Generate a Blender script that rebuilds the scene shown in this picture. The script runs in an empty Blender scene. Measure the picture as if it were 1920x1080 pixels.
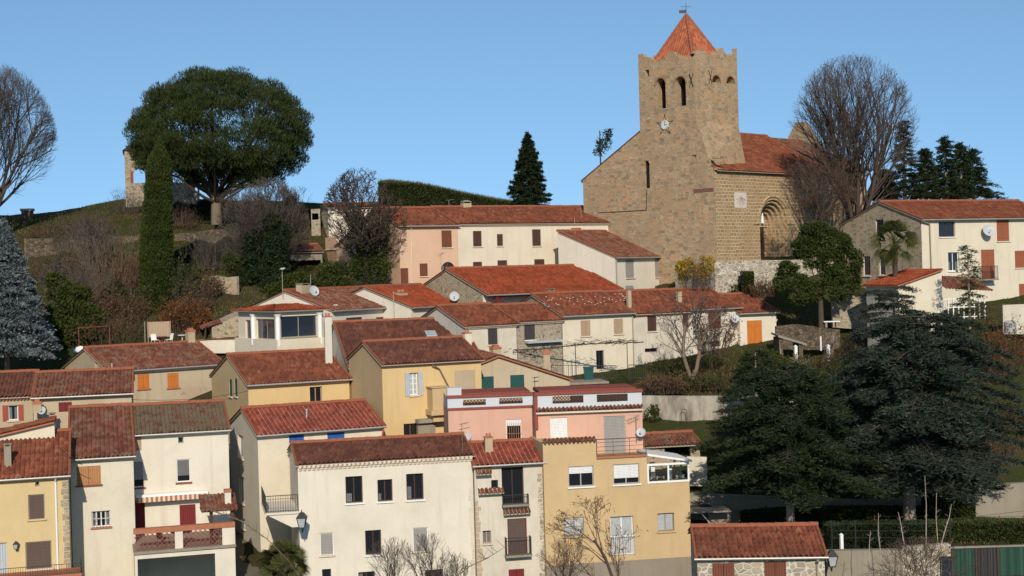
import bpy, math, random
import numpy as np
from mathutils import Vector, Matrix
from mathutils.geometry import tessellate_polygon
R = math.radians
random.seed(7); rng = np.random.default_rng(7)
scene = bpy.context.scene
COL = scene.collection

# ---------------------------------------------------------------- camera
F = 2700.0; PX, PY = 960.0, 505.0; ROLL = R(1.6); CZ = 30.0
cd = bpy.data.cameras.new('camera'); cam = bpy.data.objects.new('camera', cd); COL.objects.link(cam)
cd.sensor_width = 36.0; cd.lens = F/1920*36; cd.shift_y = -35/1920; cd.clip_start = 0.5; cd.clip_end = 6000
cam.matrix_world = Matrix.Translation((0, 0, CZ)) @ Matrix.Rotation(R(90), 4, 'X') @ Matrix.Rotation(-ROLL, 4, 'Z')
scene.camera = cam
# ---------------------------------------------------------------- sky and sun
SUN_AZ = R(4); SUN_EL = R(28)     # azimuth: to the right of straight behind the camera
w = bpy.data.worlds.new('World'); scene.world = w; w.use_nodes = True
nt = w.node_tree; nt.nodes.clear()
o = nt.nodes.new('ShaderNodeOutputWorld'); bg = nt.nodes.new('ShaderNodeBackground')
sk = nt.nodes.new('ShaderNodeTexSky'); sk.sky_type = 'NISHITA'; sk.sun_disc = False
sk.sun_elevation = SUN_EL; sk.sun_rotation = math.pi - SUN_AZ
sk.air_density = 1.0; sk.dust_density = 0.3; sk.ozone_density = 2.0; sk.altitude = 400
tc = nt.nodes.new('ShaderNodeTexCoord'); mp = nt.nodes.new('ShaderNodeVectorMath'); mp.operation = 'ADD'
mp.inputs[1].default_value = (0, 0, 0.20)
nm = nt.nodes.new('ShaderNodeVectorMath'); nm.operation = 'NORMALIZE'
nt.links.new(tc.outputs['Generated'], mp.inputs[0]); nt.links.new(mp.outputs[0], nm.inputs[0]); nt.links.new(nm.outputs[0], sk.inputs[0])
tint = nt.nodes.new('ShaderNodeMix'); tint.data_type = 'RGBA'; tint.blend_type = 'MULTIPLY'; tint.inputs[0].default_value = 1; tint.inputs[7].default_value = (.84, .985, .98, 1)
nt.links.new(sk.outputs[0], tint.inputs[6]); nt.links.new(tint.outputs[2], bg.inputs[0]); nt.links.new(bg.outputs[0], o.inputs[0])
bg.inputs[1].default_value = 0.15
sl = bpy.data.lights.new('sun', 'SUN'); sl.energy = 4.3; sl.angle = R(0.55); sl.color = (1.0, 0.91, 0.77)
so = bpy.data.objects.new('sun', sl); COL.objects.link(so)
sd = Vector((math.sin(SUN_AZ)*math.cos(SUN_EL), -math.cos(SUN_AZ)*math.cos(SUN_EL), math.sin(SUN_EL)))
so.rotation_euler = sd.to_track_quat('Z', 'Y').to_euler(); so.location = (60, -60, 90)
vs = scene.view_settings; vs.view_transform = 'Standard'; vs.look = 'None'; vs.gamma = 1.0; vs.exposure = 0.0; vs.use_curve_mapping = False

# ---------------------------------------------------------------- pixel helpers (1920x1080 photograph)
cR, sR = math.cos(ROLL), math.sin(ROLL)
def ray(px, py):
    u = px-PX; v = PY-py
    return Vector(((u*cR+v*sR)/F, 1.0, (-u*sR+v*cR)/F))
def at(px, py, D):
    r = ray(px, py)*D
    return Vector((r.x, r.y, CZ+r.z))
def tag(o, label=None, cat=None, group=None, kind=None):
    if label: o['label'] = label
    if cat: o['category'] = cat
    if group: o['group'] = group
    if kind: o['kind'] = kind
    return o
def empty(name, loc, rz, label, cat, group=None):
    o = bpy.data.objects.new(name, None); COL.objects.link(o); o.location = loc; o.rotation_euler = (0, 0, rz)
    o.empty_display_size = .3
    return tag(o, label, cat, group)

# ---------------------------------------------------------------- mesh builder
BF = np.array([[0,3,2,1],[4,5,6,7],[0,1,5,4],[1,2,6,5],[2,3,7,6],[3,0,4,7]])
class MB:
    def __init__(s): s.ch = []
    def add(s, V, Fa, mat=0, uv=None, smooth=False):
        s.ch.append((np.asarray(V, float).reshape(-1, 3), np.asarray(Fa, int), mat, uv, smooth)); return s
    def box(s, x0, x1, y0, y1, z0, z1, mat=0):
        if x0 > x1: x0, x1 = x1, x0
        if y0 > y1: y0, y1 = y1, y0
        if z0 > z1: z0, z1 = z1, z0
        V = [(x0,y0,z0),(x1,y0,z0),(x1,y1,z0),(x0,y1,z0),(x0,y0,z1),(x1,y0,z1),(x1,y1,z1),(x0,y1,z1)]
        return s.add(V, BF, mat)
    def hexa(s, V, mat=0): return s.add(V, BF, mat)
    def quad(s, a, b, c, d, mat=0): return s.add([a, b, c, d], [[0,1,2,3]], mat)
    def cyl(s, p0, p1, r0, r1=None, n=6, mat=0, cap=True):
        r1 = r0 if r1 is None else r1
        p0 = Vector(p0); p1 = Vector(p1); d = (p1-p0).normalized()
        a = d.orthogonal().normalized(); b = d.cross(a)
        V = []
        for p, r in ((p0, r0), (p1, r1)):
            for k in range(n):
                t = 2*math.pi*k/n; V.append(p+a*math.cos(t)*r+b*math.sin(t)*r)
        s.add(V, [[k, (k+1) % n, n+(k+1) % n, n+k] for k in range(n)], mat, None, n > 7)
        if cap:
            W = V+[p0, p1]
            s.add(W, [[(k+1) % n, k, 2*n] for k in range(n)]+[[n+k, n+(k+1) % n, 2*n+1] for k in range(n)], mat)
        return s
    def path(s, pts, r, n=5, mat=0):
        for a, b in zip(pts[:-1], pts[1:]): s.cyl(a, b, r, r, n, mat)
        return s
    def ball(s, c, rx, ry, rz, mat=0, nu=10, nv=7, j=0):
        V = []
        for i in range(nv+1):
            th = math.pi*i/nv
            for k in range(nu):
                ph = 2*math.pi*k/nu; q = 1+random.uniform(-j, j)
                V.append((c[0]+rx*q*math.sin(th)*math.cos(ph), c[1]+ry*q*math.sin(th)*math.sin(ph), c[2]+rz*q*math.cos(th)))
        return s.add(V, [[i*nu+k, i*nu+(k+1) % nu, (i+1)*nu+(k+1) % nu, (i+1)*nu+k] for i in range(nv) for k in range(nu)], mat, None, True)
    def build(s, name, mats, parent=None, loc=None):
        me = bpy.data.meshes.new(name)
        if not isinstance(mats, (list, tuple)): mats = [mats]
        for m in mats: me.materials.append(m)
        off = 0; Vs = []; L = []; S = []; T = []; M = []; U = []; SM = []; ls = 0
        for V, Fa, mat, uv, sm in s.ch:
            if len(Fa) == 0: continue
            k = Fa.shape[1]; m = len(Fa)
            Vs.append(V); L.append((Fa+off).ravel()); S.append(ls+np.arange(m)*k); T.append(np.full(m, k)); M.append(np.full(m, mat)); SM.append(np.full(m, sm))
            ls += m*k; off += len(V)
            if uv is None:
                P = V[Fa]; n = np.abs(np.cross(P[:, 1]-P[:, 0], P[:, 2]-P[:, 0])); ax = n.argmax(1)
                q = np.empty((m, k, 2))
                for a, (i, j) in enumerate(((1, 2), (0, 2), (0, 1))):
                    mk = ax == a; q[mk, :, 0] = P[mk][:, :, i]; q[mk, :, 1] = P[mk][:, :, j]
                U.append(q.reshape(-1, 2))
            else: U.append(np.asarray(uv, float).reshape(-1, 2))
        V = np.concatenate(Vs); L = np.concatenate(L); S = np.concatenate(S); T = np.concatenate(T)
        me.vertices.add(len(V)); me.vertices.foreach_set('co', V.ravel())
        me.loops.add(len(L)); me.loops.foreach_set('vertex_index', L)
        me.polygons.add(len(S)); me.polygons.foreach_set('loop_start', S); me.polygons.foreach_set('loop_total', T)
        me.polygons.foreach_set('material_index', np.concatenate(M).astype(np.int32))
        me.polygons.foreach_set('use_smooth', np.concatenate(SM).astype(bool))
        ul = me.uv_layers.new(name='UVMap'); ul.data.foreach_set('uv', np.concatenate(U).ravel())
        me.update(calc_edges=True); me.validate()
        ob = bpy.data.objects.new(name, me); COL.objects.link(ob)
        if parent: ob.parent = parent
        if loc is not None: ob.location = loc
        return ob

# ---------------------------------------------------------------- materials
def newmat(name, rough=.9, spec=.2):
    m = bpy.data.materials.new(name); m.use_nodes = True
    n = m.node_tree.nodes; b = n['Principled BSDF']; b.inputs['Roughness'].default_value = rough
    b.inputs['Specular IOR Level'].default_value = spec
    return m, m.node_tree, b
def N(t, typ, **kw):
    n = t.nodes.new(typ)
    for k, v in kw.items():
        if k.startswith('i_'):
            key = k[2:]; n.inputs[int(key) if key.isdigit() else key].default_value = v
        else: setattr(n, k, v)
    return n
def ramp(t, fac, stops):
    r = t.nodes.new('ShaderNodeValToRGB'); e = r.color_ramp.elements
    while len(e) < len(stops): e.new(.5)
    for x, (p, c) in zip(e, stops): x.position = p; x.color = (*c, 1) if len(c) == 3 else c
    t.links.new(fac, r.inputs[0]); return r.outputs[0]
def mix(t, f, a, b, mode='MIX'):
    n = t.nodes.new('ShaderNodeMix'); n.data_type = 'RGBA'; n.blend_type = mode
    for i, v in ((0, f), (6, a), (7, b)):
        if hasattr(v, 'links'): t.links.new(v, n.inputs[i])
        else: n.inputs[i].default_value = v if i == 0 else (*v[:3], 1)
    return n.outputs[2]
def mth(t, op, a, b=0.0):
    n = t.nodes.new('ShaderNodeMath'); n.operation = op
    for i, v in ((0, a), (1, b)):
        if hasattr(v, 'links'): t.links.new(v, n.inputs[i])
        else: n.inputs[i].default_value = v
    return n.outputs[0]
def noise(t, vec, scale, detail=4, rough=.6):
    n = N(t, 'ShaderNodeTexNoise', i_Scale=scale, i_Detail=detail, i_Roughness=rough); t.links.new(vec, n.inputs['Vector']); return n.outputs[0]
def bump(t, b, h, s=.5, d=.02):
    n = N(t, 'ShaderNodeBump', i_Strength=s, i_Distance=d); t.links.new(h, n.inputs['Height']); t.links.new(n.outputs[0], b.inputs['Normal'])
def co(t, which='Object'):
    o_ = t.nodes.new('ShaderNodeTexCoord').outputs[which]
    if which != 'Object': return o_
    i = t.nodes.new('ShaderNodeObjectInfo'); a = t.nodes.new('ShaderNodeVectorMath'); a.operation = 'MULTIPLY_ADD'; a.inputs[1].default_value = (37, 53, 19)
    t.links.new(i.outputs['Random'], a.inputs[0]); t.links.new(o_, a.inputs[2]); return a.outputs[0]
def mapped(t, v, sc):
    m = t.nodes.new('ShaderNodeMapping'); m.inputs['Scale'].default_value = sc; t.links.new(v, m.inputs[0]); return m.outputs[0]
def dk(c, f): return tuple(x*f for x in c)

def stucco(name, c, dirt=.35, dc=None, bare=None):
    m, t, b = newmat(name, .92, .15)
    v = co(t); dc = dc or (c[0]*.62, c[1]*.57, c[2]*.5)
    a = ramp(t, noise(t, v, .45, 6, .65), [(.42, (0,0,0)), (.78, (1,1,1))])
    q_ = .38 if dirt > .8 else .5; st = ramp(t, noise(t, mapped(t, v, (1.3, 1.3, .4) if dirt > .8 else (2.2, 2.2, .16)), 1.0, 5), [(q_, (0,0,0)), (q_+.25, (1,1,1))])
    f = mth(t, 'MULTIPLY', mth(t, 'MAXIMUM', a, st), dirt)
    base = mix(t, noise(t, v, 9, 3), dk(c, .95), dk(c, 1.04))
    col = mix(t, f, base, dc)
    if bare:
        k = ramp(t, noise(t, v, .55, 7, .7), [(.60, (0,0,0)), (.64, (1,1,1))])
        vo = N(t, 'ShaderNodeTexVoronoi', i_Scale=3.2, feature='F1'); t.links.new(co(t, 'UV'), vo.inputs['Vector'])
        col = mix(t, mth(t, 'MULTIPLY', k, .8), col, mix(t, vo.outputs['Distance'], dk(bare, 1.2), dk(bare, .6)))
    t.links.new(col, b.inputs['Base Color']); bump(t, b, noise(t, v, 14, 5), .35, .02)
    return m
def ashlar(name, c1, c2, mortar, bw=.55, bh=.26, ms=.025, var=None, patch=.6, wob=.2):
    m, t, b = newmat(name, .95, .1)
    uv = co(t, 'UV')
    nz = N(t, 'ShaderNodeTexNoise', i_Scale=1.1, i_Detail=3); t.links.new(uv, nz.inputs['Vector'])
    dist = N(t, 'ShaderNodeVectorMath', operation='MULTIPLY_ADD'); t.links.new(nz.outputs['Color'], dist.inputs[0]); dist.inputs[1].default_value = (wob*2, wob, 0); t.links.new(uv, dist.inputs[2])
    br = N(t, 'ShaderNodeTexBrick', i_Scale=1.0); br.inputs['Mortar Size'].default_value = ms; br.inputs['Brick Width'].default_value = bw; br.inputs['Row Height'].default_value = bh
    br.inputs['Color1'].default_value = (0, 0, 0, 1); br.inputs['Color2'].default_value = (1, 1, 1, 1); br.inputs['Mortar'].default_value = (.5, .5, .5, 1); br.inputs['Mortar Smooth'].default_value = .4; br.inputs['Bias'].default_value = 0
    t.links.new(dist.outputs[0], br.inputs['Vector'])
    col = ramp(t, br.outputs['Color'], [(0, dk(c2, .7)), (.25, c1), (.5, c2), (.8, var or dk(c1, 1.15)), (1, dk(c1, 1.15))])
    col = mix(t, .75, col, mix(t, noise(t, uv, 6, 6, .7), dk(c1, .55), dk(c2, 1.5)), 'OVERLAY')
    w_ = ramp(t, noise(t, uv, .28, 5, .6), [(.35, (0,0,0)), (.65, (1,1,1))])
    col = mix(t, mth(t, 'MULTIPLY', w_, patch), col, mix(t, noise(t, uv, 5, 5, .7), dk(c1, .7), dk(c2, 1.1)))
    mk = mth(t, 'MULTIPLY', br.outputs['Fac'], ramp(t, noise(t, uv, .5, 4), [(.3, (.25,)*3), (.7, (1,1,1))]))
    col = mix(t, mk, col, mortar)
    t.links.new(col, b.inputs['Base Color'])
    bump(t, b, mth(t, 'SUBTRACT', noise(t, uv, 7, 6, .7), br.outputs['Fac']), .7, .05)
    return m
def rubble(name, c1, c2, mortar, sc=3.0, mw=.06):
    m, t, b = newmat(name, .95, .1)
    uv = co(t, 'UV'); v0 = mapped(t, uv, (1, 1.5, 1))
    vo = N(t, 'ShaderNodeTexVoronoi', i_Scale=sc); t.links.new(v0, vo.inputs['Vector'])
    ve = N(t, 'ShaderNodeTexVoronoi', i_Scale=sc, feature='DISTANCE_TO_EDGE'); t.links.new(v0, ve.inputs['Vector'])
    e = ramp(t, ve.outputs['Distance'], [(mw*.5, (1,1,1)), (mw*1.6, (0,0,0))])
    sp = t.nodes.new('ShaderNodeSeparateColor'); t.links.new(vo.outputs['Color'], sp.inputs[0])
    col = ramp(t, sp.outputs[0], [(0, c1), (.5, c2), (1, dk(c1, .6))])
    col = mix(t, .5, col, mix(t, noise(t, uv, 8, 5), dk(c1, .5), dk(c2, 1.4)), 'OVERLAY')
    col = mix(t, e, col, mix(t, noise(t, uv, .7, 5), dk(mortar, .75), mortar))
    t.links.new(col, b.inputs['Base Color']); bump(t, b, mth(t, 'SUBTRACT', noise(t, uv, 9, 4), e), .6, .05)
    return m
def tilemat(name, c, c2, pale=.06, moss=0.0, mossc=(.16, .14, .09), rib=0.0):
    m, t, b = newmat(name, .85, .2)
    uv = co(t, 'UV'); fl = N(t, 'ShaderNodeVectorMath', operation='FLOOR'); t.links.new(uv, fl.inputs[0])
    wn = N(t, 'ShaderNodeTexWhiteNoise', noise_dimensions='2D'); t.links.new(fl.outputs[0], wn.inputs[0])
    col = ramp(t, wn.outputs[0], [(0, dk(c, .78)), (.3, c), (.65, c2), (1-pale, dk(c2, 1.15)), (1-pale+.01, (c2[0]*1.3, c2[1]*1.7, c2[2]*1.9))])
    v = co(t)
    big = ramp(t, noise(t, v, .5, 5, .65), [(.35, (0,0,0)), (.75, (1,1,1))])
    col = mix(t, mth(t, 'MULTIPLY', big, .7), col, (c[0]*.5, c[1]*.72, c[2]*.8))
    li = ramp(t, noise(t, v, 5.5, 5, .75), [(.60, (0,0,0)), (.68, (1,1,1))])
    col = mix(t, mth(t, 'MULTIPLY', li, .30), col, (.23, .16, .105))
    if moss:
        k = ramp(t, noise(t, v, 1.6, 7, .75), [(.62-moss*.35, (0,0,0)), (.66-moss*.25, (1,1,1))])
        col = mix(t, mth(t, 'MULTIPLY', k, .85), col, mix(t, noise(t, v, 9, 3), dk(mossc, .6), dk(mossc, 1.9)))
    if rib:
        sx = t.nodes.new('ShaderNodeSeparateXYZ'); t.links.new(uv, sx.inputs[0])
        fr = mth(t, 'FRACT', mth(t, 'ADD', sx.outputs[0], .5))
        k = ramp(t, fr, [(.40, (0,0,0)), (.47, (1,1,1)), (.53, (1,1,1)), (.60, (0,0,0))])
        nn = ramp(t, noise(t, v, 3.5, 4), [(.35, (0,0,0)), (.6, (1,1,1))])
        col = mix(t, mth(t, 'MULTIPLY', mth(t, 'MULTIPLY', k, nn), rib), col, (.62, .45, .33))
    t.links.new(col, b.inputs['Base Color']); bump(t, b, noise(t, v, 30, 3), .3, .01)
    return m
def wood(name, c, slat=.12, horiz=False, rough=.7):
    m, t, b = newmat(name, rough, .25)
    uv = co(t, 'UV'); sx = t.nodes.new('ShaderNodeSeparateXYZ'); t.links.new(uv, sx.inputs[0])
    f = mth(t, 'FRACT', mth(t, 'DIVIDE', sx.outputs[1 if horiz else 0], slat))
    g = ramp(t, f, [(.0, (0,0,0)), (.12, (1,1,1)), (.88, (1,1,1)), (1, (0,0,0))])
    v = co(t)
    col = mix(t, noise(t, mapped(t, v, (6, 6, .8)), 2, 5), dk(c, .72), dk(c, 1.2))
    col = mix(t, g, dk(c, .5), col)
    t.links.new(col, b.inputs['Base Color']); bump(t, b, g, .6, .02)
    return m
def plain(name, c, rough=.6, spec=.3, metal=0, var=.12, sc=6):
    m, t, b = newmat(name, rough, spec); b.inputs['Metallic'].default_value = metal
    t.links.new(mix(t, noise(t, co(t), sc, 5), dk(c, 1-var), dk(c, 1+var)), b.inputs['Base Color']); return m
def leafmat(name, c1, c2, c3=None, tr=.25):
    m, t, b = newmat(name, .7, .15)
    g = t.nodes.new('ShaderNodeNewGeometry')
    col = ramp(t, g.outputs['Random Per Island'], [(0, c1), (.6, c2), (1, c3 or dk(c2, 1.5))])
    big = ramp(t, noise(t, co(t), .5, 4), [(.4, (0,0,0)), (.7, (1,1,1))])
    col = mix(t, mth(t, 'MULTIPLY', big, .5), col, dk(c1, .8))
    t.links.new(col, b.inputs['Base Color'])
    if tr:
        ts = t.nodes.new('ShaderNodeBsdfTranslucent'); t.links.new(col, ts.inputs[0]); ms = t.nodes.new('ShaderNodeMixShader'); ms.inputs[0].default_value = tr
        t.links.new(b.outputs[0], ms.inputs[1]); t.links.new(ts.outputs[0], ms.inputs[2]); t.links.new(ms.outputs[0], t.nodes['Material Output'].inputs[0])
    return m
M = {}
M['cream'] = stucco('cream_render', (.635, .56, .43), .38)
M['cream2'] = stucco('cream_render_stained', (.61, .545, .43), .55)
M['white'] = stucco('white_render', (.65, .585, .48), .42)
M['white2'] = stucco('white_render_old', (.59, .53, .43), .7)
M['yellow'] = stucco('yellow_render', (.59, .42, .205), .32)
M['ochre'] = stucco('ochre_and_side_shade', (.52, .375, .205), .4)  # yellow block's own colour; on the yellow houses' side walls it paints shade
M['yell2'] = stucco('pale_yellow_render', (.58, .44, .23), .3)
M['pink'] = stucco('pink_render', (.58, .345, .255), .3)
M['pinkp'] = stucco('pale_pink_render', (.60, .40, .27), .3)
M['bluew'] = stucco('blue_white_render', (.52, .54, .56), .3)
M['tan'] = stucco('tan_render', (.42, .33, .22), .5)
M['tanst'] = stucco('tan_render_over_stone', (.46, .37, .26), .5, None, (.30, .23, .15))
M['concrete'] = stucco('concrete', (.27, .235, .18), .6)
M['concw'] = stucco('whitewashed_concrete', (.43, .39, .32), .95, (.17, .14, .11))
M['greyd'] = stucco('dark_plinth_render', (.26, .22, .17), .5)
def masonry(name, cols, mortar, sc=2.0, asp=1.9, mw=.05):
    m, t, b = newmat(name, .95, .1); uv = co(t, 'UV'); nz = N(t, 'ShaderNodeTexNoise', i_Scale=.8, i_Detail=2); t.links.new(uv, nz.inputs['Vector'])
    ds = N(t, 'ShaderNodeVectorMath', operation='MULTIPLY_ADD'); t.links.new(nz.outputs['Color'], ds.inputs[0]); ds.inputs[1].default_value = (.3, .15, 0); t.links.new(uv, ds.inputs[2])
    v0 = mapped(t, ds.outputs[0], (1, asp, 1)); vo = N(t, 'ShaderNodeTexVoronoi', i_Scale=sc, i_Randomness=.62); t.links.new(v0, vo.inputs['Vector'])
    ve = N(t, 'ShaderNodeTexVoronoi', i_Scale=sc, feature='DISTANCE_TO_EDGE', i_Randomness=.62); t.links.new(v0, ve.inputs['Vector'])
    e = ramp(t, ve.outputs['Distance'], [(mw*.4, (1,1,1)), (mw*1.7, (0,0,0))]); sp = t.nodes.new('ShaderNodeSeparateColor'); t.links.new(vo.outputs['Color'], sp.inputs[0])
    col = ramp(t, sp.outputs[0], [(i/(len(cols)-1), c) for i, c in enumerate(cols)])
    col = mix(t, .6, col, mix(t, noise(t, uv, 5, 7, .75), (.15, .14, .13), (.85, .83, .80)), 'OVERLAY')
    p = ramp(t, noise(t, uv, .22, 6, .65), [(.40, (0,0,0)), (.58, (1,1,1))]); col = mix(t, mth(t, 'MULTIPLY', p, .5), col, mix(t, noise(t, uv, 6, 5, .7), dk(cols[0], .65), dk(cols[1], 1.0)))
    mk = mth(t, 'MULTIPLY', e, ramp(t, noise(t, uv, .6, 4), [(.35, (.05,)*3), (.65, (.75,)*3)])); col = mix(t, mk, col, mortar)
    t.links.new(col, b.inputs['Base Color']); bump(t, b, mth(t, 'SUBTRACT', noise(t, uv, 7, 6, .7), mth(t, 'MULTIPLY', e, .6)), .5, .05); return m
M['church'] = masonry('church_weathered_masonry', [(.28, .195, .118), (.42, .295, .175), (.31, .23, .145), (.47, .265, .145), (.39, .29, .185), (.22, .165, .11), (.47, .35, .22)], (.46, .355, .23))
M['church_old'] = ashlar('church_rubble_courses', (.47, .365, .245), (.34, .275, .195), (.50, .41, .29), .62, .30, .028, (.50, .31, .19), .35, .26)
M['church2'] = ashlar('church_ashlar', (.37, .285, .18), (.43, .335, .22), (.64, .53, .37), .54, .31, .036, (.29, .235, .165), .3, .2)
M['dark_in'] = stucco('opening_lining_shade', (.06, .052, .04), .3)  # lining darkened so the shade of deep openings is in the colour
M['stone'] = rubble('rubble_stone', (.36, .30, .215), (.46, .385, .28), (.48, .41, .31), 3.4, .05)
M['stoneg'] = rubble('grey_rubble_stone', (.30, .255, .195), (.42, .36, .275), (.46, .40, .31), 3.6, .06)
M['stonew'] = rubble('pale_crazy_stone', (.46, .40, .31), (.36, .32, .26), (.62, .57, .48), 2.3, .06)
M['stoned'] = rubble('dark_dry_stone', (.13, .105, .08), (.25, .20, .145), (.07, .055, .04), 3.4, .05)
M['tred'] = tilemat('red_tiles', (.20, .056, .028), (.26, .082, .040), .025)
M['tnew'] = tilemat('orange_red_tiles', (.27, .052, .020), (.32, .068, .026), .004)
M['tdark'] = tilemat('brown_red_tiles', (.135, .046, .028), (.18, .066, .038), .02)
M['told'] = tilemat('old_lichened_tiles', (.17, .050, .029), (.22, .075, .042), .04, .32, (.16, .11, .07))
M['tmoss'] = tilemat('mossy_tiles', (.15, .050, .030), (.18, .065, .040), .03, .62, (.125, .098, .058))
M['trib'] = tilemat('tiles_with_pale_mortar_ribs', (.25, .050, .028), (.30, .068, .038), .02, 0, (0,0,0), .7)
M['ridge'] = plain('ridge_tiles', (.27, .095, .052), .9, .1, 0, .3, 5)
M['mortar'] = plain('pale_mortar', (.60, .50, .38), .95, .1, 0, .3, 4)
M['fascia'] = plain('eave_board', (.42, .34, .25), .8)
M['dwood'] = plain('dark_timber', (.06, .035, .025), .8)
M['zinc'] = plain('zinc', (.42, .38, .33), .45, .5, .5)
M['dish'] = plain('grey_dish', (.42, .43, .43), .5)
M['wht'] = plain('white_paint', (.74, .72, .68), .5)
M['iron'] = plain('dark_iron', (.03, .028, .028), .5)
M['terra'] = plain('terracotta', (.36, .14, .075), .85, .1, 0, .25)
M['brick'] = plain('brick_red', (.24, .068, .05), .85, .1, 0, .25)
M['glass'] = plain('window_glass', (.012, .014, .018), .06, .6, 0, .1)
M['glassb'] = plain('veranda_glass', (.018, .026, .04), .05, .8)
M['curt2'] = plain('net_curtain', (.13, .135, .135), .25, .5, 0, .4, 4)
M['curt'] = plain('curtained_glass', (.36, .38, .38), .3, .4, 0, .3, 3)
M['hole_shade'] = plain('interior_shade', (.01, .009, .008), .9)  # near-black fill: shade inside openings put into the colour
for k, c in dict(brown=(.16, .055, .03), dbrown=(.075, .035, .026), tanw=(.42, .20, .085), tang=(.40, .28, .18), orange=(.55, .17, .03), maroon=(.17, .022, .022), red=(.33, .07, .045),
                 grey=(.20, .18, .165), lgrey=(.42, .46, .48), blue=(.02, .10, .36), teal=(.015, .075, .07), pgrey=(.32, .29, .27), dgrey=(.05, .045, .045), rbrown=(.30, .095, .045), cream=(.50, .44, .33)).items():
    M['w_'+k] = wood('painted_wood_'+k, c)
M['r_brown'] = wood('brown_roller_slats', (.11, .075, .06), .09, True); M['r_grey'] = wood('grey_roller_slats', (.30, .28, .26), .09, True)
M['r_white'] = wood('white_roller_slats', (.70, .69, .68), .09, True); M['r_dgrey'] = wood('dark_roller_slats', (.15, .14, .14), .09, True)
M['r_lgrey'] = wood('light_roller_slats', (.50, .49, .49), .09, True)
M['bark'] = plain('bark', (.17, .125, .09), .95, .1, 0, .4, 8)
M['barkd'] = plain('dark_bark', (.075, .055, .042), .95, .1, 0, .35, 8)
M['barkg'] = plain('grey_bark', (.25, .205, .16), .95, .1, 0, .35, 6)
M['twig'] = plain('twigs', (.092, .074, .062), .95, .1, 0, .3, 8)
M['twigr'] = plain('reddish_twigs', (.105, .068, .05), .95, .1, 0, .3, 8)
M['twigp'] = plain('pale_twigs', (.34, .28, .22), .95, .1, 0, .3, 8)
M['l_pine'] = leafmat('pine_needles', (.024, .038, .011), (.046, .062, .016), (.075, .085, .025))
M['l_cyp'] = leafmat('cypress_foliage', (.028, .044, .009), (.052, .070, .014), (.08, .095, .022))
M['l_dark'] = leafmat('dark_evergreen', (.014, .026, .010), (.028, .042, .015), (.05, .065, .025))
M['l_cedar'] = leafmat('green_cedar_needles', (.014, .025, .010), (.026, .040, .016), (.05, .065, .026))
M['l_blue'] = leafmat('blue_cedar_needles', (.022, .034, .024), (.041, .056, .040), (.075, .094, .068))
M['l_spruce'] = leafmat('blue_spruce_needles', (.085, .10, .10), (.16, .185, .19), (.30, .33, .335))
M['l_green'] = leafmat('green_leaves', (.030, .045, .010), (.060, .075, .014), (.10, .10, .025))
M['l_hedge'] = leafmat('hedge_leaves', (.032, .050, .014), (.060, .075, .022), (.12, .11, .04))
M['l_yell'] = leafmat('yellow_leaves', (.22, .14, .015), (.38, .24, .02), (.5, .32, .04))
M['l_brown'] = leafmat('dead_brown_leaves', (.085, .048, .025), (.13, .078, .038), (.2, .13, .07))
M['l_rust'] = leafmat('rust_leaves', (.12, .045, .015), (.18, .07, .02), (.28, .12, .04))
M['l_orange'] = leafmat('dry_orange_leaves', (.30, .12, .04), (.42, .20, .07), (.5, .3, .14))
M['l_palm'] = leafmat('palm_fronds', (.040, .050, .012), (.075, .080, .022), (.15, .14, .05))
M['l_grass'] = leafmat('rough_grass', (.075, .085, .025), (.13, .12, .04), (.24, .19, .08))
M['inner'] = plain('hedge_core_shade', (.03, .03, .015), .95, .05)  # dark core colour, the shade inside the hedges is painted in
M['sheet'] = plain('green_plastic_sheet', (.025, .065, .045), .5)
M['tan_side'] = stucco('pale_grey_and_side_shade', (.56, .52, .44), .35)  # flue colour; also greys the cream house's side wall as painted shade
pg_, t_, b_ = newmat('clear_pane', .03, .5); b_.inputs['Transmission Weight'].default_value = 1.0; b_.inputs['Base Color'].default_value = (.85, .9, .9, 1); b_.inputs['IOR'].default_value = 1.05
M['paneg'] = pg_
# ---------------------------------------------------------------- building helpers
class Fr:
    def __init__(s, O, psi): s.O = Vector(O); s.psi = psi; s.c = math.cos(psi); s.s = math.sin(psi)
    def l2(s, v): return Vector((v.x*s.c+v.y*s.s, -v.x*s.s+v.y*s.c, v.z))
    def hit(s, px, py, ax, val):
        o_ = s.l2(Vector((0, 0, CZ))-s.O); d_ = s.l2(ray(px, py)); i = 'xyz'.index(ax)
        t = (val-o_[i])/d_[i]; return o_+d_*t
    def rect(s, x0, y0, x1, y1, ax='y', val=0.0):
        cx, cy = (x0+x1)/2, (y0+y1)/2; k = 0 if ax == 'y' else 1
        u = [s.hit(x0, cy, ax, val)[k], s.hit(x1, cy, ax, val)[k]]; z = [s.hit(cx, y0, ax, val)[2], s.hit(cx, y1, ax, val)[2]]
        return min(u), max(u), min(z), max(z)
TF = lambda u, d, z: (u, d, z)
TL = lambda u, d, z: (d, u, z)
def tb(mb, T, u0, u1, d0, d1, z0, z1, mat=0):
    p = T(u0, d0, z0); q = T(u1, d1, z1); return mb.box(p[0], q[0], p[1], q[1], p[2], q[2], mat)
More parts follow.
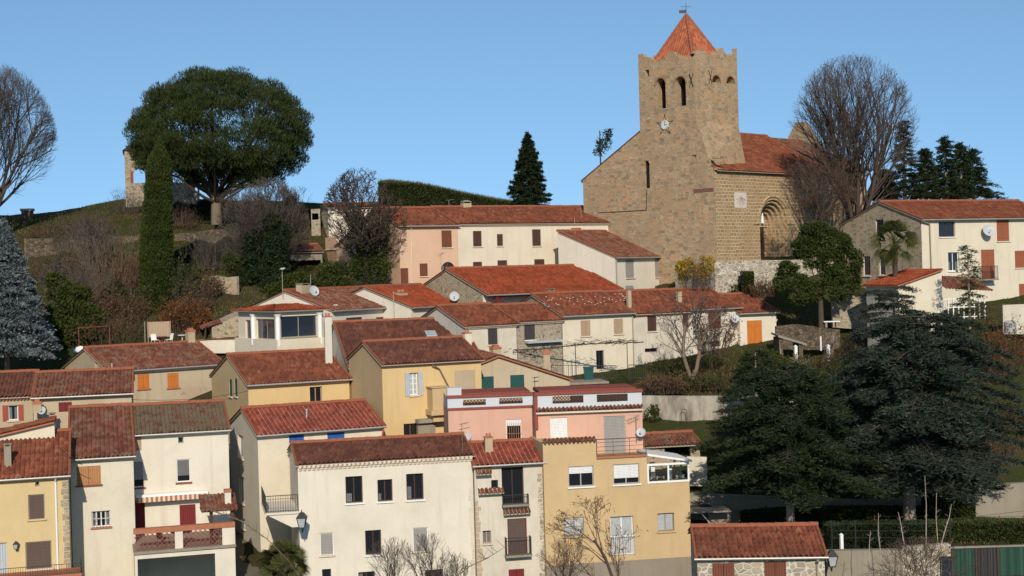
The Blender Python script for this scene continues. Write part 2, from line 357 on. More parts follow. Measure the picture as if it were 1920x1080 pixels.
def wall_face(mb, T, outline, holes=(), mat=0, rev=.22, rmat=None, back=False):
    loops = [[Vector((a, b, 0)) for a, b in outline]]+[[Vector((a, b, 0)) for a, b in h] for h in holes]
    tri = tessellate_polygon(loops); flat = [p for l in loops for p in l]
    fl = [tuple(t_) for t_ in tri]
    mb.add([T(p.x, 0, p.y) for p in flat], fl, mat, [(flat[i].x, flat[i].y) for t_ in fl for i in t_])
    for h in holes:
        n = len(h)
        for i in range(n):
            a, b = h[i], h[(i+1) % n]
            mb.quad(T(a[0], 0, a[1]), T(b[0], 0, b[1]), T(b[0], rev, b[1]), T(a[0], rev, a[1]), mat if rmat is None else rmat)
def arch(u0, u1, z0, z1, n=10):
    r = (u1-u0)/2; c = (u0+u1)/2; zs = z1-r
    return [(u0, z0), (u1, z0)]+[(c+r*math.cos(math.pi*k/n), zs+r*math.sin(math.pi*k/n)) for k in range(n+1)]
def window(par, T, u0, u1, z0, z1, kind, c='brown', f=.5, fc='wht', sill='mortar', dep=.16, glass='glass', label=None, leaves=2, name=None, mull=1, hr=0, sillw=.1):
    W = u1-u0; H = z1-z0; g = .003
    def frame(mb, a0, a1, b0, b1, t=.055, nm=1, nh=0, d0=dep, d1=dep+.05):
        tb(mb, T, a0, a0+t, d0, d1, b0, b1); tb(mb, T, a1-t, a1, d0, d1, b0, b1)
        tb(mb, T, a0+t, a1-t, d0, d1, b0, b0+t); tb(mb, T, a0+t, a1-t, d0, d1, b1-t, b1)
        for k in range(nm):
            x = a0+(a1-a0)*(k+1)/(nm+1); tb(mb, T, x-t*.6, x+t*.6, d0+g, d1-g, b0+t, b1-t)
        for k in range(nh):
            z = b0+(b1-b0)*(k+1)/(nh+1); tb(mb, T, a0+t, a1-t, d0+2*g, d1-2*g, z-t*.3, z+t*.3)
    u0 += g; u1 -= g; z0 += g; z1 -= g
    if kind in ('glass', 'open', 'french'):
        m = MB(); frame(m, u0, u1, z0, z1, nm=mull, nh=hr); wn = m.build(name or ('window' if kind != 'french' else 'french_window'), M[fc], par)
        tb(MB(), T, 0, 1, 0, 1, 0, 1)
        p = MB(); tb(p, T, u0+.01, u1-.01, dep+.02, dep+.035, z0+.01, z1-.01); p.build('pane', M[glass], wn)
        if glass == 'glass' and W > .5 and random.random() < .5:
            cq = MB(); hh = H*random.choice((.35, .5, .85)); cw = W*random.uniform(.22, .42); sd = random.random() < .5
            tb(cq, T, u0+.06, u0+.06+cw*.8, dep+.010, dep+.017, z0+.06, z0+hh)
            if sd: tb(cq, T, u1-.06-cw*.8, u1-.06, dep+.010, dep+.017, z0+.06, z0+hh)
            cq.build('curtain', M['curt2'], wn)
        if kind == 'open':
            for sgn in (0, 1):
                s_ = MB(); lw = W/2*1.02
                a0 = u0-lw-.02 if sgn == 0 else u1+.02
                tb(s_, T, a0, a0+lw, -.055, -.015, z0-.03, z1+.03)
                s_.build('shutter', M['w_'+c], wn)
    elif kind == 'shut':
        m = MB(); tb(m, T, u0, u0+.04, .08, .13, z0, z1); tb(m, T, u1-.04, u1, .08, .13, z0, z1); tb(m, T, u0+.04, u1-.04, .08, .13, z1-.04, z1); wn = m.build(name or 'window', M['w_'+c], par)
        n = leaves; lw = (W-2*g)/n
        for k in range(n):
            s_ = MB(); a0 = u0+k*lw+.008; a1 = u0+(k+1)*lw-.008
            tb(s_, T, a0, a1, .03, .07, z0+.01, z1-.01)
            for zz in (z0+H*.16, z0+H*.82): tb(s_, T, a0+.02, a1-.02, .012, .03, zz-.04, zz+.04)
            s_.build('shutter', M['w_'+c], wn)
    elif kind == 'roll':
        m = MB(); tb(m, T, u0, u0+.05, .07, .16, z0, z1); tb(m, T, u1-.05, u1, .07, .16, z0, z1); tb(m, T, u0+.05, u1-.05, .07, .16, z1-.05, z1)
        if f < .98:
            tb(m, T, u0+.05, u1-.05, .10, .155, z0, z0+.06); zc = z0+.06; xm = (u0+u1)/2
            for k in range(mull): xm = u0+(u1-u0)*(k+1)/(mull+1); tb(m, T, xm-.035, xm+.035, .105, .15, z0+.06, z0+H*(1-f)-.01)
        wn = m.build(name or 'window', M[fc], par)
        if f < .98: p = MB(); tb(p, T, u0+.052, u1-.052, .13, .14, z0+.062, z0+H*(1-f)-.012); p.build('pane', M[glass], wn)
        s_ = MB(); tb(s_, T, u0+.052, u1-.052, .075, .10, z0+H*(1-f), z1-.052); s_.build('roller_shutter', M['r_'+c], wn)
    elif kind == 'door':
        m = MB(); tb(m, T, u0, u0+.06, .10, .17, z0, z1); tb(m, T, u1-.06, u1, .10, .17, z0, z1); tb(m, T, u0+.06, u1-.06, .10, .17, z1-.06, z1); wn = m.build(name or 'door', M['w_'+c], par)
        s_ = MB(); tb(s_, T, u0+.062, u1-.062, .12, .155, z0, z1-.062); tb(s_, T, u0+W*.2, u1-W*.2, .105, .12, z0+H*.1, z0+H*.42); tb(s_, T, u0+W*.2, u1-W*.2, .105, .12, z0+H*.5, z0+H*.9); s_.build('door_leaf', M['w_'+c], wn)
    elif kind == 'dark':
        p = MB(); tb(p, T, u0, u1, dep, dep+.02, z0, z1); wn = p.build(name or 'opening', M['hole_shade'], par)  # near-black panel painted as the shade behind the opening
    if label: wn['label'] = label
    if sill and kind != 'door' and z0 > .5:
        s_ = MB(); tb(s_, T, u0-.08, u1+.08, -sillw, .03, z0-.09, z0-.006); s_.build('sill', M[sill], wn)
    return wn

def tile_sheet(mb, A, B, C, D, rib=.24, row=.40, amp=.026, samp=6, mat=0, lod=1, lift=.045):
    A, B, C, D = [np.array(p, float) for p in (A, B, C, D)]
    W = max(np.linalg.norm(B-A), np.linalg.norm(C-D)); L = np.linalg.norm((D+C)/2-(A+B)/2)
    n = np.cross(B-A, D-A); n /= np.linalg.norm(n)
    if n[2] < 0: n = -n
    nr = max(2, round(W/rib)); nw = max(1, round(L/row)) if lod else 1
    iu = np.arange(nr*samp+1)/samp
    vv = np.repeat(np.arange(nw), 2).astype(float); fv = np.tile([0., 1.], nw); rowi = vv.copy(); v = vv+fv
    if lod == 0: v = np.array([0., 1.]); fv = np.array([1., 1.]); rowi = np.array([0., 0.])
    U, Vg = np.meshgrid(iu, v); _, FVg = np.meshgrid(iu, fv); _, RG = np.meshgrid(iu, rowi)
    c = np.cos(2*np.pi*U); h = amp*np.sign(c)*np.abs(c)**.9
    jit = rng.normal(0, 1, (nw+1, nr+2))
    ti = np.floor(U+.5).astype(int)
    h = h + lift*(1-FVg)*(c > -.2) + .012*jit[RG.astype(int), np.clip(ti, 0, nr+1)]*(c > 0)
    uo = U/nr + .010*rng.normal(0, 1, (nw+1, nr+2))[RG.astype(int), np.clip(ti, 0, nr+1)]/nr*4*(FVg < .5)*(c > 0)
    uo = np.clip(uo, 0, 1)
    vo = Vg/max(nw, 1)
    # slight sag of old roofs
    sag = -.022*np.sin(np.pi*uo)*np.sin(np.pi*np.clip(vo, 0, 1))*min(1, L/5)
    P = ((1-uo)*(1-vo))[..., None]*A+(uo*(1-vo))[..., None]*B+(uo*vo)[..., None]*C+((1-uo)*vo)[..., None]*D+(h+sag)[..., None]*n
    nU = len(iu); nV = len(v)
    idx = np.arange(nU*nV).reshape(nV, nU)
    Q = np.stack([idx[:-1, :-1], idx[:-1, 1:], idx[1:, 1:], idx[1:, :-1]], -1).reshape(-1, 4)
    uc = (U[:-1, :-1]+U[:-1, 1:])/2+.5
    r_ = np.minimum(RG[:-1, :-1], RG[1:, :-1])
    lo = (Vg[:-1, :-1]+Vg[1:, :-1])/2
    UV = np.stack([U, Vg], -1).reshape(-1, 2)[Q.ravel()].reshape(-1, 4, 2)
    # keep each face inside its own tile cell
    UV[:, :, 0] = np.floor(uc.ravel())[:, None]+np.clip(UV[:, :, 0]+.5-np.floor(uc.ravel())[:, None], .02, .98)
    UV[:, :, 1] = r_.ravel()[:, None]+np.clip(UV[:, :, 1]-r_.ravel()[:, None], .02, .98)
    mb.add(P.reshape(-1, 3), Q, mat, UV.reshape(-1, 2))
def ridge_row(mb, p0, p1, r=.12, step=.4, mat=0, lift=.04):
    p0 = Vector(p0); p1 = Vector(p1); L = (p1-p0).length; n = max(1, round(L/step)); d = (p1-p0)/n
    for k in range(n):
        a = p0+d*k+Vector((0, 0, lift+random.uniform(-.01, .01))); b = a+d*1.06
        mb.cyl(a, b, r*1.08, r*.92, 7, mat, True)
def genoise(par, T, u0, u1, z, rows=1, mat='mortar', step=.2, out=.16, name='eave_tile_row'):
    m = MB()
    for r_ in range(rows):
        o_ = out*(1-r_/(rows+.0)); zz = z-.02-r_*.13; n = int((u1-u0)/step)
        tb(m, T, u0, u1, -o_*.8, -.002, zz-.055, zz-.03)
        for k in range(n):
            uc = u0+(k+.5)*(u1-u0)/n
            a = T(uc, -o_, zz-.10); b = T(uc, 0.02, zz-.10)
            m.cyl(a, b, step*.40, step*.34, 6, 0, True)
    return m.build(name, M[mat], par)
def chimney(fr, par, x0, y0, x1, y1, q, H, kind='flat', mat='tan', px='y'):
    """x0..y1 in pixels; q = local depth; H = roof height there"""
    u0, u1, z0, z1 = fr.rect(x0, y0, x1, y1, 'y', q)
    W = u1-u0; m = MB(); dz = min(W*.9, .6); zb = H-.5
    m.box(u0, u1, q, q+dz, zb, z1-.16)
    c = m.build('chimney', M[mat], par)
    k = MB()
    if kind == 'flat':
        k.box(u0-.05, u1+.05, q-.05, q+dz+.05, z1-.04, z1); k.box(u0, u0+W*.2, q+.01, q+dz-.01, z1-.16, z1-.04); k.box(u1-W*.2, u1, q+.01, q+dz-.01, z1-.16, z1-.04); k.box(u0+.02, u1-.02, q+dz*.45, q+dz*.55, z1-.16, z1-.04)
    elif kind == 'pot':
        k.box(u0-.04, u1+.04, q-.04, q+dz+.04, z1-.16, z1-.10); 
        for xx in ((u0*.7+u1*.3), (u0*.3+u1*.7)): k.cyl((xx, q+dz/2, z1-.10), (xx, q+dz/2, z1+.1), W*.17, W*.13, 8)
    elif kind == 'brick':
        k.box(u0-.03, u1+.03, q-.03, q+dz+.03, z1-.26, z1-.1); k.box(u0+W*.2, u1-W*.2, q+.05, q+dz-.05, z1-.1, z1+.05)
    elif kind == 'cap':
        k.box(u0, u0+.1, q+.01, q+dz-.01, z1-.16, z1-.02); k.box(u1-.1, u1, q+.01, q+dz-.01, z1-.16, z1-.02)
        k.hexa([(u0-.06, q-.06, z1-.02), (u1+.06, q-.06, z1-.02), (u1+.06, q+dz+.06, z1-.02), (u0-.06, q+dz+.06, z1-.02), (u0+W*.35, q+dz*.4, z1+.16), (u1-W*.35, q+dz*.4, z1+.16), (u1-W*.35, q+dz*.6, z1+.16), (u0+W*.35, q+dz*.6, z1+.16)])
    if k.ch: k.build('chimney_cap', M['terra' if kind in ('pot', 'brick') else 'concrete'], c)
    return c
def dish(fr, par, px, py, q, rp, D, ax='y', aim=(-.35, -1, .45)):
    c = fr.hit(px, py, ax, q); r = rp*D/F; d = Vector(aim).normalized(); m = MB()
    a = d.orthogonal().normalized(); b = d.cross(a); V = []; nu = 14
    for i in range(4):
        rr = r*i/3; dd = .25*r*(i/3)**2
        for k in range(nu):
            t = 2*math.pi*k/nu; V.append(c+a*math.cos(t)*rr+b*math.sin(t)*rr+d*dd)
    V2 = [v-d*.02 for v in V]
    Q = [[i*nu+k, i*nu+(k+1) % nu, (i+1)*nu+(k+1) % nu, (i+1)*nu+k] for i in range(3) for k in range(nu)]
    m.add(V, Q, 0, None, True); m.add(V2, Q, 0, None, True)
    m.cyl(c-d*.02, c-d*.2-Vector((0, 0, .1)), .03); m.cyl(c-d*.2-Vector((0, 0, .1)), c+Vector((0, .28, -r*1.25)), .022)
    m.cyl(c-b*0-Vector((0, 0, r*.85)), c+d*r*.9-Vector((0, 0, r*.2)), .015); m.box(*[x for i in range(3) for x in ((c+d*r*.9-Vector((0, 0, r*.2)))[i]-.05, (c+d*r*.9-Vector((0, 0, r*.2)))[i]+.05)])
    return m.build('satellite_dish', M['dish'], par)
def aerial(fr, par, px, ytop, ybot, q, arms=((0, .5),), mat='zinc', yaw=.6, L=.9):
    a = fr.hit(px, ybot, 'y', q); b = fr.hit(px, ytop, 'y', q); b.x = a.x; m = MB(); m.cyl(a-Vector((0, 0, .4)), b, .022, .018, 5)
    for t, ln in arms:
        p = b-Vector((0, 0, t)); d = Vector((math.cos(yaw), math.sin(yaw), .08))*ln; e = Vector((-math.sin(yaw), math.cos(yaw), 0))
        m.cyl(p-d*.35, p+d, .013, .013, 4)
        for k in range(7):
            c = p-d*.3+d*1.25*k/6; m.cyl(c-e*.16, c+e*.16, .008, .008, 4)
    return m.build('television_aerial', M[mat], par)
def railing(par, pts, h, z, mat='iron', step=.12, name='railing', r=.012, mid=()):
    m = MB()
    for a, b in zip(pts[:-1], pts[1:]):
        A = Vector((a[0], a[1], z)); B = Vector((b[0], b[1], z)); L = (B-A).length; n = max(1, round(L/step))
        up = Vector((0, 0, h)); m.cyl(A+up, B+up, r*1.7, None, 5); m.cyl(A+Vector((0, 0, .08)), B+Vector((0, 0, .08)), r*1.3, None, 5)
        for t in mid: m.cyl(A+up*t, B+up*t, r, None, 4)
        for k in range(n+1):
            p = A+(B-A)*k/n; m.cyl(p, p+up, r*(1.8 if k in (0, n) else 1), None, 4, 0, False)
    return m.build(name, M[mat], par)
def pipe(par, pts, r=.045, mat='zinc', name='downpipe'):
    m = MB(); m.path([Vector(p) for p in pts], r, 7); return m.build(name, M[mat], par)

class House:
    def __init__(s, label, xl, xr, ye, D, xp=None, yp=None, psi=None, slope=.33, d=None, h=9, name='house', cat='house',
                 wall='cream', side=None, roof='tred', bd=None, over=.28, verge=.14, F_=(), L_=(), mono=False, gutter=True, geno=None, open_back=False,
                 rib=.24, group='village houses', rise=None, flat=False, r=None, roofs=True, quoin=None, back=None):
        E = at(xl, ye, D); ez = E.z-CZ; k = ray(xp, yp) if xp is not None else None
        if psi is None:
            psi = .45
            for _ in range(60):
                rr = (k.z*D-ez)/(slope-k.z*math.cos(psi)); rr = min(max(rr, 1.2), 12)
                sn = (E.x-k.x*(D+rr*math.cos(psi)))/rr; psi = .5*psi+.5*math.asin(max(-.9, min(.9, sn)))
        else:
            psi = R(psi); rr = r or (d or 7)/2
            if mono and r is None: rr = d
            if k is not None and rise is None: slope = (k.z*(D+rr*math.cos(psi))-ez)/rr
        if flat: rr = d or 7; slope = 0
        s.r = rr; s.slope = slope; s.psi = psi
        if rise is not None: s.slope = slope = rise/rr
        s.rise = rr*slope
        kx = ray(xr, ye).x; s.w = w_ = (kx*D-E.x)/(math.cos(psi)-kx*math.sin(psi))
        if mono or flat: s.d = s.r
        else: s.d = rr+(bd if bd is not None else rr)
        if d and not mono and not flat: s.d = d
        s.h = h; s.O = Vector((E.x, E.y, E.z-h)); s.fr = Fr(s.O, psi); s.D = D
        print('%-46s psi=%5.1f r=%4.1f d=%4.1f w=%5.1f slope=%.2f z=%.1f' % (label[:46], math.degrees(psi), s.r, s.d, s.w, s.slope, s.O.z+h))
        s.root = empty(name, s.O, psi, label, cat, group)
        s.TR = lambda u, dd, z: (s.w-dd, u, z)
        m = MB(); d_ = s.d; hb = h+s.rise-slope*(s.d-s.r) if not mono else h+s.rise
        if flat: hb = h
        s.hb = hb
        hf = []; hl = []; todo = []
        for o_ in F_:
            kind, x0, y0, x1, y1 = o_[:5]; kw = dict(o_[5]) if len(o_) > 5 else {}
            u0, u1, z0, z1 = s.fr.rect(x0, y0, x1, y1)
            u0 = max(u0, .02); u1 = min(u1, w_-.02); z1 = min(z1, h-.02)
            hf.append(arch(u0, u1, z0, z1) if kw.pop('arch', 0) else [(u0, z0), (u1, z0), (u1, z1), (u0, z1)])
            todo.append((TF, u0, u1, z0, z1, kind, kw))
        for o_ in L_:
            kind, x0, y0, x1, y1 = o_[:5]; kw = dict(o_[5]) if len(o_) > 5 else {}
            u0, u1, z0, z1 = s.fr.rect(x0, y0, x1, y1, 'x', 0.0)
            u0 = max(u0, .02); u1 = min(u1, d_-.02)
            hl.append(arch(u0, u1, z0, z1) if kw.pop('arch', 0) else [(u0, z0), (u1, z0), (u1, z1), (u0, z1)])
            todo.append((TL, u0, u1, z0, z1, kind, kw))
        side = side or wall
        wall_face(m, TF, [(0, 0), (w_, 0), (w_, h), (0, h)], hf, 0)
        prof = [(0, 0), (d_, 0), (d_, hb), (s.r, h+s.rise), (0, h)] if not (mono or flat) else [(0, 0), (d_, 0), (d_, hb), (0, h)]
        wall_face(m, TL, prof, hl, 1)
        wall_face(m, s.TR, prof, (), 2)
        if not open_back: m.quad((w_, d_, 0), (0, d_, 0), (0, d_, hb), (w_, d_, hb), 2)
        if flat: m.quad((0, 0, h-.01), (w_, 0, h-.01), (w_, d_, h-.01), (0, d_, h-.01), 2)
        if quoin:
            pass
        s.wall = m.build('wall', [M[wall], M[side], M[back or side]], s.root)
        for T, u0, u1, z0, z1, kind, kw in todo:
            if kind == 'deep':
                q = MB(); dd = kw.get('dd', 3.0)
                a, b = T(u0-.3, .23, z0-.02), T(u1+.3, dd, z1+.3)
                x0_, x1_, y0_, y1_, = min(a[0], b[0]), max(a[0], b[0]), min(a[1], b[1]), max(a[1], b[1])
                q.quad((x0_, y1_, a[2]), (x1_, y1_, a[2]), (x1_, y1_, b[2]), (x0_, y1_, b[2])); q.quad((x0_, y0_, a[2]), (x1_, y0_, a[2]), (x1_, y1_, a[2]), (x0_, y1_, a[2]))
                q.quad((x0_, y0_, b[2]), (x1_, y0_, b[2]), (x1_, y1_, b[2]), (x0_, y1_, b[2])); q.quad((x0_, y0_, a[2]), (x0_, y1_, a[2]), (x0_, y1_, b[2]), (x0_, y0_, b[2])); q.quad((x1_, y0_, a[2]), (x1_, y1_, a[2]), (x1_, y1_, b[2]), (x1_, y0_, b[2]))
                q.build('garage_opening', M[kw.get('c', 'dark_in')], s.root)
            elif kind != 'none': window(s.root, T, u0, u1, z0, z1, kind, **kw)
        if roofs and not flat: s.mkroof(roof, over, verge, rib, gutter, mono)
        if geno: genoise(s.root, TF, 0, w_, h-.02, 1, geno)
    def rz(s, y): return s.h+s.slope*y if y <= s.r else s.h+s.rise-s.slope*(y-s.r)
    def mkroof(s, roof, over, verge, rib, gutter, mono):
        m = MB(); w_, sl, h, r = s.w, s.slope, s.h, s.r; t = .09; x0, x1 = -verge, w_+verge
        th = Vector((0, 0, t)); tt = .03; e0 = h-sl*over; zr = h+s.rise
        m.hexa([(x0, -over, e0), (x1, -over, e0), (x1, r, zr), (x0, r, zr), (x0, -over, e0+tt), (x1, -over, e0+tt), (x1, r, zr+tt), (x0, r, zr+tt)], 1)
        L = t+.05
        tile_sheet(m, (x0, -over-.05, e0+L-sl*.05), (x1, -over-.05, e0+L-sl*.05), (x1, r, zr+L), (x0, r, zr+L), rib)
        if not mono:
            yb = s.d+over; zb = s.hb-sl*over
            m.hexa([(x0, r, zr), (x1, r, zr), (x1, yb, zb), (x0, yb, zb), (x0, r, zr+tt), (x1, r, zr+tt), (x1, yb, zb+tt), (x0, yb, zb+tt)], 1)
            tile_sheet(m, (x0, yb, zb+L), (x1, yb, zb+L), (x1, r, zr+L), (x0, r, zr+L), rib, lod=0, samp=4)
        s.roof = m.build('roof', [M[roof], M['fascia']], s.root)
        q = MB(); ridge_row(q, (x0, r, zr+L), (x1, r, zr+L), .12)
        for xx in (x0+.06, x1-.06): ridge_row(q, (xx, -over, e0+L), (xx, r-.1, zr+L-.03), .07, .36, 0, .015)
        q.build('ridge_tiles', M['ridge'], s.roof)
        if gutter:
            g = MB(); g.cyl((x0, -over-.09, e0+.06), (x1, -over-.09, e0+.06), .065, None, 8); g.build('gutter', M['zinc'], s.roof)
    def chim(s, x0, y0, x1, y1, q, kind='flat', mat='tan'):
        yy = s.r*q; return chimney(s.fr, s.roof, x0, y0, x1, y1, yy, s.rz(yy), kind, mat)
def quoins(par, T, u0, u1, z0, z1, mat='stoneg', seed=1, right=True):
    rr = random.Random(seed); z = z0; m = MB()
    while z < z1-.2:
        hh = rr.uniform(.22, .38); ww = (u1-u0)*rr.uniform(.5, 1.0)
        if z+hh > z1: break
        if right: tb(m, T, u1-ww, u1, -.012, .05, z+.02, z+hh)
        else: tb(m, T, u0, u0+ww, -.012, .05, z+.02, z+hh)
        z += hh+.02
    return m.build('corner_stones', M[mat], par)
def tile_hood(fr, par, x0, y0, x1, y1, out=.5, name='tile_hood', depth_=0.0, mat='told'):
    u0, u1, z0, z1 = fr.rect(x0, y0, x1, y1, 'y', depth_-out*.5); m = MB()
    m.hexa([(u0, depth_-out, z0), (u1, depth_-out, z0), (u1, depth_, z1-.05), (u0, depth_, z1-.05), (u0, depth_-out, z0+.05), (u1, depth_-out, z0+.05), (u1, depth_, z1), (u0, depth_, z1)], 1)
    tile_sheet(m, (u0, depth_-out-.06, z0+.07), (u1, depth_-out-.06, z0+.07), (u1, depth_, z1+.05), (u0, depth_, z1+.05), .24, .3, .05)
    return m.build(name, [M[mat], M['fascia']], par)

# ---------------------------------------------------------------- vegetation helpers
def nrm(a): return a/np.maximum(np.linalg.norm(a, axis=-1, keepdims=True), 1e-9)
def leafq(mb, P, Dr, L, W, mat=0, taper=.5):
    n = len(P); Dr = nrm(Dr); s_ = nrm(np.cross(Dr, rng.normal(size=(n, 3))))
    L = L*rng.uniform(.7, 1.3, (n, 1)); W = W*rng.uniform(.7, 1.3, (n, 1))
    V = np.stack([P-s_*W/2, P+s_*W/2, P+Dr*L+s_*W/2*taper, P+Dr*L-s_*W/2*taper], 1).reshape(-1, 3)
    mb.add(V, np.arange(n*4).reshape(-1, 4), mat, np.tile([[0, 0], [1, 0], [1, 1], [0, 1]], (n, 1)))
def tubes(mb, segs, n=3, mat=0):
    """segs: (k,8) p0,p1,r0,r1"""
    S_ = np.asarray(segs, float); P0 = S_[:, :3]; P1 = S_[:, 3:6]; r0 = S_[:, 6:7]; r1 = S_[:, 7:8]; d = nrm(P1-P0)
    ref = np.where(np.abs(d[:, 2:3]) > .9, [[1., 0, 0]], [[0., 0, 1.]]); a = nrm(np.cross(d, ref)); b = np.cross(d, a); k = len(S_)
    V = np.empty((k, 2*n, 3))
    for i in range(n):
        t = 2*math.pi*i/n; o_ = a*math.cos(t)+b*math.sin(t); V[:, i] = P0+o_*r0; V[:, n+i] = P1+o_*r1
    base = (np.arange(k)*2*n)[:, None]
    Q = np.concatenate([base+np.array([[i, (i+1) % n, n+(i+1) % n, n+i]]) for i in range(n)], 0)
    mb.add(V.reshape(-1, 3), Q, mat, None, True)
def lobes_pts(lobes, n, shell=.45):
    lb = np.array(lobes, float); a = (lb[:, 3]*lb[:, 4]+lb[:, 4]*lb[:, 5]+lb[:, 3]*lb[:, 5]); idx = rng.choice(len(lb), n, p=a/a.sum())
    d = nrm(rng.normal(size=(n, 3))); rad = 1-shell*rng.random((n, 1))**1.3
    P = lb[idx, :3]+d*rad*lb[idx, 3:6]; return P, d
def bare(px, pyb, D, pyt, spread, label, cat='tree', seed=1, levels=5, nch=(5, 5, 4, 4, 3), fan=.55, trunk_r=None, up=.35, stems=1, mat='twig', bmat='barkd', fork=.25, name='bare_tree', crown_c=None, leaves=None, group=None, wob=.18, droop=0, lean=0, ivy=None, thin=1.0, minr=.008, asp=1.0, base_drop=0.0):
    rr = random.Random(seed); s_ = D/F; H = (pyb-pyt)*s_; base = at(px, pyb, D); root = empty(name, base, 0, label, cat, group)
    Wd = spread*s_/2; zc = H*(.56 if crown_c is None else crown_c); env = (Wd, Wd*asp, max(H-zc, zc*.8)); up_h = H-zc; dn = zc*.85
    segs = []; tr = trunk_r or H*.022; tips = []; trk = []
    def inside(p):
        ez = up_h if p.z > zc else dn
        return (p.x-lean*H*.5)**2/env[0]**2+p.y**2/env[1]**2+((p.z-zc)/ez)**2
    def grow(p, d, L, r, lv):
        ns = 3 if lv > 1 else 5
        pts = [p]; q = p.copy(); dd = d.copy(); rad = [r]
        for k in range(ns):
            dd = (dd+Vector((rr.gauss(0, wob), rr.gauss(0, wob), rr.gauss(0, wob*.6)))*.6+Vector((0, 0, up*.25 if lv < 3 else up*.18-droop*.2))).normalized()
            q = q+dd*L/ns
            if lv > 0 and inside(q) > 1.05+rr.random()*.12: break
            pts.append(q.copy()); rad.append(r*(1-.75*(k+1)/ns) if lv else r*(1-.45*(k+1)/ns))
        for k in range(len(pts)-1): (trk if lv == 0 else segs).append((*pts[k], *pts[k+1], max(rad[k], minr), max(rad[k+1], minr*.8)))
        if lv >= levels-1 or len(pts) < 2:
            tips.append((pts[-1], dd)); return
        n = nch[min(lv, len(nch)-1)]
        for k in range(n):
            t = (fork+(1-fork)*(k+.6)/n) if lv == 0 else (.2+.8*(k+rr.random())/n)
            f = t*(len(pts)-1); i = min(int(f), len(pts)-2); c = pts[i].lerp(pts[i+1], f-i); rc = rad[i]*(1-(f-i))+rad[i+1]*(f-i)
            ang = rr.uniform(0, 2*math.pi) if lv else 2*math.pi*(k*.382+rr.random()*.1)
            ax = (pts[i+1]-pts[i]).normalized(); o1 = ax.orthogonal().normalized(); o2 = ax.cross(o1)
            sp = fan*rr.uniform(.6, 1.4)
            nd = (ax+(o1*math.cos(ang)+o2*math.sin(ang))*math.tan(min(sp, 1.35))).normalized()
            nl = (L*.62 if lv else max(H*.5, Wd*.9))*rr.uniform(.7, 1.1)*(1.1-.35*t if lv else 1)
            grow(c, nd, nl, rc*(.62 if lv else .55), lv+1)
    for k in range(stems):
        b0 = Vector((0, 0, -.4-base_drop)); a = 2*math.pi*k/max(stems, 1); d0 = Vector((lean, 0, 1)) if stems == 1 else Vector((math.cos(a)*.35, math.sin(a)*.35, 1))
        grow(b0, d0.normalized(), H*(.8 if stems == 1 else .7), tr/(stems**.4), 0)
    m = MB(); tubes(m, trk, 8); m.build('trunk', M[bmat], root)
    m = MB(); big = [x for x in segs if x[6] > .03]; sm = [x for x in segs if x[6] <= .03]
    if big: tubes(m, big, 5, 0)
    if sm: tubes(m, sm, 3, 1)
    m.build('branches', [M[bmat], M[mat]], root)
    if leaves:
        lm, n, L, W = leaves; T_ = [tips[rr.randrange(len(tips))] for _ in range(n)]
        P = np.array([tuple(t_[0]) for t_ in T_])+rng.normal(0, .12, (n, 3)); q = MB(); leafq(q, P, rng.normal(size=(n, 3))+[0, 0, -.6], L, W); q.build('leaves', M[lm], root)
    if ivy:
        lm, n, z0, z1, rad = ivy; ts = rng.random(n); sg = np.array(trk+[x for x in segs if x[6] > .06]); i = rng.integers(0, len(sg), n)
        P = sg[i, :3]*(1-ts[:, None])+sg[i, 3:6]*ts[:, None]; mk = (P[:, 2] > z0) & (P[:, 2] < z1); P = P[mk]; dd_ = nrm(rng.normal(size=P.shape)); P = P+dd_*rad*rng.random((len(P), 1))**.5
        q = MB(); leafq(q, P, dd_, .13, .11); q.build('ivy', M[lm], root)
    print(label[:30], len(segs)); return root
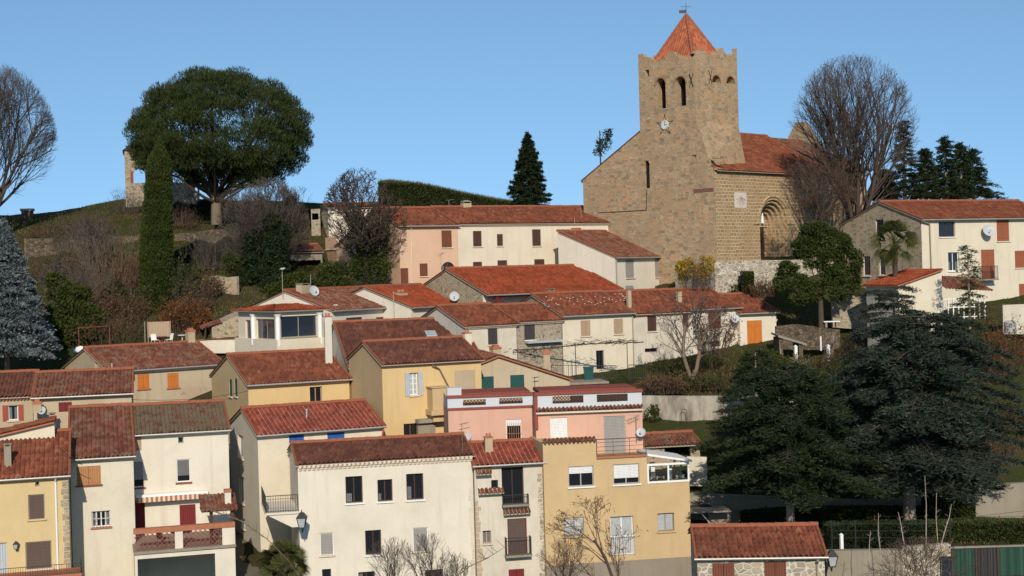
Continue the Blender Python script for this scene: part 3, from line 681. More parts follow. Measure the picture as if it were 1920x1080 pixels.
def conifer(px, pyb, D, pyt, wpx, label, n=90, mat='l_cedar', seed=1, cat='tree', prof=None, droop=.15, q=140, L=.22, W=.07, z0=.1, bark='bark', tr=None, spreadw=.35, rise=.1, name='conifer', group=None, jag=.25, base=None, cy=1.0, gap=0.0, offx=0.0, up=0.2):
    rr = np.random.default_rng(seed); s_ = D/F; H = (pyb-pyt)*s_; Rm = wpx*s_/2; b0 = at(px, pyb, D); root = empty(name, b0, 0, label, cat, group)
    prof = prof or (lambda t: (1-t)**.8)
    tr = tr or H*.018; m = MB()
    m.cyl((0, 0, -.5), (0, 0, H*.45), tr, tr*.75, 10); m.cyl((0, 0, H*.45), (0, 0, H*.97), tr*.75, .02, 8); tk = m.build('trunk', M[bark], root)
    segs = []; Ps = []; Ds = []
    for i in range(n):
        t = z0+(1-z0)*((i+rr.random())/n)**.9; zz = t*H
        a = i*2.39996+rr.normal(0, .25); ln = Rm*prof((t-z0)/(1-z0))*(1-jag*rr.random())
        if ln < .1: ln = .12
        dirh = np.array([math.cos(a), math.sin(a)*cy, 0]); k = 5; pts = []
        for j in range(k+1):
            f = j/k; pts.append(np.array([offx*Rm*t, 0, zz])*1.0+dirh*ln*f+np.array([0, 0, ln*(rise*f-droop*f*f)]))
        for j in range(k): segs.append((*pts[j], *pts[j+1], max(.012, tr*.3*(1-j/k)*min(1, ln/3)), max(.01, tr*.3*(1-(j+1)/k)*min(1, ln/3))))
        nq = max(8, int(q*ln/Rm*1.2)); f = rr.random(nq)**.6*.93+.07; keep = rr.random(nq) > gap; f = f[keep]; nq = len(f)
        ff = f*k; j = np.minimum(ff.astype(int), k-1); PA = np.array(pts); P = PA[j]+(PA[j+1]-PA[j])*(ff-j)[:, None]
        perp = np.array([-dirh[1], dirh[0], 0]); lat = rr.normal(0, 1, nq)*spreadw*ln*(.35+.65*np.sin(np.pi*np.clip(f, 0, .95)))*.5
        clump = np.round(lat*3)/3*.5+lat*.5
        P = P+perp*clump[:, None]+np.stack([np.zeros(nq), np.zeros(nq), -np.abs(lat)*.25+rr.normal(0, .05, nq)], 1)
        dr = dirh*.6+perp*np.sign(lat)[:, None]*.6+rr.normal(0, .45, (nq, 3))+[0, 0, up]
        Ps.append(P); Ds.append(dr)
    m = MB(); tubes(m, segs, 4); m.build('branches', M[bark], root)
    m = MB(); leafq(m, np.concatenate(Ps), np.concatenate(Ds), L, W, 0, .3); m.build('foliage', M[mat], root)
    return root
def cedar(px, pyb, D, pyt, wpx, label, n=90, mat='l_cedar', seed=1, prof=None, z0=.15, bark='barkg', tr=.35, rise=.12, droop=.35, sub=8, q=90, L=.17, W=.06, jag=.45, cy=.9, name='cedar_tree', cat='cedar', group=None, lean=0.0):
    rr = np.random.default_rng(seed); s_ = D/F; H = (pyb-pyt)*s_; Rm = wpx*s_/2; root = empty(name, at(px, pyb, D), 0, label, cat, group); m = MB()
    m.cyl((0, 0, -.5), (0, 0, H*.4), tr, tr*.72, 10); m.cyl((0, 0, H*.4), (lean, 0, H*.97), tr*.72, .03, 8); m.build('trunk', M[bark], root); segs = []; Ps = []; Ds = []
    for i in range(n):
        t = (i+rr.random())/n; zz = (z0+(1-z0)*t)*H; a = i*2.39996+rr.normal(0, .3); ln = Rm*prof(t)*(1-jag*rr.random()**1.5); ln = max(ln, .25)
        d = np.array([math.cos(a), math.sin(a)*cy, 0.]); perp = np.array([-d[1], d[0], 0]); k = 6; pt = []; rs = rise*rr.uniform(.3, 1.6); bend = rr.normal(0, .12)
        for j in range(k+1): f = j/k; pt.append(np.array([lean*zz/H, 0, zz])+d*ln*f+perp*ln*bend*f*f+np.array([0, 0, ln*(rs*f-(rs+droop*.35)*f**2.2)]))
        pt = np.array(pt)
        for j in range(k): segs.append((*pt[j], *pt[j+1], max(.015, tr*.28*(1-j/k)*ln/Rm), max(.012, tr*.28*(1-(j+1)/k)*ln/Rm)))
        ns = max(3, int(sub*ln/Rm*1.3)+2)
        for j in range(ns):
            f = .22+.78*(j+rr.random()*.7)/ns; ff = min(f, .999)*k; jj = int(ff); p = pt[jj]+(pt[jj+1]-pt[jj])*(ff-jj); sg = 1 if j % 2 else -1
            sd = d*rr.uniform(.4, .9)+perp*sg*rr.uniform(.5, 1.0); sd /= np.linalg.norm(sd); sl = ln*.42*(1.15-f)*rr.uniform(.6, 1.3)+.25
            if j == ns-1: sd = d; sl = .5
            e = p+sd*sl+np.array([0, 0, -sl*.22]); segs.append((*p, *e, .02, .01))
            m_ = int(q*(.4+sl/Rm*2.2)); u = rr.random(m_)[:, None]; P = p+(e-p)*u+rr.normal(0, 1, (m_, 3))*[.17, .17, .05]*(.5+sl*.25); P[:, 2] -= .10*rr.random(m_)**2*2
            Ps.append(P); Ds.append(sd*.55+rr.normal(0, .55, (m_, 3))*[1, 1, .5]+[0, 0, .12])
    m = MB(); tubes(m, segs, 4); m.build('branches', M['barkd'], root); m = MB(); leafq(m, np.concatenate(Ps), np.concatenate(Ds), L, W, 0, .35); m.build('foliage', M[mat], root); print(label[:30], sum(len(x) for x in Ps)); return root
def bushy(px, pyb, D, lobes_px, n, label, cat='bush', mat='l_green', L=.13, W=.1, trunk=None, name='bush', group=None, shell=.5, upb=.3, inner=True, bark='barkd', dy=.8, stems=()):
    """lobes_px: (cx,cy,rx,ry) in pixels, optional 5th: depth offset in m"""
    s_ = D/F; base = at(px, pyb, D); root = empty(name, base, 0, label, cat, group); lb = []
    for l in lobes_px:
        c = at(l[0], l[1], D)-base; rx, ry = l[2]*s_, l[3]*s_; lb.append((c.x, c.y+(l[4] if len(l) > 4 else 0), c.z, rx, min(rx, ry*1.3)*dy, ry))
    l0 = list(lb); r_ = random.Random(len(lobes_px)+int(px))
    for l in l0:
        for _ in range(13):
            d_ = Vector((r_.gauss(0, 1), r_.gauss(0, 1), r_.gauss(.25, 1))).normalized(); k = r_.uniform(.22, .48); lb.append((l[0]+d_.x*l[3]*.92, l[1]+d_.y*l[4]*.92, l[2]+d_.z*l[5]*.92, l[3]*k, l[4]*k, l[5]*k))
    P, d = lobes_pts(lb, n, shell); lb = l0; q = MB(); leafq(q, P, d*.7+rng.normal(0, .6, P.shape)+[0, 0, upb], L, W)
    q.build('foliage', M[mat], root)
    m = MB()
    if trunk: m.cyl((0, 0, -.4), (0, 0, trunk[1]*s_), trunk[0]*s_/2, trunk[0]*s_*.35, 9)
    else: m.cyl((0, 0, -.3), (0, 0, max(.2, lb[0][2])), .06, .04, 6)
    cc = Vector((0, 0, (trunk[1]*s_*.9) if trunk else 0))
    for l in lb:
        e = Vector(l[:3]); mid = cc.lerp(e, .5)+Vector((0, 0, -.1*abs(e.x))); r_ = (trunk[0]*s_*.14) if trunk else .03
        m.cyl(cc, mid, r_, r_*.7, 5); m.cyl(mid, e, r_*.7, r_*.3, 5)
    m.build('trunk' if trunk else 'stem', M[bark], root)
    return root
def scrub(px, pyb, D, wpx, hpx, label, n=300, mat='twig', seed=1, leaves=None, name='shrub', group=None, cat='bush', dep=None):
    """many thin stems fanning out of the ground, with side twigs"""
    rr = np.random.default_rng(seed); s_ = D/F; base = at(px, pyb, D); root = empty(name, base, 0, label, cat, group); W_ = wpx*s_/2; H = hpx*s_; dep = dep or W_*.6
    segs = []; tips = []
    for i in range(n):
        x = rr.uniform(-1, 1); y = rr.uniform(-1, 1); h = H*(.5+.5*rr.random())*(1-.45*x*x)
        p = np.array([x*W_*.75, y*dep*.75, -.2]); d = np.array([x*.35+rr.normal(0, .2), y*.35+rr.normal(0, .2), 1.]); d /= np.linalg.norm(d); r_ = .018
        for k in range(4):
            q_ = p+d*h/4; segs.append((*p, *q_, r_*(1-k*.2), r_*(.8-k*.2)))
            if k > 0:
                for _ in range(3):
                    dd = d+rr.normal(0, .6, 3); dd /= np.linalg.norm(dd); e = q_+dd*h*.25*rr.random(); segs.append((*q_, *e, .009, .006)); tips.append(e)
            p = q_; d = d+rr.normal(0, .15, 3); d /= np.linalg.norm(d)
        tips.append(p)
    m = MB(); tubes(m, segs, 3); m.build('stems', M[mat], root)
    if leaves:
        lm, nl, L, W = leaves; tp = np.array(tips); P = tp[rr.integers(0, len(tp), nl)]+rr.normal(0, .1, (nl, 3)); m = MB(); leafq(m, P, rr.normal(size=(nl, 3)), L, W); m.build('foliage', M[lm], root)
    return root
def fan_palm(px, pyb, D, pyt, rpx, label, n=34, trunk_w=20, seed=3):
    rr = random.Random(seed); s_ = D/F; base = at(px, pyb, D); H = (pyb-pyt)*s_; root = empty('palm_tree', base, 0, label, 'palm tree')
    m = MB(); tw = trunk_w*s_/2; k = 14
    for i in range(k): m.cyl((rr.uniform(-.02, .02), 0, H*i/k-.2), (0, 0, H*(i+1)/k-.2), tw*(.85+.3*(i/k)), tw*(1.0+.3*(i/k)), 9)
    m.build('trunk', M['barkd'], root); c = Vector((0, 0, H)); r_ = rpx*s_; q = MB(); st = MB()
    for i in range(n):
        a = 2*math.pi*rr.random(); el = R(rr.uniform(-55, 80)); d = Vector((math.cos(a)*math.cos(el), math.sin(a)*math.cos(el), math.sin(el))); pl = r_*.5; e = c+d*pl; st.cyl(c, e, .02, .015, 4)
        o1 = d.orthogonal().normalized(); o2 = d.cross(o1); side = (o1 if abs(o1.z) < abs(o2.z) else o2); 
        for j in range(22):
            t = -1.25+2.5*j/21; dd = d*math.cos(t)+side*math.sin(t); ln = r_*.55*(1-.25*abs(t)/1.25); mid = e+dd*ln*.6; tip = e+dd*ln+Vector((0, 0, -ln*.22)); wv = d.cross(side).cross(dd).normalized()*.028
            q.quad(e-wv*.5, e+wv*.5, mid+wv, mid-wv); q.quad(mid-wv, mid+wv, tip+wv*.2, tip-wv*.2)
    st.build('leaf_stalks', M['l_palm'], root); q.build('fronds', M['l_palm'], root); return root
def free_wall(label, pts, mat, name='garden_wall', cat='wall', th=.35, group=None, cap=None):
    """pts: (px, ytop, ybot, D) along the wall"""
    tops = [at(x, a, D) for x, a, b, D in pts]; bots = [at(x, b, D) for x, a, b, D in pts]; O = bots[0]; root = empty(name, O, 0, label, cat, group); m = MB(); c = MB()
    for i in range(len(pts)-1):
        t0, t1 = tops[i]-O, tops[i+1]-O; b0, b1 = bots[i]-O, bots[i+1]-O; b0.x, b0.y = t0.x, t0.y; b1.x, b1.y = t1.x, t1.y; b0.z -= .6; b1.z -= .6
        n = Vector((-(t1-t0).y, (t1-t0).x, 0)).normalized()*th
        if n.y < 0: n = -n
        L0 = (t1-t0).length
        V = [b0, b1, b1+n, b0+n, t0, t1, t1+n, t0+n]; m.add(V, BF, 0)
        if cap:
            n2 = n.normalized()*.06; u_ = Vector((0, 0, .1)); c.hexa([t0-n2, t1-n2, t1+n+n2, t0+n+n2, t0-n2+u_, t1-n2+u_, t1+n+n2+u_, t0+n+n2+u_])
    m.build('wall_face', M[mat], root)
    if cap: c.build('coping', M[cap], root)
    return root
def hedge(label, pts, mat='l_hedge', th=1.2, n=9000, L=.12, W=.09, group=None, name='hedge'):
    O = at(pts[0][0], pts[0][2], pts[0][3]); root = empty(name, O, 0, label, 'hedge', group); m = MB(); P = []; Dn = []; tot = 0; qs = []
    for i in range(len(pts)-1):
        (x0, a0, c0, D0), (x1, a1, c1, D1) = pts[i], pts[i+1]; t0, t1, b0, b1 = at(x0, a0, D0)-O, at(x1, a1, D1)-O, at(x0, c0, D0)-O, at(x1, c1, D1)-O
        b0.x, b0.y, b1.x, b1.y = t0.x, t0.y, t1.x, t1.y; b0.z -= .3; b1.z -= .3
        nn = Vector((-(t1-t0).y, (t1-t0).x, 0)).normalized(); nn = nn if nn.y > 0 else -nn; qs.append((t0, t1, b0, b1, nn)); i_ = .1
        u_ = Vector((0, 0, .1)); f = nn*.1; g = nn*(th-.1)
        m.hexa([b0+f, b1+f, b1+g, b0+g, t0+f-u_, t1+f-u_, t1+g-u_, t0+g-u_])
    m.build('stems', M['inner'], root); q = MB(); areas = [(t1-t0).length*((t0.z-b0.z)+(t1.z-b1.z)+2*th)/2 for t0, t1, b0, b1, _ in qs]  # solid dark block between the leaves, inner shade in its colour
    for (t0, t1, b0, b1, nn), ar in zip(qs, areas):
        k = int(n*ar/sum(areas)); u = rng.random((k, 1)); top = rng.random((k, 1)) < th/((t0.z-b0.z+t1.z-b1.z)/2+th); v = rng.random((k, 1)); T0, T1, B0, B1, NN = [np.array(x) for x in (t0, t1, b0, b1, nn)]
        tp = T0*(1-u)+T1*u; bt = B0*(1-u)+B1*u; Pp = np.where(top, tp+NN*v*th, tp*(1-v)+bt*v); dd = np.where(top, [[0, 0, 1.]], -NN)+rng.normal(0, .5, (k, 3)); Pp = Pp+rng.normal(0, .04, (k, 3)); P.append(Pp); Dn.append(dd)
        kb = k//4; u = rng.random((kb, 1)); v = rng.random((kb, 1)); tp = T0*(1-u)+T1*u+NN*th; bt = B0*(1-u)+B1*u+NN*th; P.append(tp*(1-v)+bt*v); Dn.append(NN+rng.normal(0, .5, (kb, 3)))
    leafq(q, np.concatenate(P), np.concatenate(Dn), L, W); q.build('foliage', M[mat], root); return root
# ================================================================ ground
GP = []
for row in [
 [(-300,1500,60),(200,1500,60),(700,1500,60),(1200,1480,60),(1700,1450,58),(2200,1450,58)],
 [(-200,1200,80),(250,1200,80),(460,1110,84),(700,1200,82),(1150,1190,80),(1300,1200,76),(1560,1120,72),(1850,1120,70),(2150,1120,70)],
 [(-200,900,94),(80,900,94),(443,1000,94),(490,1062,86),(700,900,92),(1000,900,92),(1270,1160,84),(1150,1160,84),(1345,1060,78),(1550,1012,80),(1850,1022,78),(2100,1022,80)],
 [(1280,905,91),(1420,960,90),(1660,975,90),(1850,960,92),(1860,905,95),(2050,900,96)],
 [(-200,760,105),(60,720,108),(300,690,112),(700,760,100),(1000,760,100),(1300,805,97),(1450,800,98),(1600,800,99),(1850,790,101),(2100,790,102)],
 [(-200,690,112),(20,690,113),(150,655,116),(250,648,116),(370,640,116),(440,640,116),(700,660,110),(900,725,104),(1210,728,104),(1400,718,105),(1560,690,108),(900,690,110),(1080,702,110),(1200,700,111),(1300,694,111),(1450,690,113),(1400,690,113),(1750,690,108),(1900,650,110)],
 [(60,600,122),(250,585,124),(420,600,120),(520,585,124),(700,590,124),(900,600,120),(1100,600,121),(1300,600,121),(1500,640,118),(1620,640,116),(1800,610,115),(2050,620,115)],
 [(-200,470,140),(60,478,140),(250,480,138),(370,560,128),(430,545,129),(600,530,135),(900,500,140),(1150,570,128),(1300,562,123),(1215,575,126),(1460,555,124),(1620,560,122),(1800,560,122),(2100,560,122)],
 [(-250,425,152),(0,408,154),(100,403,155),(130,398,155),(190,380,156),(235,374,156),(330,374,156),(440,385,156),(520,378,157),(620,388,157),(720,392,157),(1000,392,156),(1150,530,138),(1200,548,132),(1240,560,129),(1340,496,128),(1480,494,132),(1620,470,140),(1800,470,140),(2100,450,140)],
]: GP += row
pts = [at(*g) for g in GP]
for x in (-80, -50, -20, 10, 40, 80): pts += [Vector((x, 190, 30)), Vector((x, 230, 18))]
X = np.array([(p.x, p.y) for p in pts]); Zc = np.array([p.z for p in pts])
def tps(r2): return .5*r2*np.log(np.maximum(r2, 1e-9))
K = tps(((X[:, None]-X[None])**2).sum(-1))+np.eye(len(X))*6.0; Pm = np.c_[np.ones(len(X)), X]
sol = np.linalg.solve(np.block([[K, Pm], [Pm.T, np.zeros((3, 3))]]), np.r_[Zc, 0, 0, 0])
def gz(Q):
    Q = np.atleast_2d(Q); out = np.empty(len(Q))
    for i in range(0, len(Q), 4000):
        q = Q[i:i+4000]; out[i:i+4000] = tps(((q[:, None]-X[None])**2).sum(-1))@sol[:-3]+np.c_[np.ones(len(q)), q]@sol[-3:]
    return out
gx = np.r_[-3000, -1200, -500, -250, -150, np.arange(-85, 85.1, .8), 150, 250, 500, 1200, 3000]; gy = np.r_[-600, -200, 0, 30, np.arange(50, 215, .8), 260, 330, 500, 1000, 3500]
GX, GY = np.meshgrid(gx, gy); Q = np.c_[GX.ravel(), GY.ravel()]; cl = np.c_[np.clip(Q[:, 0], -85, 85), np.clip(Q[:, 1], 50, 215)]
Z = gz(cl); dist = np.hypot(*(Q-cl).T); f = np.clip(dist/70, 0, 1); f = f*f*(3-2*f); Z = Z*(1-f)+2*f
Z += (rng.normal(0, .05, len(Z)))*(dist < 1)
n_x = len(gx); idx = np.arange(len(Q)).reshape(len(gy), n_x); m = MB()
m.add(np.c_[Q, Z], np.stack([idx[:-1, :-1], idx[:-1, 1:], idx[1:, 1:], idx[1:, :-1]], -1).reshape(-1, 4), 0, None, True)
gm, t, b = newmat('rough_hillside_ground', 1, .05); v = co(t)
c1 = mix(t, ramp(t, noise(t, v, .12, 6, .65), [(.4, (0,0,0)), (.6, (1,1,1))]), (.034, .036, .012), (.068, .050, .028))
c2 = mix(t, ramp(t, noise(t, v, 1.2, 6, .7), [(.45, (0,0,0)), (.62, (1,1,1))]), c1, (.034, .050, .010))
c3 = mix(t, ramp(t, noise(t, v, 3.5, 5, .7), [(.66, (0,0,0)), (.70, (1,1,1))]), c2, (.16, .125, .08))
t.links.new(c3, b.inputs['Base Color']); bump(t, b, noise(t, v, 3, 6, .7), 1, .15)
tag(m.build('ground', gm), kind='structure')
def ground_z(x, y): return float(gz([[x, y]])[0])
# rough grass over the open slopes
def scatter(label, n, boxes, mat, L, W, name='grass', up=1.2):
    P = []
    for (px0, px1, D0, D1, wt) in boxes:
        k = int(n*wt); d = rng.uniform(D0, D1, k); px = rng.uniform(px0, px1, k); x = (px-PX)/F*d; P.append(np.c_[x, d, gz(np.c_[x, d])])
    P = np.concatenate(P); cl_ = np.sin(P[:, 0]*.9+np.sin(P[:, 1]*.7)*2)+np.sin(P[:, 1]*1.3+P[:, 0]*.4); P = P[cl_ > rng.uniform(-2.2, 1.2, len(P))]; q = MB(); leafq(q, P, rng.normal(0, .45, P.shape)+[0, 0, up], L, W, 0, .2)
    o_ = q.build(name, M[mat]); tag(o_, label, name, kind='stuff'); return o_
scatter('short rough grass and weeds growing over the hill slope and gardens', 60000, [(-60, 620, 116, 157, .6), (1200, 1920, 78, 128, .3), (380, 560, 118, 140, .1)], 'l_grass', .16, .05)
scatter('low brown dead weeds and brambles covering the hillside banks', 26000, [(-60, 620, 118, 152, .6), (1200, 1700, 98, 122, .4)], 'l_brown', .22, .10, 'undergrowth')

# ================================================================ church
ch = House('old stone village church with square crenellated bell tower and tiled nave', 1340, 1566, 317, 128, 1212, 240, psi=45, d=15.8, h=13, name='church', cat='church', wall='church2', side='church', roof='tred', gutter=False, over=.35, verge=-.05, group='none',
  F_=[('none', 1425, 374, 1476, 492, dict(arch=1)), ],
  L_=[('none', 1209, 302, 1218, 353, dict(arch=1))], rib=.28)
del ch.root['group']
root = ch.root; fr = ch.fr
# portal: stepped arches sunk into the south wall
u0, u1, z0, z1 = fr.rect(1425, 374, 1476, 492); zs = z1-(u1-u0)/2; uc = (u0+u1)/2; Rr = (u1-u0)/2
m = MB(); dep0 = .22; steps = 4; ns = 14
for k in range(steps):
    r0 = Rr-.30*k; r1 = Rr-.30*(k+1); d0 = dep0+.32*k
    # front ring face at d0 and inner soffit to next depth
    for i in range(ns):
        a, b = math.pi*i/ns, math.pi*(i+1)/ns; P = lambda r_, t_, d_: (uc+r_*math.cos(t_), d_, zs+r_*math.sin(t_))
        m.quad(P(r0, a, d0), P(r0, b, d0), P(r1, b, d0), P(r1, a, d0)); m.quad(P(r1, a, d0), P(r1, b, d0), P(r1, b, d0+.32), P(r1, a, d0+.32))
        m.cyl(P(r1+.06, a, d0+.04), P(r1+.06, b, d0+.04), .075, None, 5, 0, False)
    for sg in (-1, 1):
        m.quad((uc+sg*r0, d0, z0), (uc+sg*r1, d0, z0), (uc+sg*r1, d0, zs), (uc+sg*r0, d0, zs)); m.quad((uc+sg*r1, d0, z0), (uc+sg*r1, d0+.32, z0), (uc+sg*r1, d0+.32, zs), (uc+sg*r1, d0, zs))
rf = Rr-.30*steps; dk_ = dep0+.32*steps
m.add([(uc, dk_, zs)]+[(uc+rf*math.cos(math.pi*i/ns), dk_, zs+rf*math.sin(math.pi*i/ns)) for i in range(ns+1)], [[0, i+1, i+2] for i in range(ns)])
m.box(uc-rf-.01, uc+rf+.01, dk_-.12, dk_+.1, zs-.32, zs)                     # lintel
m.box(uc-rf-.02, uc-rf+.45, dk_-.02, dk_+.1, z0, zs-.32); m.box(uc+rf-.45, uc+rf+.02, dk_-.02, dk_+.1, z0, zs-.32)
for i in range(22):                                                        # outer hood band, proud of the wall
    a, b = math.pi*i/22, math.pi*(i+1)/22; m.cyl((uc+(Rr+.28)*math.cos(a), -.02, zs+(Rr+.28)*math.sin(a)), (uc+(Rr+.28)*math.cos(b), -.02, zs+(Rr+.28)*math.sin(b)), .10, None, 5, 0, False)
m.box(u0-.9, u0-.002, -.10, .0, zs-.14, zs); m.box(u1+.002, u1+1.2, -.10, .0, zs-.14, zs)
m.box(u0+.01, u1-.01, .01, dk_+.1, z0-.2, z0+.25)
po = m.build('portal', M['church2'], root)
q = MB(); q.box(uc-rf+.45, uc+rf-.45, dk_+.02, dk_+.08, z0, zs-.32); q.build('door', M['w_dbrown'], po)
q = MB(); q.add([(uc-.45, dk_-.10, zs+.05), (uc+.45, dk_-.10, zs+.05), (uc+.45, dk_-.10, zs+1.0), (uc, dk_-.10, zs+1.45), (uc-.45, dk_-.10, zs+1.0)], [[0, 1, 2], [0, 2, 3], [0, 3, 4]]); q.build('niche', M['w_pgrey'], po)
q = MB(); q.cyl((uc, dk_-.25, zs+.02), (uc, dk_-.25, zs+.75), .17, .12, 9); q.ball((uc, dk_-.25, zs+.88), .11, .11, .14); q.build('statue', M['wht'], po)
# sundial
a0, a1, b0, b1 = fr.rect(1377, 361, 1399, 390); q = MB(); q.box(a0, a1, -.05, -.002, b0, b1); sdl = q.build('sundial', stucco('sundial_plaster', (.60, .53, .47), .3), root)
am = (a0+a1)/2; q = MB(); q.cyl((am, -.05, b1-.35), (am+.1, -.5, b1-.8), .018, None, 4)
for k in range(7):
    t_ = math.pi*(1.1+.8*k/6); q.cyl((am+.15*math.cos(t_), -.056, b1-.4+.15*math.sin(t_)), (am+.75*math.cos(t_), -.056, b1-.4+.9*math.sin(t_)), .012, None, 4)
q.build('gnomon', M['iron'], sdl)
# west lancet: flat panel behind the hole, inner shade put into its near-black colour
a0, a1, b0, b1 = fr.rect(1209, 302, 1218, 353, 'x', 0); q = MB(); q.box(.22, .26, a0-.1, a1+.1, b0-.1, b1+.1); q.build('lancet_window', M['hole_shade'], root)
q = MB(); 
for i in range(12):
    a, b = math.pi*i/12, math.pi*(i+1)/12; rr_ = (a1-a0)/2+.12; cz_ = b1-(a1-a0)/2; q.cyl((-.02, (a0+a1)/2+rr_*math.cos(a), cz_+rr_*math.sin(a)), (-.02, (a0+a1)/2+rr_*math.cos(b), cz_+rr_*math.sin(b)), .08, None, 5, 0, False)
q.build('window_arch', M['church2'], root)
# lightning cable down the west wall
P = [fr.hit(*p, 'x', -.03) for p in ((1212, 356), (1212, 394), (1122, 399))]; pipe(root, P, .03, 'iron', 'cable')
a = fr.hit(1300, 357, 'x', -.02); b_ = fr.hit(1338, 360, 'x', -.02); q = MB(); q.box(-.03, .02, b_.y, a.y, a.z-.22, a.z+.1); q.build('red_stone_band', plain('dark_red_stone', (.17, .075, .06), .9), root)
# ---- tower
tn = fr.hit(1306, 250, 'x', -.014)                 # near corner on the west wall plane
ty0 = tn.y; tl = fr.hit(1200, 240, 'x', -.014).y    # left corner
TW = tl-ty0; ztop = fr.hit(1306, 110, 'x', -.014).z; zb = ch.h-2.2; zbw = fr.hit(1306, 290, 'x', -.014).z
KW = [(1199,101),(1205,101),(1206,106),(1217,107),(1223,112),(1232,114),(1242,110),(1250,104),(1257,96),(1261,97),(1267,101),(1280,106),(1290,110),(1296,109),(1301,104),(1306,99)]
KS = [(1306,99),(1310,94),(1315,92),(1324,97),(1330,103),(1335,105),(1340,102),(1345,97),(1350,94),(1351,90),(1356,90),(1357,96),(1361,101),(1366,105),(1372,105),(1374,100),(1380,101),(1385,99),(1385.5,92),(1393,92)]
xr_ = -.014+TW*.98
mt = MB(); bt = .22
def TWL(u, d, z):                                   # west face, slight batter
    k = (ztop-z)/(ztop-zb)*bt; return (-.014+d, tl-u*(TW), z) if True else None
TL_ = lambda u, d, z: (-.014+d, ty0+u, z)
TS_ = lambda u, d, z: (-.014+u, ty0+d, z)
lw = [fr.rect(*b_, 'x', -.014) for b_ in ((1230, 147, 1248, 204), (1266, 144, 1286, 199))]
def crenel(u, n_): return None
def skyline(L, seed):
    r_ = random.Random(seed); out = [(0, 1.0), (.4, .95), (.45, .45)]; u = .45
    ms = [(.27, .55), (.5, .9), (.74, .8)] if seed == 1 else [(.12, .5), (.42, .75), (.62, .85)]
    u = .45
    pts_ = [(0, .95), (.35, .95), (.38, .55), (.8, .45), (1.0, .35)]
    for c, hh in ms:
        x = c*L; pts_ += [(x-.75, .15+r_.uniform(0, .15)), (x-.42, .55*hh+.2), (x-.3, hh+.25), (x-.02, hh+.55), (x+.28, hh+.3), (x+.45, .5*hh+.2), (x+.8, .12+r_.uniform(0, .1))]
    pts_ += [(L-1.1, .3), (L-1.05, .6), (L-.4, .5), (L-.36, 1.0), (L, 1.0)]
    pts_ = [(p[0], p[1]+(r_.uniform(-.10, .10) if 0 < i < len(pts_)-1 else 0)) for i, p in enumerate(pts_)]
    return [p for i, p in enumerate(pts_) if i == 0 or p[0] > max(q_[0] for q_ in pts_[:i])+.001]
TS = TW*.98
h1 = [arch(a, b, c, d) for a, b, c, d in lw]
sm = [fr.rect(1210, 131, 1217, 143, 'x', -.014)]
hs_ = [[(a-ty0, c), (b-ty0, c), (b-ty0, d), (a-ty0, d)] for a, b, c, d in sm]
h1 = [[(p[0]-ty0, p[1]) for p in h] for h in h1]
zt = ztop-.35
skw = [fr.hit(*p, 'x', -.014) for p in KW]; skw = [((TW if i == 0 else (0 if i == len(KW)-1 else p.y-ty0)), p.z) for i, p in enumerate(skw)]
sks = [fr.hit(*p, 'y', ty0) for p in KS]; sks = [((0 if i == 0 else (TS if i == len(KS)-1 else min(p.x+.06, TS-.01*(len(KS)-i)))), p.z) for i, p in enumerate(sks)]
sks[0] = (0, skw[-1][1]); sks = sks[::-1]; zt = min(z for _, z in skw)-.1
out1 = [(0, zbw), (TW, zbw)]+skw
wall_face(mt, TL_, out1, h1+hs_, 0, .9)
sw = [fr.rect(*b_, 'y', ty0) for b_ in ((1335, 142, 1350, 155), (1362, 144, 1376, 157))]
h2 = [arch(a+.06, b+.06, c, d) for a, b, c, d in sw]
wall_face(mt, TS_, [(0, zb), (TS, zb)]+sks, h2, 0, .9)
for T_, L_ in (((lambda u, d, z: (-.014+u, tl-d, z)), TS), ((lambda u, d, z: (-.014+TS-d, ty0+u, z)), TW)):
    wall_face(mt, T_, [(0, zb), (L_, zb)]+[(L_-u, zt+v_) for u, v_ in skyline(L_, 2)], (), 0, .1)
# inner faces of the parapet, wall walk
for (x0, x1, y0, y1) in ((.50, .56, ty0+.6, tl-.6), (TS-.7, TS-.64, ty0+.6, tl-.6)): mt.box(x0, x1, y0, y1, zt-1.2, zt+.4)
for (y0, y1) in ((ty0+.5, ty0+.56), (tl-.6, tl-.54)): mt.box(.5, TS-.64, y0, y1, zt-1.2, zt+.4)
mt.quad((0, ty0+.02, zt-.2), (TS-.1, ty0+.02, zt-.2), (TS-.1, tl-.02, zt-.2), (0, tl-.02, zt-.2))
# ragged masonry on top of the wall heads (thickness of the parapet)
for T_, sk_ in ((TL_, skw), (TS_, sks)):
    for (xa, za), (xb, zb_) in zip(sk_[:-1], sk_[1:]): mt.quad(T_(xa, 0, za), T_(xb, 0, zb_), T_(xb, .55, zb_), T_(xa, .55, za)); mt.quad(T_(xa, .55, za), T_(xb, .55, zb_), T_(xb, .55, zt-.3), T_(xa, .55, zt-.3))
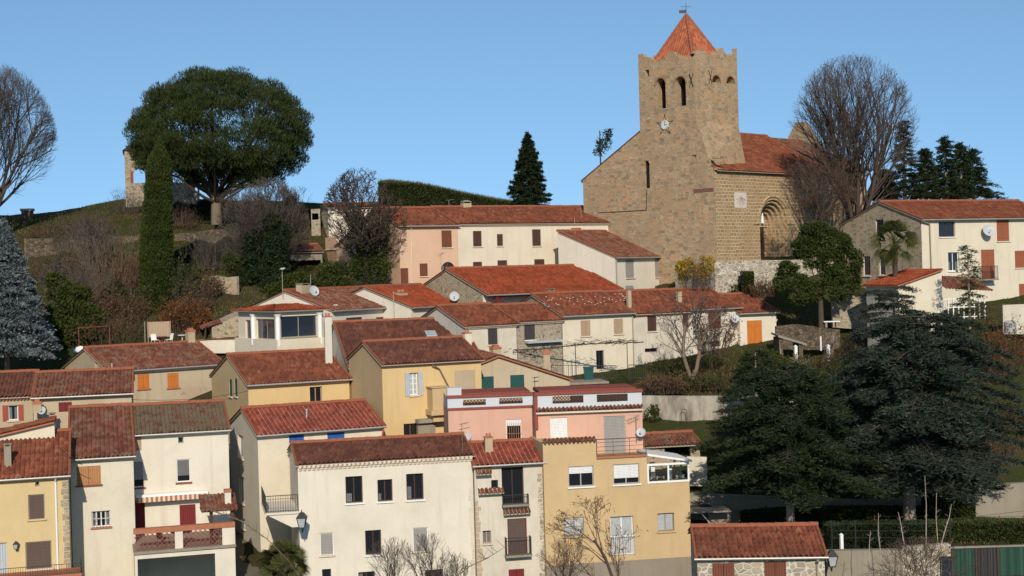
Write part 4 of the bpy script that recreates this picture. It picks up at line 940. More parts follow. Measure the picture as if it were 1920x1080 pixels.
# sloped batter at the foot of the south face, running onto the nave roof
mt.hexa([(-.014, ty0-1.7, ch.rz(ty0-1.7)-1), (TS-.1, ty0-1.5, ch.rz(ty0-1.5)-.6), (TS-.014, ty0+.2, zb), (-.014, ty0+.2, zb), (-.05, ty0-1.4, ch.h+.35+max(0, ch.slope*(ty0-1.4))), (TS-.1, ty0-.7, ch.h+.1+max(0, ch.slope*(ty0-.7))), (TS-.07, ty0-.03, zb+6.5), (-.05, ty0-.03, zb+6.8)], 0)
tw = mt.build('tower', M['church'], root)
q = MB(); q.box(.86, TS-.9, ty0+.9, tl-.9, zt-5.5, zt-.5); q.build('belfry_shade_core', M['hole_shade'], tw)  # solid near-black block added as the shade inside the belfry
RM_ = plain('arch_brick', (.30, .16, .09), .9, .1, 0, .3, 9)
for a, b, c, d in lw:
    q = MB()
    for i in range(12):
        t0_, t1_ = math.pi*i/12, math.pi*(i+1)/12; rr_ = (b-a)/2+.10; cz_ = d-(b-a)/2; q.cyl((-.0145, (a+b)/2+rr_*math.cos(t0_), cz_+rr_*math.sin(t0_)), (-.0145, (a+b)/2+rr_*math.cos(t1_), cz_+rr_*math.sin(t1_)), .09, None, 4, 0, False)
    q.build('arch_ring', RM_, tw)
for a, b, c, d in sw:
    q = MB()
    for i in range(12):
        t0_, t1_ = math.pi*i/12, math.pi*(i+1)/12; rr_ = (b-a)/2+.08; cz_ = d-(b-a)/2; q.cyl(((a+b)/2+rr_*math.cos(t0_), ty0-.005, cz_+rr_*math.sin(t0_)), ((a+b)/2+rr_*math.cos(t1_), ty0-.005, cz_+rr_*math.sin(t1_)), .07, None, 4, 0, False)
    q.build('arch_ring', RM_, tw)
for px_, py_, ax_, vv_ in ((1296, 150, 'x', -.09), (1332, 145, 'y', ty0-.03)):
    c = fr.hit(px_, py_, ax_, vv_); e = Vector((0, 1, 0)) if ax_ == 'x' else Vector((1, 0, 0))
    q = MB()
    for s1, s2 in ((1, 1), (-1, -1)): q.cyl(c, c+e*.22*s1+Vector((0, 0, .62)), .03, None, 4); q.cyl(c, c+e*.22*s1+Vector((0, 0, -.62)), .03, None, 4)
    q.build('iron_tie', M['iron'], tw)
# tower roof
ax_, ay_ = (-.014+TS/2, (ty0+tl)/2); apex = Vector((ax_, ay_, fr.hit(1295, 29, 'y', ay_).z)); e = .75; ze = zt-.05
cs = [(-.014+e, ty0+e), (-.014+TS-e, ty0+e), (-.014+TS-e, tl-e), (-.014+e, tl-e)]; m = MB()
for i in range(4):
    a, b = Vector((*cs[i], ze)), Vector((*cs[(i+1) % 4], ze)); k = 18; nj = 16; mid = (a+b)/2
    V = []; 
    for j in range(nj+1):
        f_ = j/nj
        for ii in range(k*4+1):
            u = ii/(k*4); p = a.lerp(b, u); xx = (u-.5)*(1-f_)
            p = mid+(b-a)*xx+(apex-mid)*f_; w_ = (u-.5)*(1-f_)*k*2*math.pi; V.append(p+Vector((0, 0, .08+.06*math.cos(w_)+.02*((j*2) % 2))))
    V = np.array([tuple(x) for x in V]); id_ = np.arange((nj+1)*(k*4+1)).reshape(nj+1, -1); Q_ = np.stack([id_[:-1, :-1], id_[:-1, 1:], id_[1:, 1:], id_[1:, :-1]], -1).reshape(-1, 4)
    uv = np.array([[((j_ % (k*4+1))/(k*4)-.5)*(1-(j_//(k*4+1))/nj)*k+50+i*100, (j_//(k*4+1))*.999] for j_ in range(len(V))])
    m.add(V, Q_, 0, uv[Q_.ravel()])
tr = m.build('tower_roof', tilemat('spire_tiles', (.36, .095, .042), (.42, .125, .058), .01), tw)
q = MB()
for c in cs: ridge_row(q, Vector((*c, ze+.05)), apex, .13, .45)
q.build('hip_tiles', M['ridge'], tr)
vz = fr.hit(1295, 7, 'y', ay_).z; q = MB(); q.cyl(apex, (ax_, ay_, vz), .03, .02, 5); q.cyl((ax_-.32, ay_+.32, vz-.35), (ax_+.32, ay_-.32, vz-.35), .025, None, 4)
q.hexa([(ax_-.45, ay_+.45, vz-.95), (ax_-.02, ay_+.02, vz-.95), (ax_-.02, ay_+.05, vz-.95), (ax_-.45, ay_+.48, vz-.95), (ax_-.45, ay_+.45, vz-.68), (ax_-.02, ay_+.02, vz-.62), (ax_-.02, ay_+.05, vz-.62), (ax_-.45, ay_+.48, vz-.68)])
q.build('weather_vane', M['iron'], tr)
# clock with star rays
cc = fr.hit(1246, 234, 'x', -.12); rc = .42; q = MB(); q.cyl((-.0145, cc.y, cc.z), (-.14, cc.y, cc.z), rc, None, 20); ck = q.build('clock', plain('clock_face', (.62, .64, .62), .5), tw)
q = MB(); q.cyl((-.16, cc.y, cc.z), (-.16, cc.y-.03, cc.z+.34), .022, None, 4); q.cyl((-.16, cc.y, cc.z), (-.16, cc.y-.26, cc.z-.014), .028, None, 4)
for k in range(12): t_ = 2*math.pi*k/12; q.cyl((-.15, cc.y+.36*math.cos(t_), cc.z+.36*math.sin(t_)), (-.15, cc.y+.29*math.cos(t_), cc.z+.29*math.sin(t_)), .02, None, 4)
for k in range(5):
    t_ = math.pi/2+2*math.pi*k/5; p = (-.075, cc.y-1.0*math.cos(t_), cc.z+1.0*math.sin(t_))
    for dt in (-.35, .35): q.cyl((-.075, cc.y-.42*math.cos(t_+dt), cc.z+.42*math.sin(t_+dt)), p, .018, None, 4)
q.build('clock_hands', M['iron'], ck)
q = MB()
for k in range(20):
    t_ = 2*math.pi*(k+.5)/20; q.cyl((-.07, cc.y+.46*math.cos(t_), cc.z+.46*math.sin(t_)), (-.07, cc.y+.75*math.cos(t_), cc.z+.75*math.sin(t_)), .022, .006, 4)
q.build('star_rays', plain('ray_paint', (.55, .45, .28), .7), ck)
# transept gable and tall apse block at the east end
W_ = ch.w; q = MB(); gy0 = ch.r; zg = fr.hit(1503, 229, 'y', gy0).z; xg = fr.hit(1503, 229, 'y', gy0).x
q.hexa([(xg-.5, gy0-4.2, ch.h+.5), (xg+.5, gy0-4.2, ch.h+.5), (xg+.5, gy0+4.2, ch.h+.5), (xg-.5, gy0+4.2, ch.h+.5), (xg-.5, gy0-.4, zg), (xg+.5, gy0-.4, zg), (xg+.5, gy0+.4, zg), (xg-.5, gy0+.4, zg)])
q.build('nave_gable_wall', M['church'], root)
a = fr.hit(1566, 400, 'y', 0); q = MB(); xb_ = W_; xe_ = fr.hit(1626, 400, 'y', 0.0).x
xe_ = min(xe_, xb_+9); q.box(xb_+.003, xe_, .15, 6.5, 0, ch.h+.6); ap = q.build('chancel_wall', M['church'], root)
q = MB(); tile_sheet(q, (xb_-.1, -.3, ch.h+.55), (xe_+.3, -.3, ch.h+.55), (xe_+.3, ch.r, ch.h+.9+ch.rise*.8), (xb_-.1, ch.r, ch.h+.9+ch.rise*.8), .28); q.build('chancel_roof', M['told'], ap)
genoise(root, TF, 0, W_, ch.h+.05, 1, 'ridge', .26, .2)
q = MB(); q.box(-.12, .9, -.25, .02, ch.h-.08, ch.h+.12); q.box(-.2, .15, ty0-3.2, ty0-1.8, ch.h+.9, ch.h+1.2); q.build('corner_slab', M['church2'], root)
free_wall('mossy rubble retaining wall below the church portal', [(1265, 492, 540, 127), (1340, 490, 545, 122), (1420, 488, 545, 124), (1500, 487, 545, 127), (1620, 470, 540, 131)], 'stonew', th=.7)

# ================================================================ hill top, left
cp = House('ruined stone chapel with open arched windows behind the umbrella pine', 233, 372, 282, 152, psi=14, d=6.5, h=6.0, name='chapel', cat='chapel', wall='stoneg', side='stoneg', roofs=False, flat=True, group=None, open_back=True,
   F_=[('none', 250, 316, 272, 343, dict(arch=1)), ('none', 324, 316, 344, 343, dict(arch=1)), ('none', 366, 350, 371, 364)])
m = MB(); w_, d_, h_ = cp.w, cp.d, cp.h; ap_ = Vector((w_*.45, d_*.45, h_+3.1)); c4 = [Vector((-.2, -.2, h_)), Vector((w_+.2, -.2, h_)), Vector((w_+.2, d_+.2, h_)), Vector((-.2, d_+.2, h_))]
for i in range(4): m.add([c4[i], c4[(i+1) % 4], ap_], [[0, 1, 2]])
m.build('roof', plain('slate_roof', (.05, .045, .045), .8), cp.root)
# open through to the sky: give the back wall matching openings
bw = cp.wall.data
for b_ in ((250, 316, 272, 343), (324, 316, 344, 343)):
    q = MB()
    u0, u1, z0, z1 = cp.fr.rect(*b_)
    q.box(u0-.28, u0-.003, .0-.02, .35, z0, z1-.3); q.build('window_jamb', M['brick'], cp.root)
m = MB(); p = at(51, 409, 152); rt = empty('stone_shelter', p, R(15), 'small square stone block with a slab on top on the bare hilltop ridge', 'stone block'); s_ = 152/F
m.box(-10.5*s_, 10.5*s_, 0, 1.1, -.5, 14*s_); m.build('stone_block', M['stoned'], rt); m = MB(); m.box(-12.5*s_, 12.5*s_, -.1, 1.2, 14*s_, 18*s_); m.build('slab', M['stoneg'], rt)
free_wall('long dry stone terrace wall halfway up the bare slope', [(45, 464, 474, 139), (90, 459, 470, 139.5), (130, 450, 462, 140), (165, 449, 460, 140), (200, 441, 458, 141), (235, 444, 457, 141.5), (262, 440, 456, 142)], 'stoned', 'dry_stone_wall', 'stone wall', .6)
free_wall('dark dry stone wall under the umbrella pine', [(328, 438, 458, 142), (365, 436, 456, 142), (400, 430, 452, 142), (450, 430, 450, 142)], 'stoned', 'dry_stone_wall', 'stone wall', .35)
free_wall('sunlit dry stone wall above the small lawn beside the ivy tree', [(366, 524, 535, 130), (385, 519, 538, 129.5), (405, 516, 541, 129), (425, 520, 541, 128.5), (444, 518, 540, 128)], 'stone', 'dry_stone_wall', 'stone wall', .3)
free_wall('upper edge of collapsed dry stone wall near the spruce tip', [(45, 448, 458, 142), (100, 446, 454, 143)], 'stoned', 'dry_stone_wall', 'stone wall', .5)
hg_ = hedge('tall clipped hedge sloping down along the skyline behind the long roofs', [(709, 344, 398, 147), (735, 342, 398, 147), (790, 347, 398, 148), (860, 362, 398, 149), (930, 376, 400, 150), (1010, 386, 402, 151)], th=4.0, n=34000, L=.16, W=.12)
P = []
for (xa, ya, Da), (xb_, yb_, Db) in zip(((709, 343, 147), (735, 341, 147), (790, 346, 148), (860, 361, 149), (930, 375, 150)), ((735, 341, 147), (790, 346, 148), (860, 361, 149), (930, 375, 150), (1010, 385, 151))):
    a_, b_ = at(xa, ya, Da)-hg_.location, at(xb_, yb_, Db)-hg_.location
    for _ in range(900): t_ = rng.random(); p = a_.lerp(b_, t_); P.append((p.x, p.y+rng.random()*3.8, p.z-.05))
P = np.array(P); q = MB(); leafq(q, P, rng.normal(0, .35, P.shape)+[0, 0, 1], .38, .05, 0, .2); q.build('overgrown_top', M['l_grass'], hg_)
House('low grey-roofed hut with an open doorway under the skyline', 583, 600, 392, 146, psi=8, d=5, h=3, wall='stoneg', side='stone', flat=True, name='hut', cat='hut', group=None, F_=[('deep', 585, 400, 597, 412, dict(dd=2)),])
House('small white-walled building behind the ivy-clad bare tree', 615, 720, 390, 145, 612, 385, psi=15, d=5, h=3.2, wall='white', roof='told', gutter=False, rib=.3)
# open barn with tiled roof
hb_ = House('dark open barn under an old tiled roof beside the pale pink house', 530, 604, 474, 137, 536, 462, psi=18, d=6, h=4.2, name='barn', cat='barn', wall='greyd', roof='told', gutter=False, group=None, F_=[('deep', 536, 488, 602, 520, dict(dd=4.5))])

# ================================================================ top row
H16 = House('long pale pink house with sloping gable and brown shutters', 748, 857, 424, 126, 704, 393, psi=30, r=4.9, d=14, h=6.8, wall='pinkp', side='pinkp', roof='tred', rib=.26,
  F_=[('shut', 828, 432, 847, 464, dict(c='brown')), ('shut', 787, 494, 802, 518, dict(c='brown', leaves=1)), ('glass', 827, 491, 853, 507, dict(arch=1, fc='w_brown', hr=1)), ('door', 750, 503, 766, 534, dict(c='brown'))],
  L_=[('glass', 604, 446, 610, 468, dict(mull=0))])
pipe(H16.root, [H16.fr.hit(771, 424, 'y', -.3), H16.fr.hit(771, 432, 'y', -.07), H16.fr.hit(773, 540, 'y', -.07)], .05, 'mortar'); aerial(H16.fr, H16.root, 827, 474, 492, -.3, ((0, .9),))
T16 = House('long white house with row of dark brown shutters below the skyline hedge', 857.5, 1144, 420, 128.9, 812, 391, psi=30, r=4.9, d=9.8, h=6.8, wall='cream', side='cream', roof='tred', geno='mortar', gutter=False,
  F_=[('shut', 887, 433, 903, 462, dict(c='dbrown')), ('shut', 932, 439, 943, 461, dict(c='dbrown', leaves=1)), ('shut', 998, 430, 1014, 461, dict(c='dbrown')), ('shut', 887, 491, 904, 507, dict(c='dbrown', sill=None)), ('shut', 933, 488, 951, 507, dict(c='dbrown', sill=None)), ('shut', 1002, 486, 1021, 505, dict(c='dbrown', sill=None))])
T16.chim(869, 378, 884, 393, .95, 'cap', 'tan'); aerial(T16.fr, T16.root, 842, 375, 392, T16.r, ((0, .9),)); aerial(T16.fr, T16.root, 1090, 390, 425, .5, ())
H17 = House('white house with big windowless gable wall under the church tower', 1153, 1265, 483, 127, 1046, 436, mono=True, h=5.5, wall='white', side='white', roof='told', verge=.1,
  F_=[('shut', 1173, 487, 1189, 521, dict(c='pgrey')), ('shut', 1228, 484, 1243, 520, dict(c='pgrey')), ('shut', 1173, 536, 1189, 560, dict(c='pgrey')), ('shut', 1228, 535, 1244, 560, dict(c='pgrey'))], slope=.40)
H17.chim(1076, 428, 1094, 440, .9, 'brick', 'brick'); pipe(H17.root, [(.05, -.12, 5.3), (.05, -.12, 0)], .05, 'zinc'); aerial(H17.fr, H17.root, 1078, 408, 432, H17.r*.9, ())
H15 = House('stone gabled house with long orange roof over a white gallery with maroon posts', 905, 1155, 548, 117.5, 838, 507, h=4.6, wall='white', side='stone', roof='tnew', slope=.36, over=.9, geno=None)
dish(H15.fr, H15.root, 852, 556, -.3, 9, 125, 'x', (-.7, -1, .35)); chimney(H15.fr, H15.root, 893, 565, 903, 575, .6, 2.5, 'brick', 'tan')
m = MB()
for px_ in (932, 1001, 1066, 1128):
    c = H15.fr.hit(px_, 560, 'y', -.75); m.box(c.x-.13, c.x+.13, -.86, -.62, 0, H15.h-.42); m.hexa([(c.x-.05, -.8, H15.h-1.1), (c.x+.05, -.8, H15.h-1.1), (c.x+.05, -.7, H15.h-1.1), (c.x-.05, -.7, H15.h-1.1), (c.x+.5, -.8, H15.h-.42), (c.x+.7, -.8, H15.h-.42), (c.x+.7, -.7, H15.h-.42), (c.x+.5, -.7, H15.h-.42)])
m.box(0, H15.w, -.85, -.65, H15.h-.42, H15.h-.28); m.build('gallery_posts', M['w_maroon'], H15.root)
chimney(H15.fr, H15.root, 1031, 541, 1040, 552, -1.2, 3.8, 'flat', 'terra')

# pair of roofs centre-left
H14 = House('low white house with old pinkish tiled roof, satellite dish and two chimneys', 622, 769, 583, 112, 535, 548, h=4.5, wall='white', roof='told', F_=[('shut', 649, 595, 679, 606, dict(c='dgrey', sill=None)), ('shut', 705, 594, 735, 606, dict(c='dgrey', sill=None))], slope=.33, d=9)
H14.chim(566, 531, 582, 560, .8, 'flat', 'tan'); dish(H14.fr, H14.root, 588, 546, H14.r*.7, 10, 120); aerial(H14.fr, H14.root, 530, 503, 548, H14.r, ((.05, 1.1),)); aerial(H14.fr, H14.root, 583, 515, 545, H14.r*.8, ()); aerial(H14.fr, H14.root, 630, 572, 600, .1, ((.0, .3),))
pipe(H14.root, [(H14.w-.1, -.35, 4.4), (H14.w-.1, -.1, 4.1), (H14.w-.1, -.1, 0)], .05)
H14b = House('white house with plain bright orange roof in the centre left', 771, 873, 577, 116, 684, 541, h=4.5, wall='white', roof='tnew', slope=.33)
H14b.chim(749, 545, 765, 571, .5, 'pot', 'tan'); aerial(H14b.fr, H14b.root, 738, 545, 570, .8, ())

# glazed veranda house
PV = House('glazed corner veranda with round white columns and low red roof', 520, 606, 583, 107, psi=37, d=6.5, h=2.6, name='veranda', cat='veranda', wall='cream', flat=True, roofs=False,
  F_=[('french', 527, 592, 595, 632, dict(fc='zinc', glass='glassb', mull=1, sill='concrete'))], L_=[('french', 480, 598, 515, 636, dict(fc='zinc', glass='glassb', mull=1, sill=None)), ('french', 460, 600, 470, 637, dict(fc='zinc', glass='glassb', mull=0, sill=None))])
for ax_, q_ in (((600, 'y'), 0), ((521, 'y'), 0), ((475, 'x'), 0)):
    m = MB(); c = PV.fr.hit(ax_[0], 610, ax_[1], -.12); c = Vector((c.x, c.y, 0)); m.cyl(c, c+Vector((0, 0, 2.15)), .2, .19, 12); m.cyl(c+Vector((0, 0, 2.149)), c+Vector((0, 0, 2.35)), .21, .3, 12); m.build('column', M['wht'], PV.root)
m = MB(); w_, d_ = PV.w, PV.d; e = .45; c4 = [(-e, -e, 2.62), (w_+e, -e, 2.62), (w_+e, d_+e, 2.62), (-e, d_+e, 2.62)]; up = [(w_*.35, d_*.45, 3.05), (w_*.8, d_*.45, 3.05)]
tile_sheet(m, c4[0], c4[1], up[1], up[0], .24, .36); tile_sheet(m, c4[3], c4[0], up[0], (up[0][0], up[0][1]+.01, up[0][2]), .24, .36); m.quad(c4[1], c4[2], up[1], up[1]); m.quad(c4[2], c4[3], up[0], up[1])
m.box(-e+.05, w_+e-.05, -e+.05, d_+e-.05, 2.5, 2.6, 1); m.build('roof', [M['tnew'], M['concrete']], PV.root)
House('cream house body under the glazed veranda', 519, 609, 637, 106.6, psi=37, d=7, h=5, wall='cream', flat=True, roofs=False, F_=[])
m = None
free_wall('low white parapet wall beside the veranda', [(338, 641, 650, 113.5), (400, 637, 648, 113), (445, 636, 648, 112.5)], 'white', 'parapet_wall', 'wall', .3, None, 'tdark')

# middle row, left to right
H22 = House('house with big brown tiled roof and small skylight behind the yellow gable', 656, 905, 690, 100, 628, 608, bd=2.5, h=6, wall='white', roof='tdark', slope=.36)
u = H22.fr.hit(808, 629, 'y', H22.r*.62); z_ = H22.rz(u.y)+.2; q = MB(); sl_ = H22.slope; q.hexa([(u.x-.4, u.y-.45, z_-.45*sl_), (u.x+.4, u.y-.45, z_-.45*sl_), (u.x+.4, u.y+.45, z_+.45*sl_), (u.x-.4, u.y+.45, z_+.45*sl_), (u.x-.4, u.y-.45, z_-.45*sl_+.08), (u.x+.4, u.y-.45, z_-.45*sl_+.08), (u.x+.4, u.y+.45, z_+.45*sl_+.08), (u.x-.4, u.y+.45, z_+.45*sl_+.08)]); q.build('skylight', M['curt'], H22.roof)
chimney(H22.fr, H22.root, 609, 590, 622, 650, 1.5, 3.0, 'pot', 'tan_side')
H18a = House('low cream house with grey shutter between old roofs', 870, 968, 612, 105, 822, 577, psi=29, r=4.2, d=8.4, h=4.6, wall='white2', roof='tred', geno='mortar', gutter=False, F_=[('shut', 915, 616, 933, 646, dict(c='dgrey'))])
chimney(H18a.fr, H18a.root, 872, 621, 884, 640, -.9, 3.0, 'pot', 'white'); chimney(H18a.fr, H18a.root, 925, 648, 940, 668, -.6, 2.0, 'brick', 'tan')
H18b = House('rubble stone house front with one dark shutter under a short roof', 969, 1053, 604, 107.3, 925, 576, psi=29, r=3.6, d=7.2, h=5.2, wall='stoneg', roof='tred', gutter=False, geno='mortar', F_=[('shut', 983, 602, 1003, 637, dict(c='dgrey'))])
m = MB(); a0, a1, b0, b1 = H18b.fr.rect(984, 638, 1049, 642); m.box(a0, a1, -.5, -.003, b0, b1); m.build('ledge', M['curt'], H18b.root)
H18c = House('cream house with tan shutters and roof spotted with pale stones', 1054, 1185, 593, 109.3, 992, 555, psi=29, r=4.4, d=8.8, h=6.2, wall='cream', side='stoneg', roof='tred', F_=[('shut', 1089, 601, 1107, 630, dict(c='tang')), ('shut', 1151, 598, 1168, 626, dict(c='tang')), ('glass', 1118, 657, 1133, 692, dict(fc='iron', sill=None))])
m = MB(); rr_ = random.Random(5)
for k in range(46):
    px_ = rr_.uniform(1020, 1175); py_ = rr_.uniform(562, 580); y_ = rr_.uniform(.35, .85)*H18c.r; c = H18c.fr.hit(px_, py_, 'y', y_); m.ball((c.x, y_, H18c.rz(y_)+.18), .075, .06, .035, 0, 6, 4)
m.build('roof_stones', M['mortar'], H18c.roof); H18c.chim(1178, 541, 1184, 580, .25, 'none', 'tan'); pipe(H18c.root, [(H18c.w+.0, -.1, 6.0), (H18c.w+.0, -.1, 0)], .05)
H18d = House('weathered white house with two dark shutters behind the bare garden tree', 1185.5, 1292, 589, 112.6, 1132, 551, psi=29, r=4.4, d=8.8, h=6.2, wall='white2', roof='tred', gutter=False, geno='ridge', F_=[('shut', 1214, 591, 1231, 621, dict(c='dbrown')), ('shut', 1280, 586, 1291, 616, dict(c='dbrown')), ('glass', 1209, 653, 1233, 660, dict(fc='w_dbrown', sill=None))])
H18d.chim(1272, 543, 1279, 580, .3, 'none', 'tan')
H18e = House('white house with brown shutter and red creeper on its wall', 1292.5, 1386, 581, 115.3, 1240, 547, psi=29, r=4.2, d=8.4, h=6.4, wall='white', roof='tred', F_=[('shut', 1328, 585, 1352, 616, dict(c='brown')), ('glass', 1330, 640, 1352, 650, dict(fc='w_brown', sill=None))])
H18f = House('small white house with tall orange shutters and bright roof at the row end', 1386.5, 1455, 588, 117.2, 1342, 556, psi=20, r=3.8, d=7.6, h=6.6, wall='white', roof='tred', F_=[('shut', 1401, 601, 1429, 654, dict(c='orange'))])
pipe(H18f.root, [(H18f.w-.1, -.3, 6.0), (H18f.w-.1, -.06, 5.7), (H18f.w-.1, -.06, 0)], .05, 'wht'); dish(H18e.fr, H18e.root, 1378, 598, -.5, 9, 111)
# ================================================================ lower rows
H11 = House('tan stone-walled row house with two orange shutters', 203, 418, 697, 103, 160, 656, h=7, wall='tanst', side='tan', roof='told', geno='wht', F_=[('shut', 258, 702, 280, 729, dict(c='orange', sill='terra')), ('shut', 314, 700, 335, 727, dict(c='orange', sill='terra'))], L_=[('dark', 178, 680, 182, 692)])
H11.chim(353, 616, 366, 650, .97, 'brick', 'tan')
q = MB(); c = H11.fr.hit(210, 692, 'y', .5); q.cyl((c.x, .5, c.z-.3), (c.x, .5, c.z+.35), .07, None, 8); q.cyl((c.x, .5, c.z+.35), (c.x, .5, c.z+.42), .1, None, 8); q.build('metal_flue', M['zinc'], H11.roof)
H10 = House('yellow house with brown tile roof and narrow green side shutters', 465, 655, 722, 96, 428, 669, h=8.5, wall='yellow', side='ochre', roof='tred', F_=[('glass', 581, 725, 604, 754, dict(fc='w_tang'))], L_=[('shut', 430, 711, 435, 743, dict(c='teal', leaves=1)), ('shut', 440, 710, 445, 743, dict(c='teal', leaves=1)), ('shut', 430, 790, 436, 830, dict(c='teal', leaves=1))])  # side wall in ochre: its shade is put into the render colour
H10.chim(575, 677, 584, 686, .55, 'none', 'concrete')
H9 = House('tall yellow house with open grey shutters and brown roof', 716, 902, 683, 93, 683, 645, h=9, wall='yellow', side='ochre', roof='tdark', over=.35, gutter=False, F_=[('open', 768, 699, 784, 741, dict(c='lgrey', mull=1, hr=3, glass='curt')), ('glass', 757, 794, 784, 818, dict(sill=None, fc='w_brown'))])  # ochre side wall carries painted shade, the front stays yellow
q = MB(); a0, a1, b0, b1 = H9.fr.rect(853, 694, 891, 742); q.box(a0, a1, -.02, -.002, b0, b1); q.build('bare_render_patch', M['tan'], H9.root)
q = MB(); q.box(-.006, H9.w, -.30, -.005, H9.h-.12, H9.h-.04); q.build('eave_moulding', M['brick'], H9.root)
pipe(H9.root, [H9.fr.hit(811, 684, 'y', -.3), H9.fr.hit(824, 692, 'y', -.1), H9.fr.hit(842, 727, 'y', -.1)], .05, 'bark')
m = MB(); a0, a1, b0, b1 = H9.fr.rect(811, 727, 838, 768, 'y', -1.0); m.box(a0, a1, -1.0, -.003, b0, b1); m.box(a0-.15, a1+.1, -1.15, -.003, b0-.35, b0-.003); m.box(a0-.08, a1+.1, -1.08, -.003, b1, b1+.06); m.box(a0+.1, a1, -.8, -.003, b0-.8, b0-.36); m.build('wall_box', M['ochre'], H9.root)
a0, a1, b0, b1 = H9.fr.rect(783, 789, 818, 790, 'y', -.5); m = MB(); m.box(a0, a1, -.6, -.003, b0-.1, b0+.15); m.box(a0+.1, a1, -.3, -.003, b0-1.5, b0-.102); m.build('porch_slab', M['concrete'], H9.root)

# stucco gable with two teal windows
def front_gable(label, xl, xr, D, psi, pk, zl, zr, depth_, h, wall, roof, F_=(), name='house', over=.25):
    E = at(xl, zl, D); ps = R(psi); root = empty(name, (E.x, E.y, E.z-h), ps, label, 'house', 'village houses'); fr = Fr(root.location, ps); kx = ray(xr, zr).x; w_ = (kx*D-E.x)/(math.cos(ps)-kx*math.sin(ps)); hr = fr.hit(xr, zr, 'y', 0).z; P = fr.hit(*pk, 'y', 0)
    hs = []; td = []
    for kind, x0, y0, x1, y1, kw in F_:
        u0, u1, z0, z1 = fr.rect(x0, y0, x1, y1); u0 = max(.02, u0); u1 = min(w_-.02, u1); hs.append([(u0, z0), (u1, z0), (u1, z1), (u0, z1)]); td.append((u0, u1, z0, z1, kind, kw))
    m = MB(); pr = [(0, 0), (w_, 0), (w_, hr)]+([(P.x, P.z)] if .05 < P.x < w_-.05 else [])+[(0, h if P.x > .05 else P.z)]
    if P.x > w_-.05: pr = [(0, 0), (w_, 0), (w_, P.z), (0, h)]
    wall_face(m, TF, pr, hs); m.quad((0, 0, 0), (0, depth_, 0), (0, depth_, h), (0, 0, h)); m.quad((w_, 0, 0), (w_, depth_, 0), (w_, depth_, pr[2][1]), (w_, 0, pr[2][1])); wall_face(m, lambda u, d, z: (u, depth_-d, z), pr); m.build('wall', M[wall], root)
    for u0, u1, z0, z1, kind, kw in td: window(root, TF, u0, u1, z0, z1, kind, **kw)
    m = MB(); t_ = pr[2:]; 
    for (xa, za), (xb, zb_) in zip(t_[:-1], t_[1:]):
        if xa > xb: xa, za, xb, zb_ = xb, zb_, xa, za
        sl = (zb_-za)/(xb-xa)
        if za < zb_: xa -= over; za -= over*sl
        else: xb += over; zb_ += over*sl
        y0 = -over; y1 = depth_+over
        m.hexa([(xa, y0, za), (xb, y0, zb_), (xb, y1, zb_), (xa, y1, za), (xa, y0, za+.09), (xb, y0, zb_+.09), (xb, y1, zb_+.09), (xa, y1, za+.09)], 1)
        if za < zb_: tile_sheet(m, (xa, y1, za+.14), (xa, y0, za+.14), (xb, y0, zb_+.14), (xb, y1, zb_+.14))
        else: tile_sheet(m, (xb, y0, zb_+.14), (xb, y1, zb_+.14), (xa, y1, za+.14), (xa, y0, za+.14))
    rf = m.build('roof', [M[roof], M['terra']], root); return root, fr, rf
front_gable('tan stucco gable end with two teal shutters under a tiled verge', 897, 1068, 98, 12, (934, 669), 684, 712, 8, 6, 'tanst', 'told', [('shut', 902, 706, 926, 740, dict(c='teal', sill=None, leaves=1)), ('shut', 957, 703, 983, 737, dict(c='teal', sill=None, leaves=1))])
m = MB(); O = at(1063, 727, 103); rt = empty('lean_to_shed', O, R(10), 'low dark lean-to with flat grey roof slab beside the stucco gable', 'shed'); s_ = 103/F; m.box(0, 78*s_, 0, 2.5, -1.6, .1); m.build('wall', M['stoned'], rt); m = MB(); m.box(-.1, 80*s_, -.2, 2.6, .1, .25); m.build('roof', M['concrete'], rt)
rt.location.z += .1

# mossy-roofed pair at left
H3 = House('cream house with mossy tiled roof, striped awning and maroon shutters', 237, 428, 816, 84.2, 225, 766, psi=16, r=3.7, d=7.4, h=12, wall='white', side='white', roof='tmoss', gutter=True,
  F_=[('shut', 241, 819, 265, 845, dict(c='tang', sill=None, leaves=1)), ('glass', 334, 820, 344, 831, dict(mull=0, sill=None, fc='concrete')), ('roll', 331, 861, 357, 904, dict(c='dgrey', f=.72, mull=0, sill='brick')), ('roll', 249, 864, 270, 914, dict(c='grey', f=.72, mull=0, sill='brick')), ('door', 254, 938, 272, 996, dict(c='maroon')), ('shut', 337, 946, 367, 987, dict(c='maroon', leaves=1, sill=None))])
H2 = House('white rendered house with closed tan double shutters and mossy brown roof', 131, 250, 861, 80.6, 98, 770, psi=16, r=6.6, d=10, h=12, wall='cream2', roof='told',
  F_=[('shut', 144, 874, 189, 909, dict(c='tanw', sill='brick')), ('glass', 172, 958, 207, 988, dict(mull=3, hr=1, sill='terra'))])
m = MB(); u0, u1, z0, z1 = H2.fr.rect(172, 958, 207, 988); 
for k in range(6): m.cyl((u0+(u1-u0)*(k+.5)/6, -.08, z0-.05), (u0+(u1-u0)*(k+.5)/6, -.08, z1), .012, None, 4)
for zz in (z0, (z0+z1)/2): m.cyl((u0, -.08, zz), (u1, -.08, zz), .012, None, 4)
m.build('window_grille', M['iron'], H2.root)
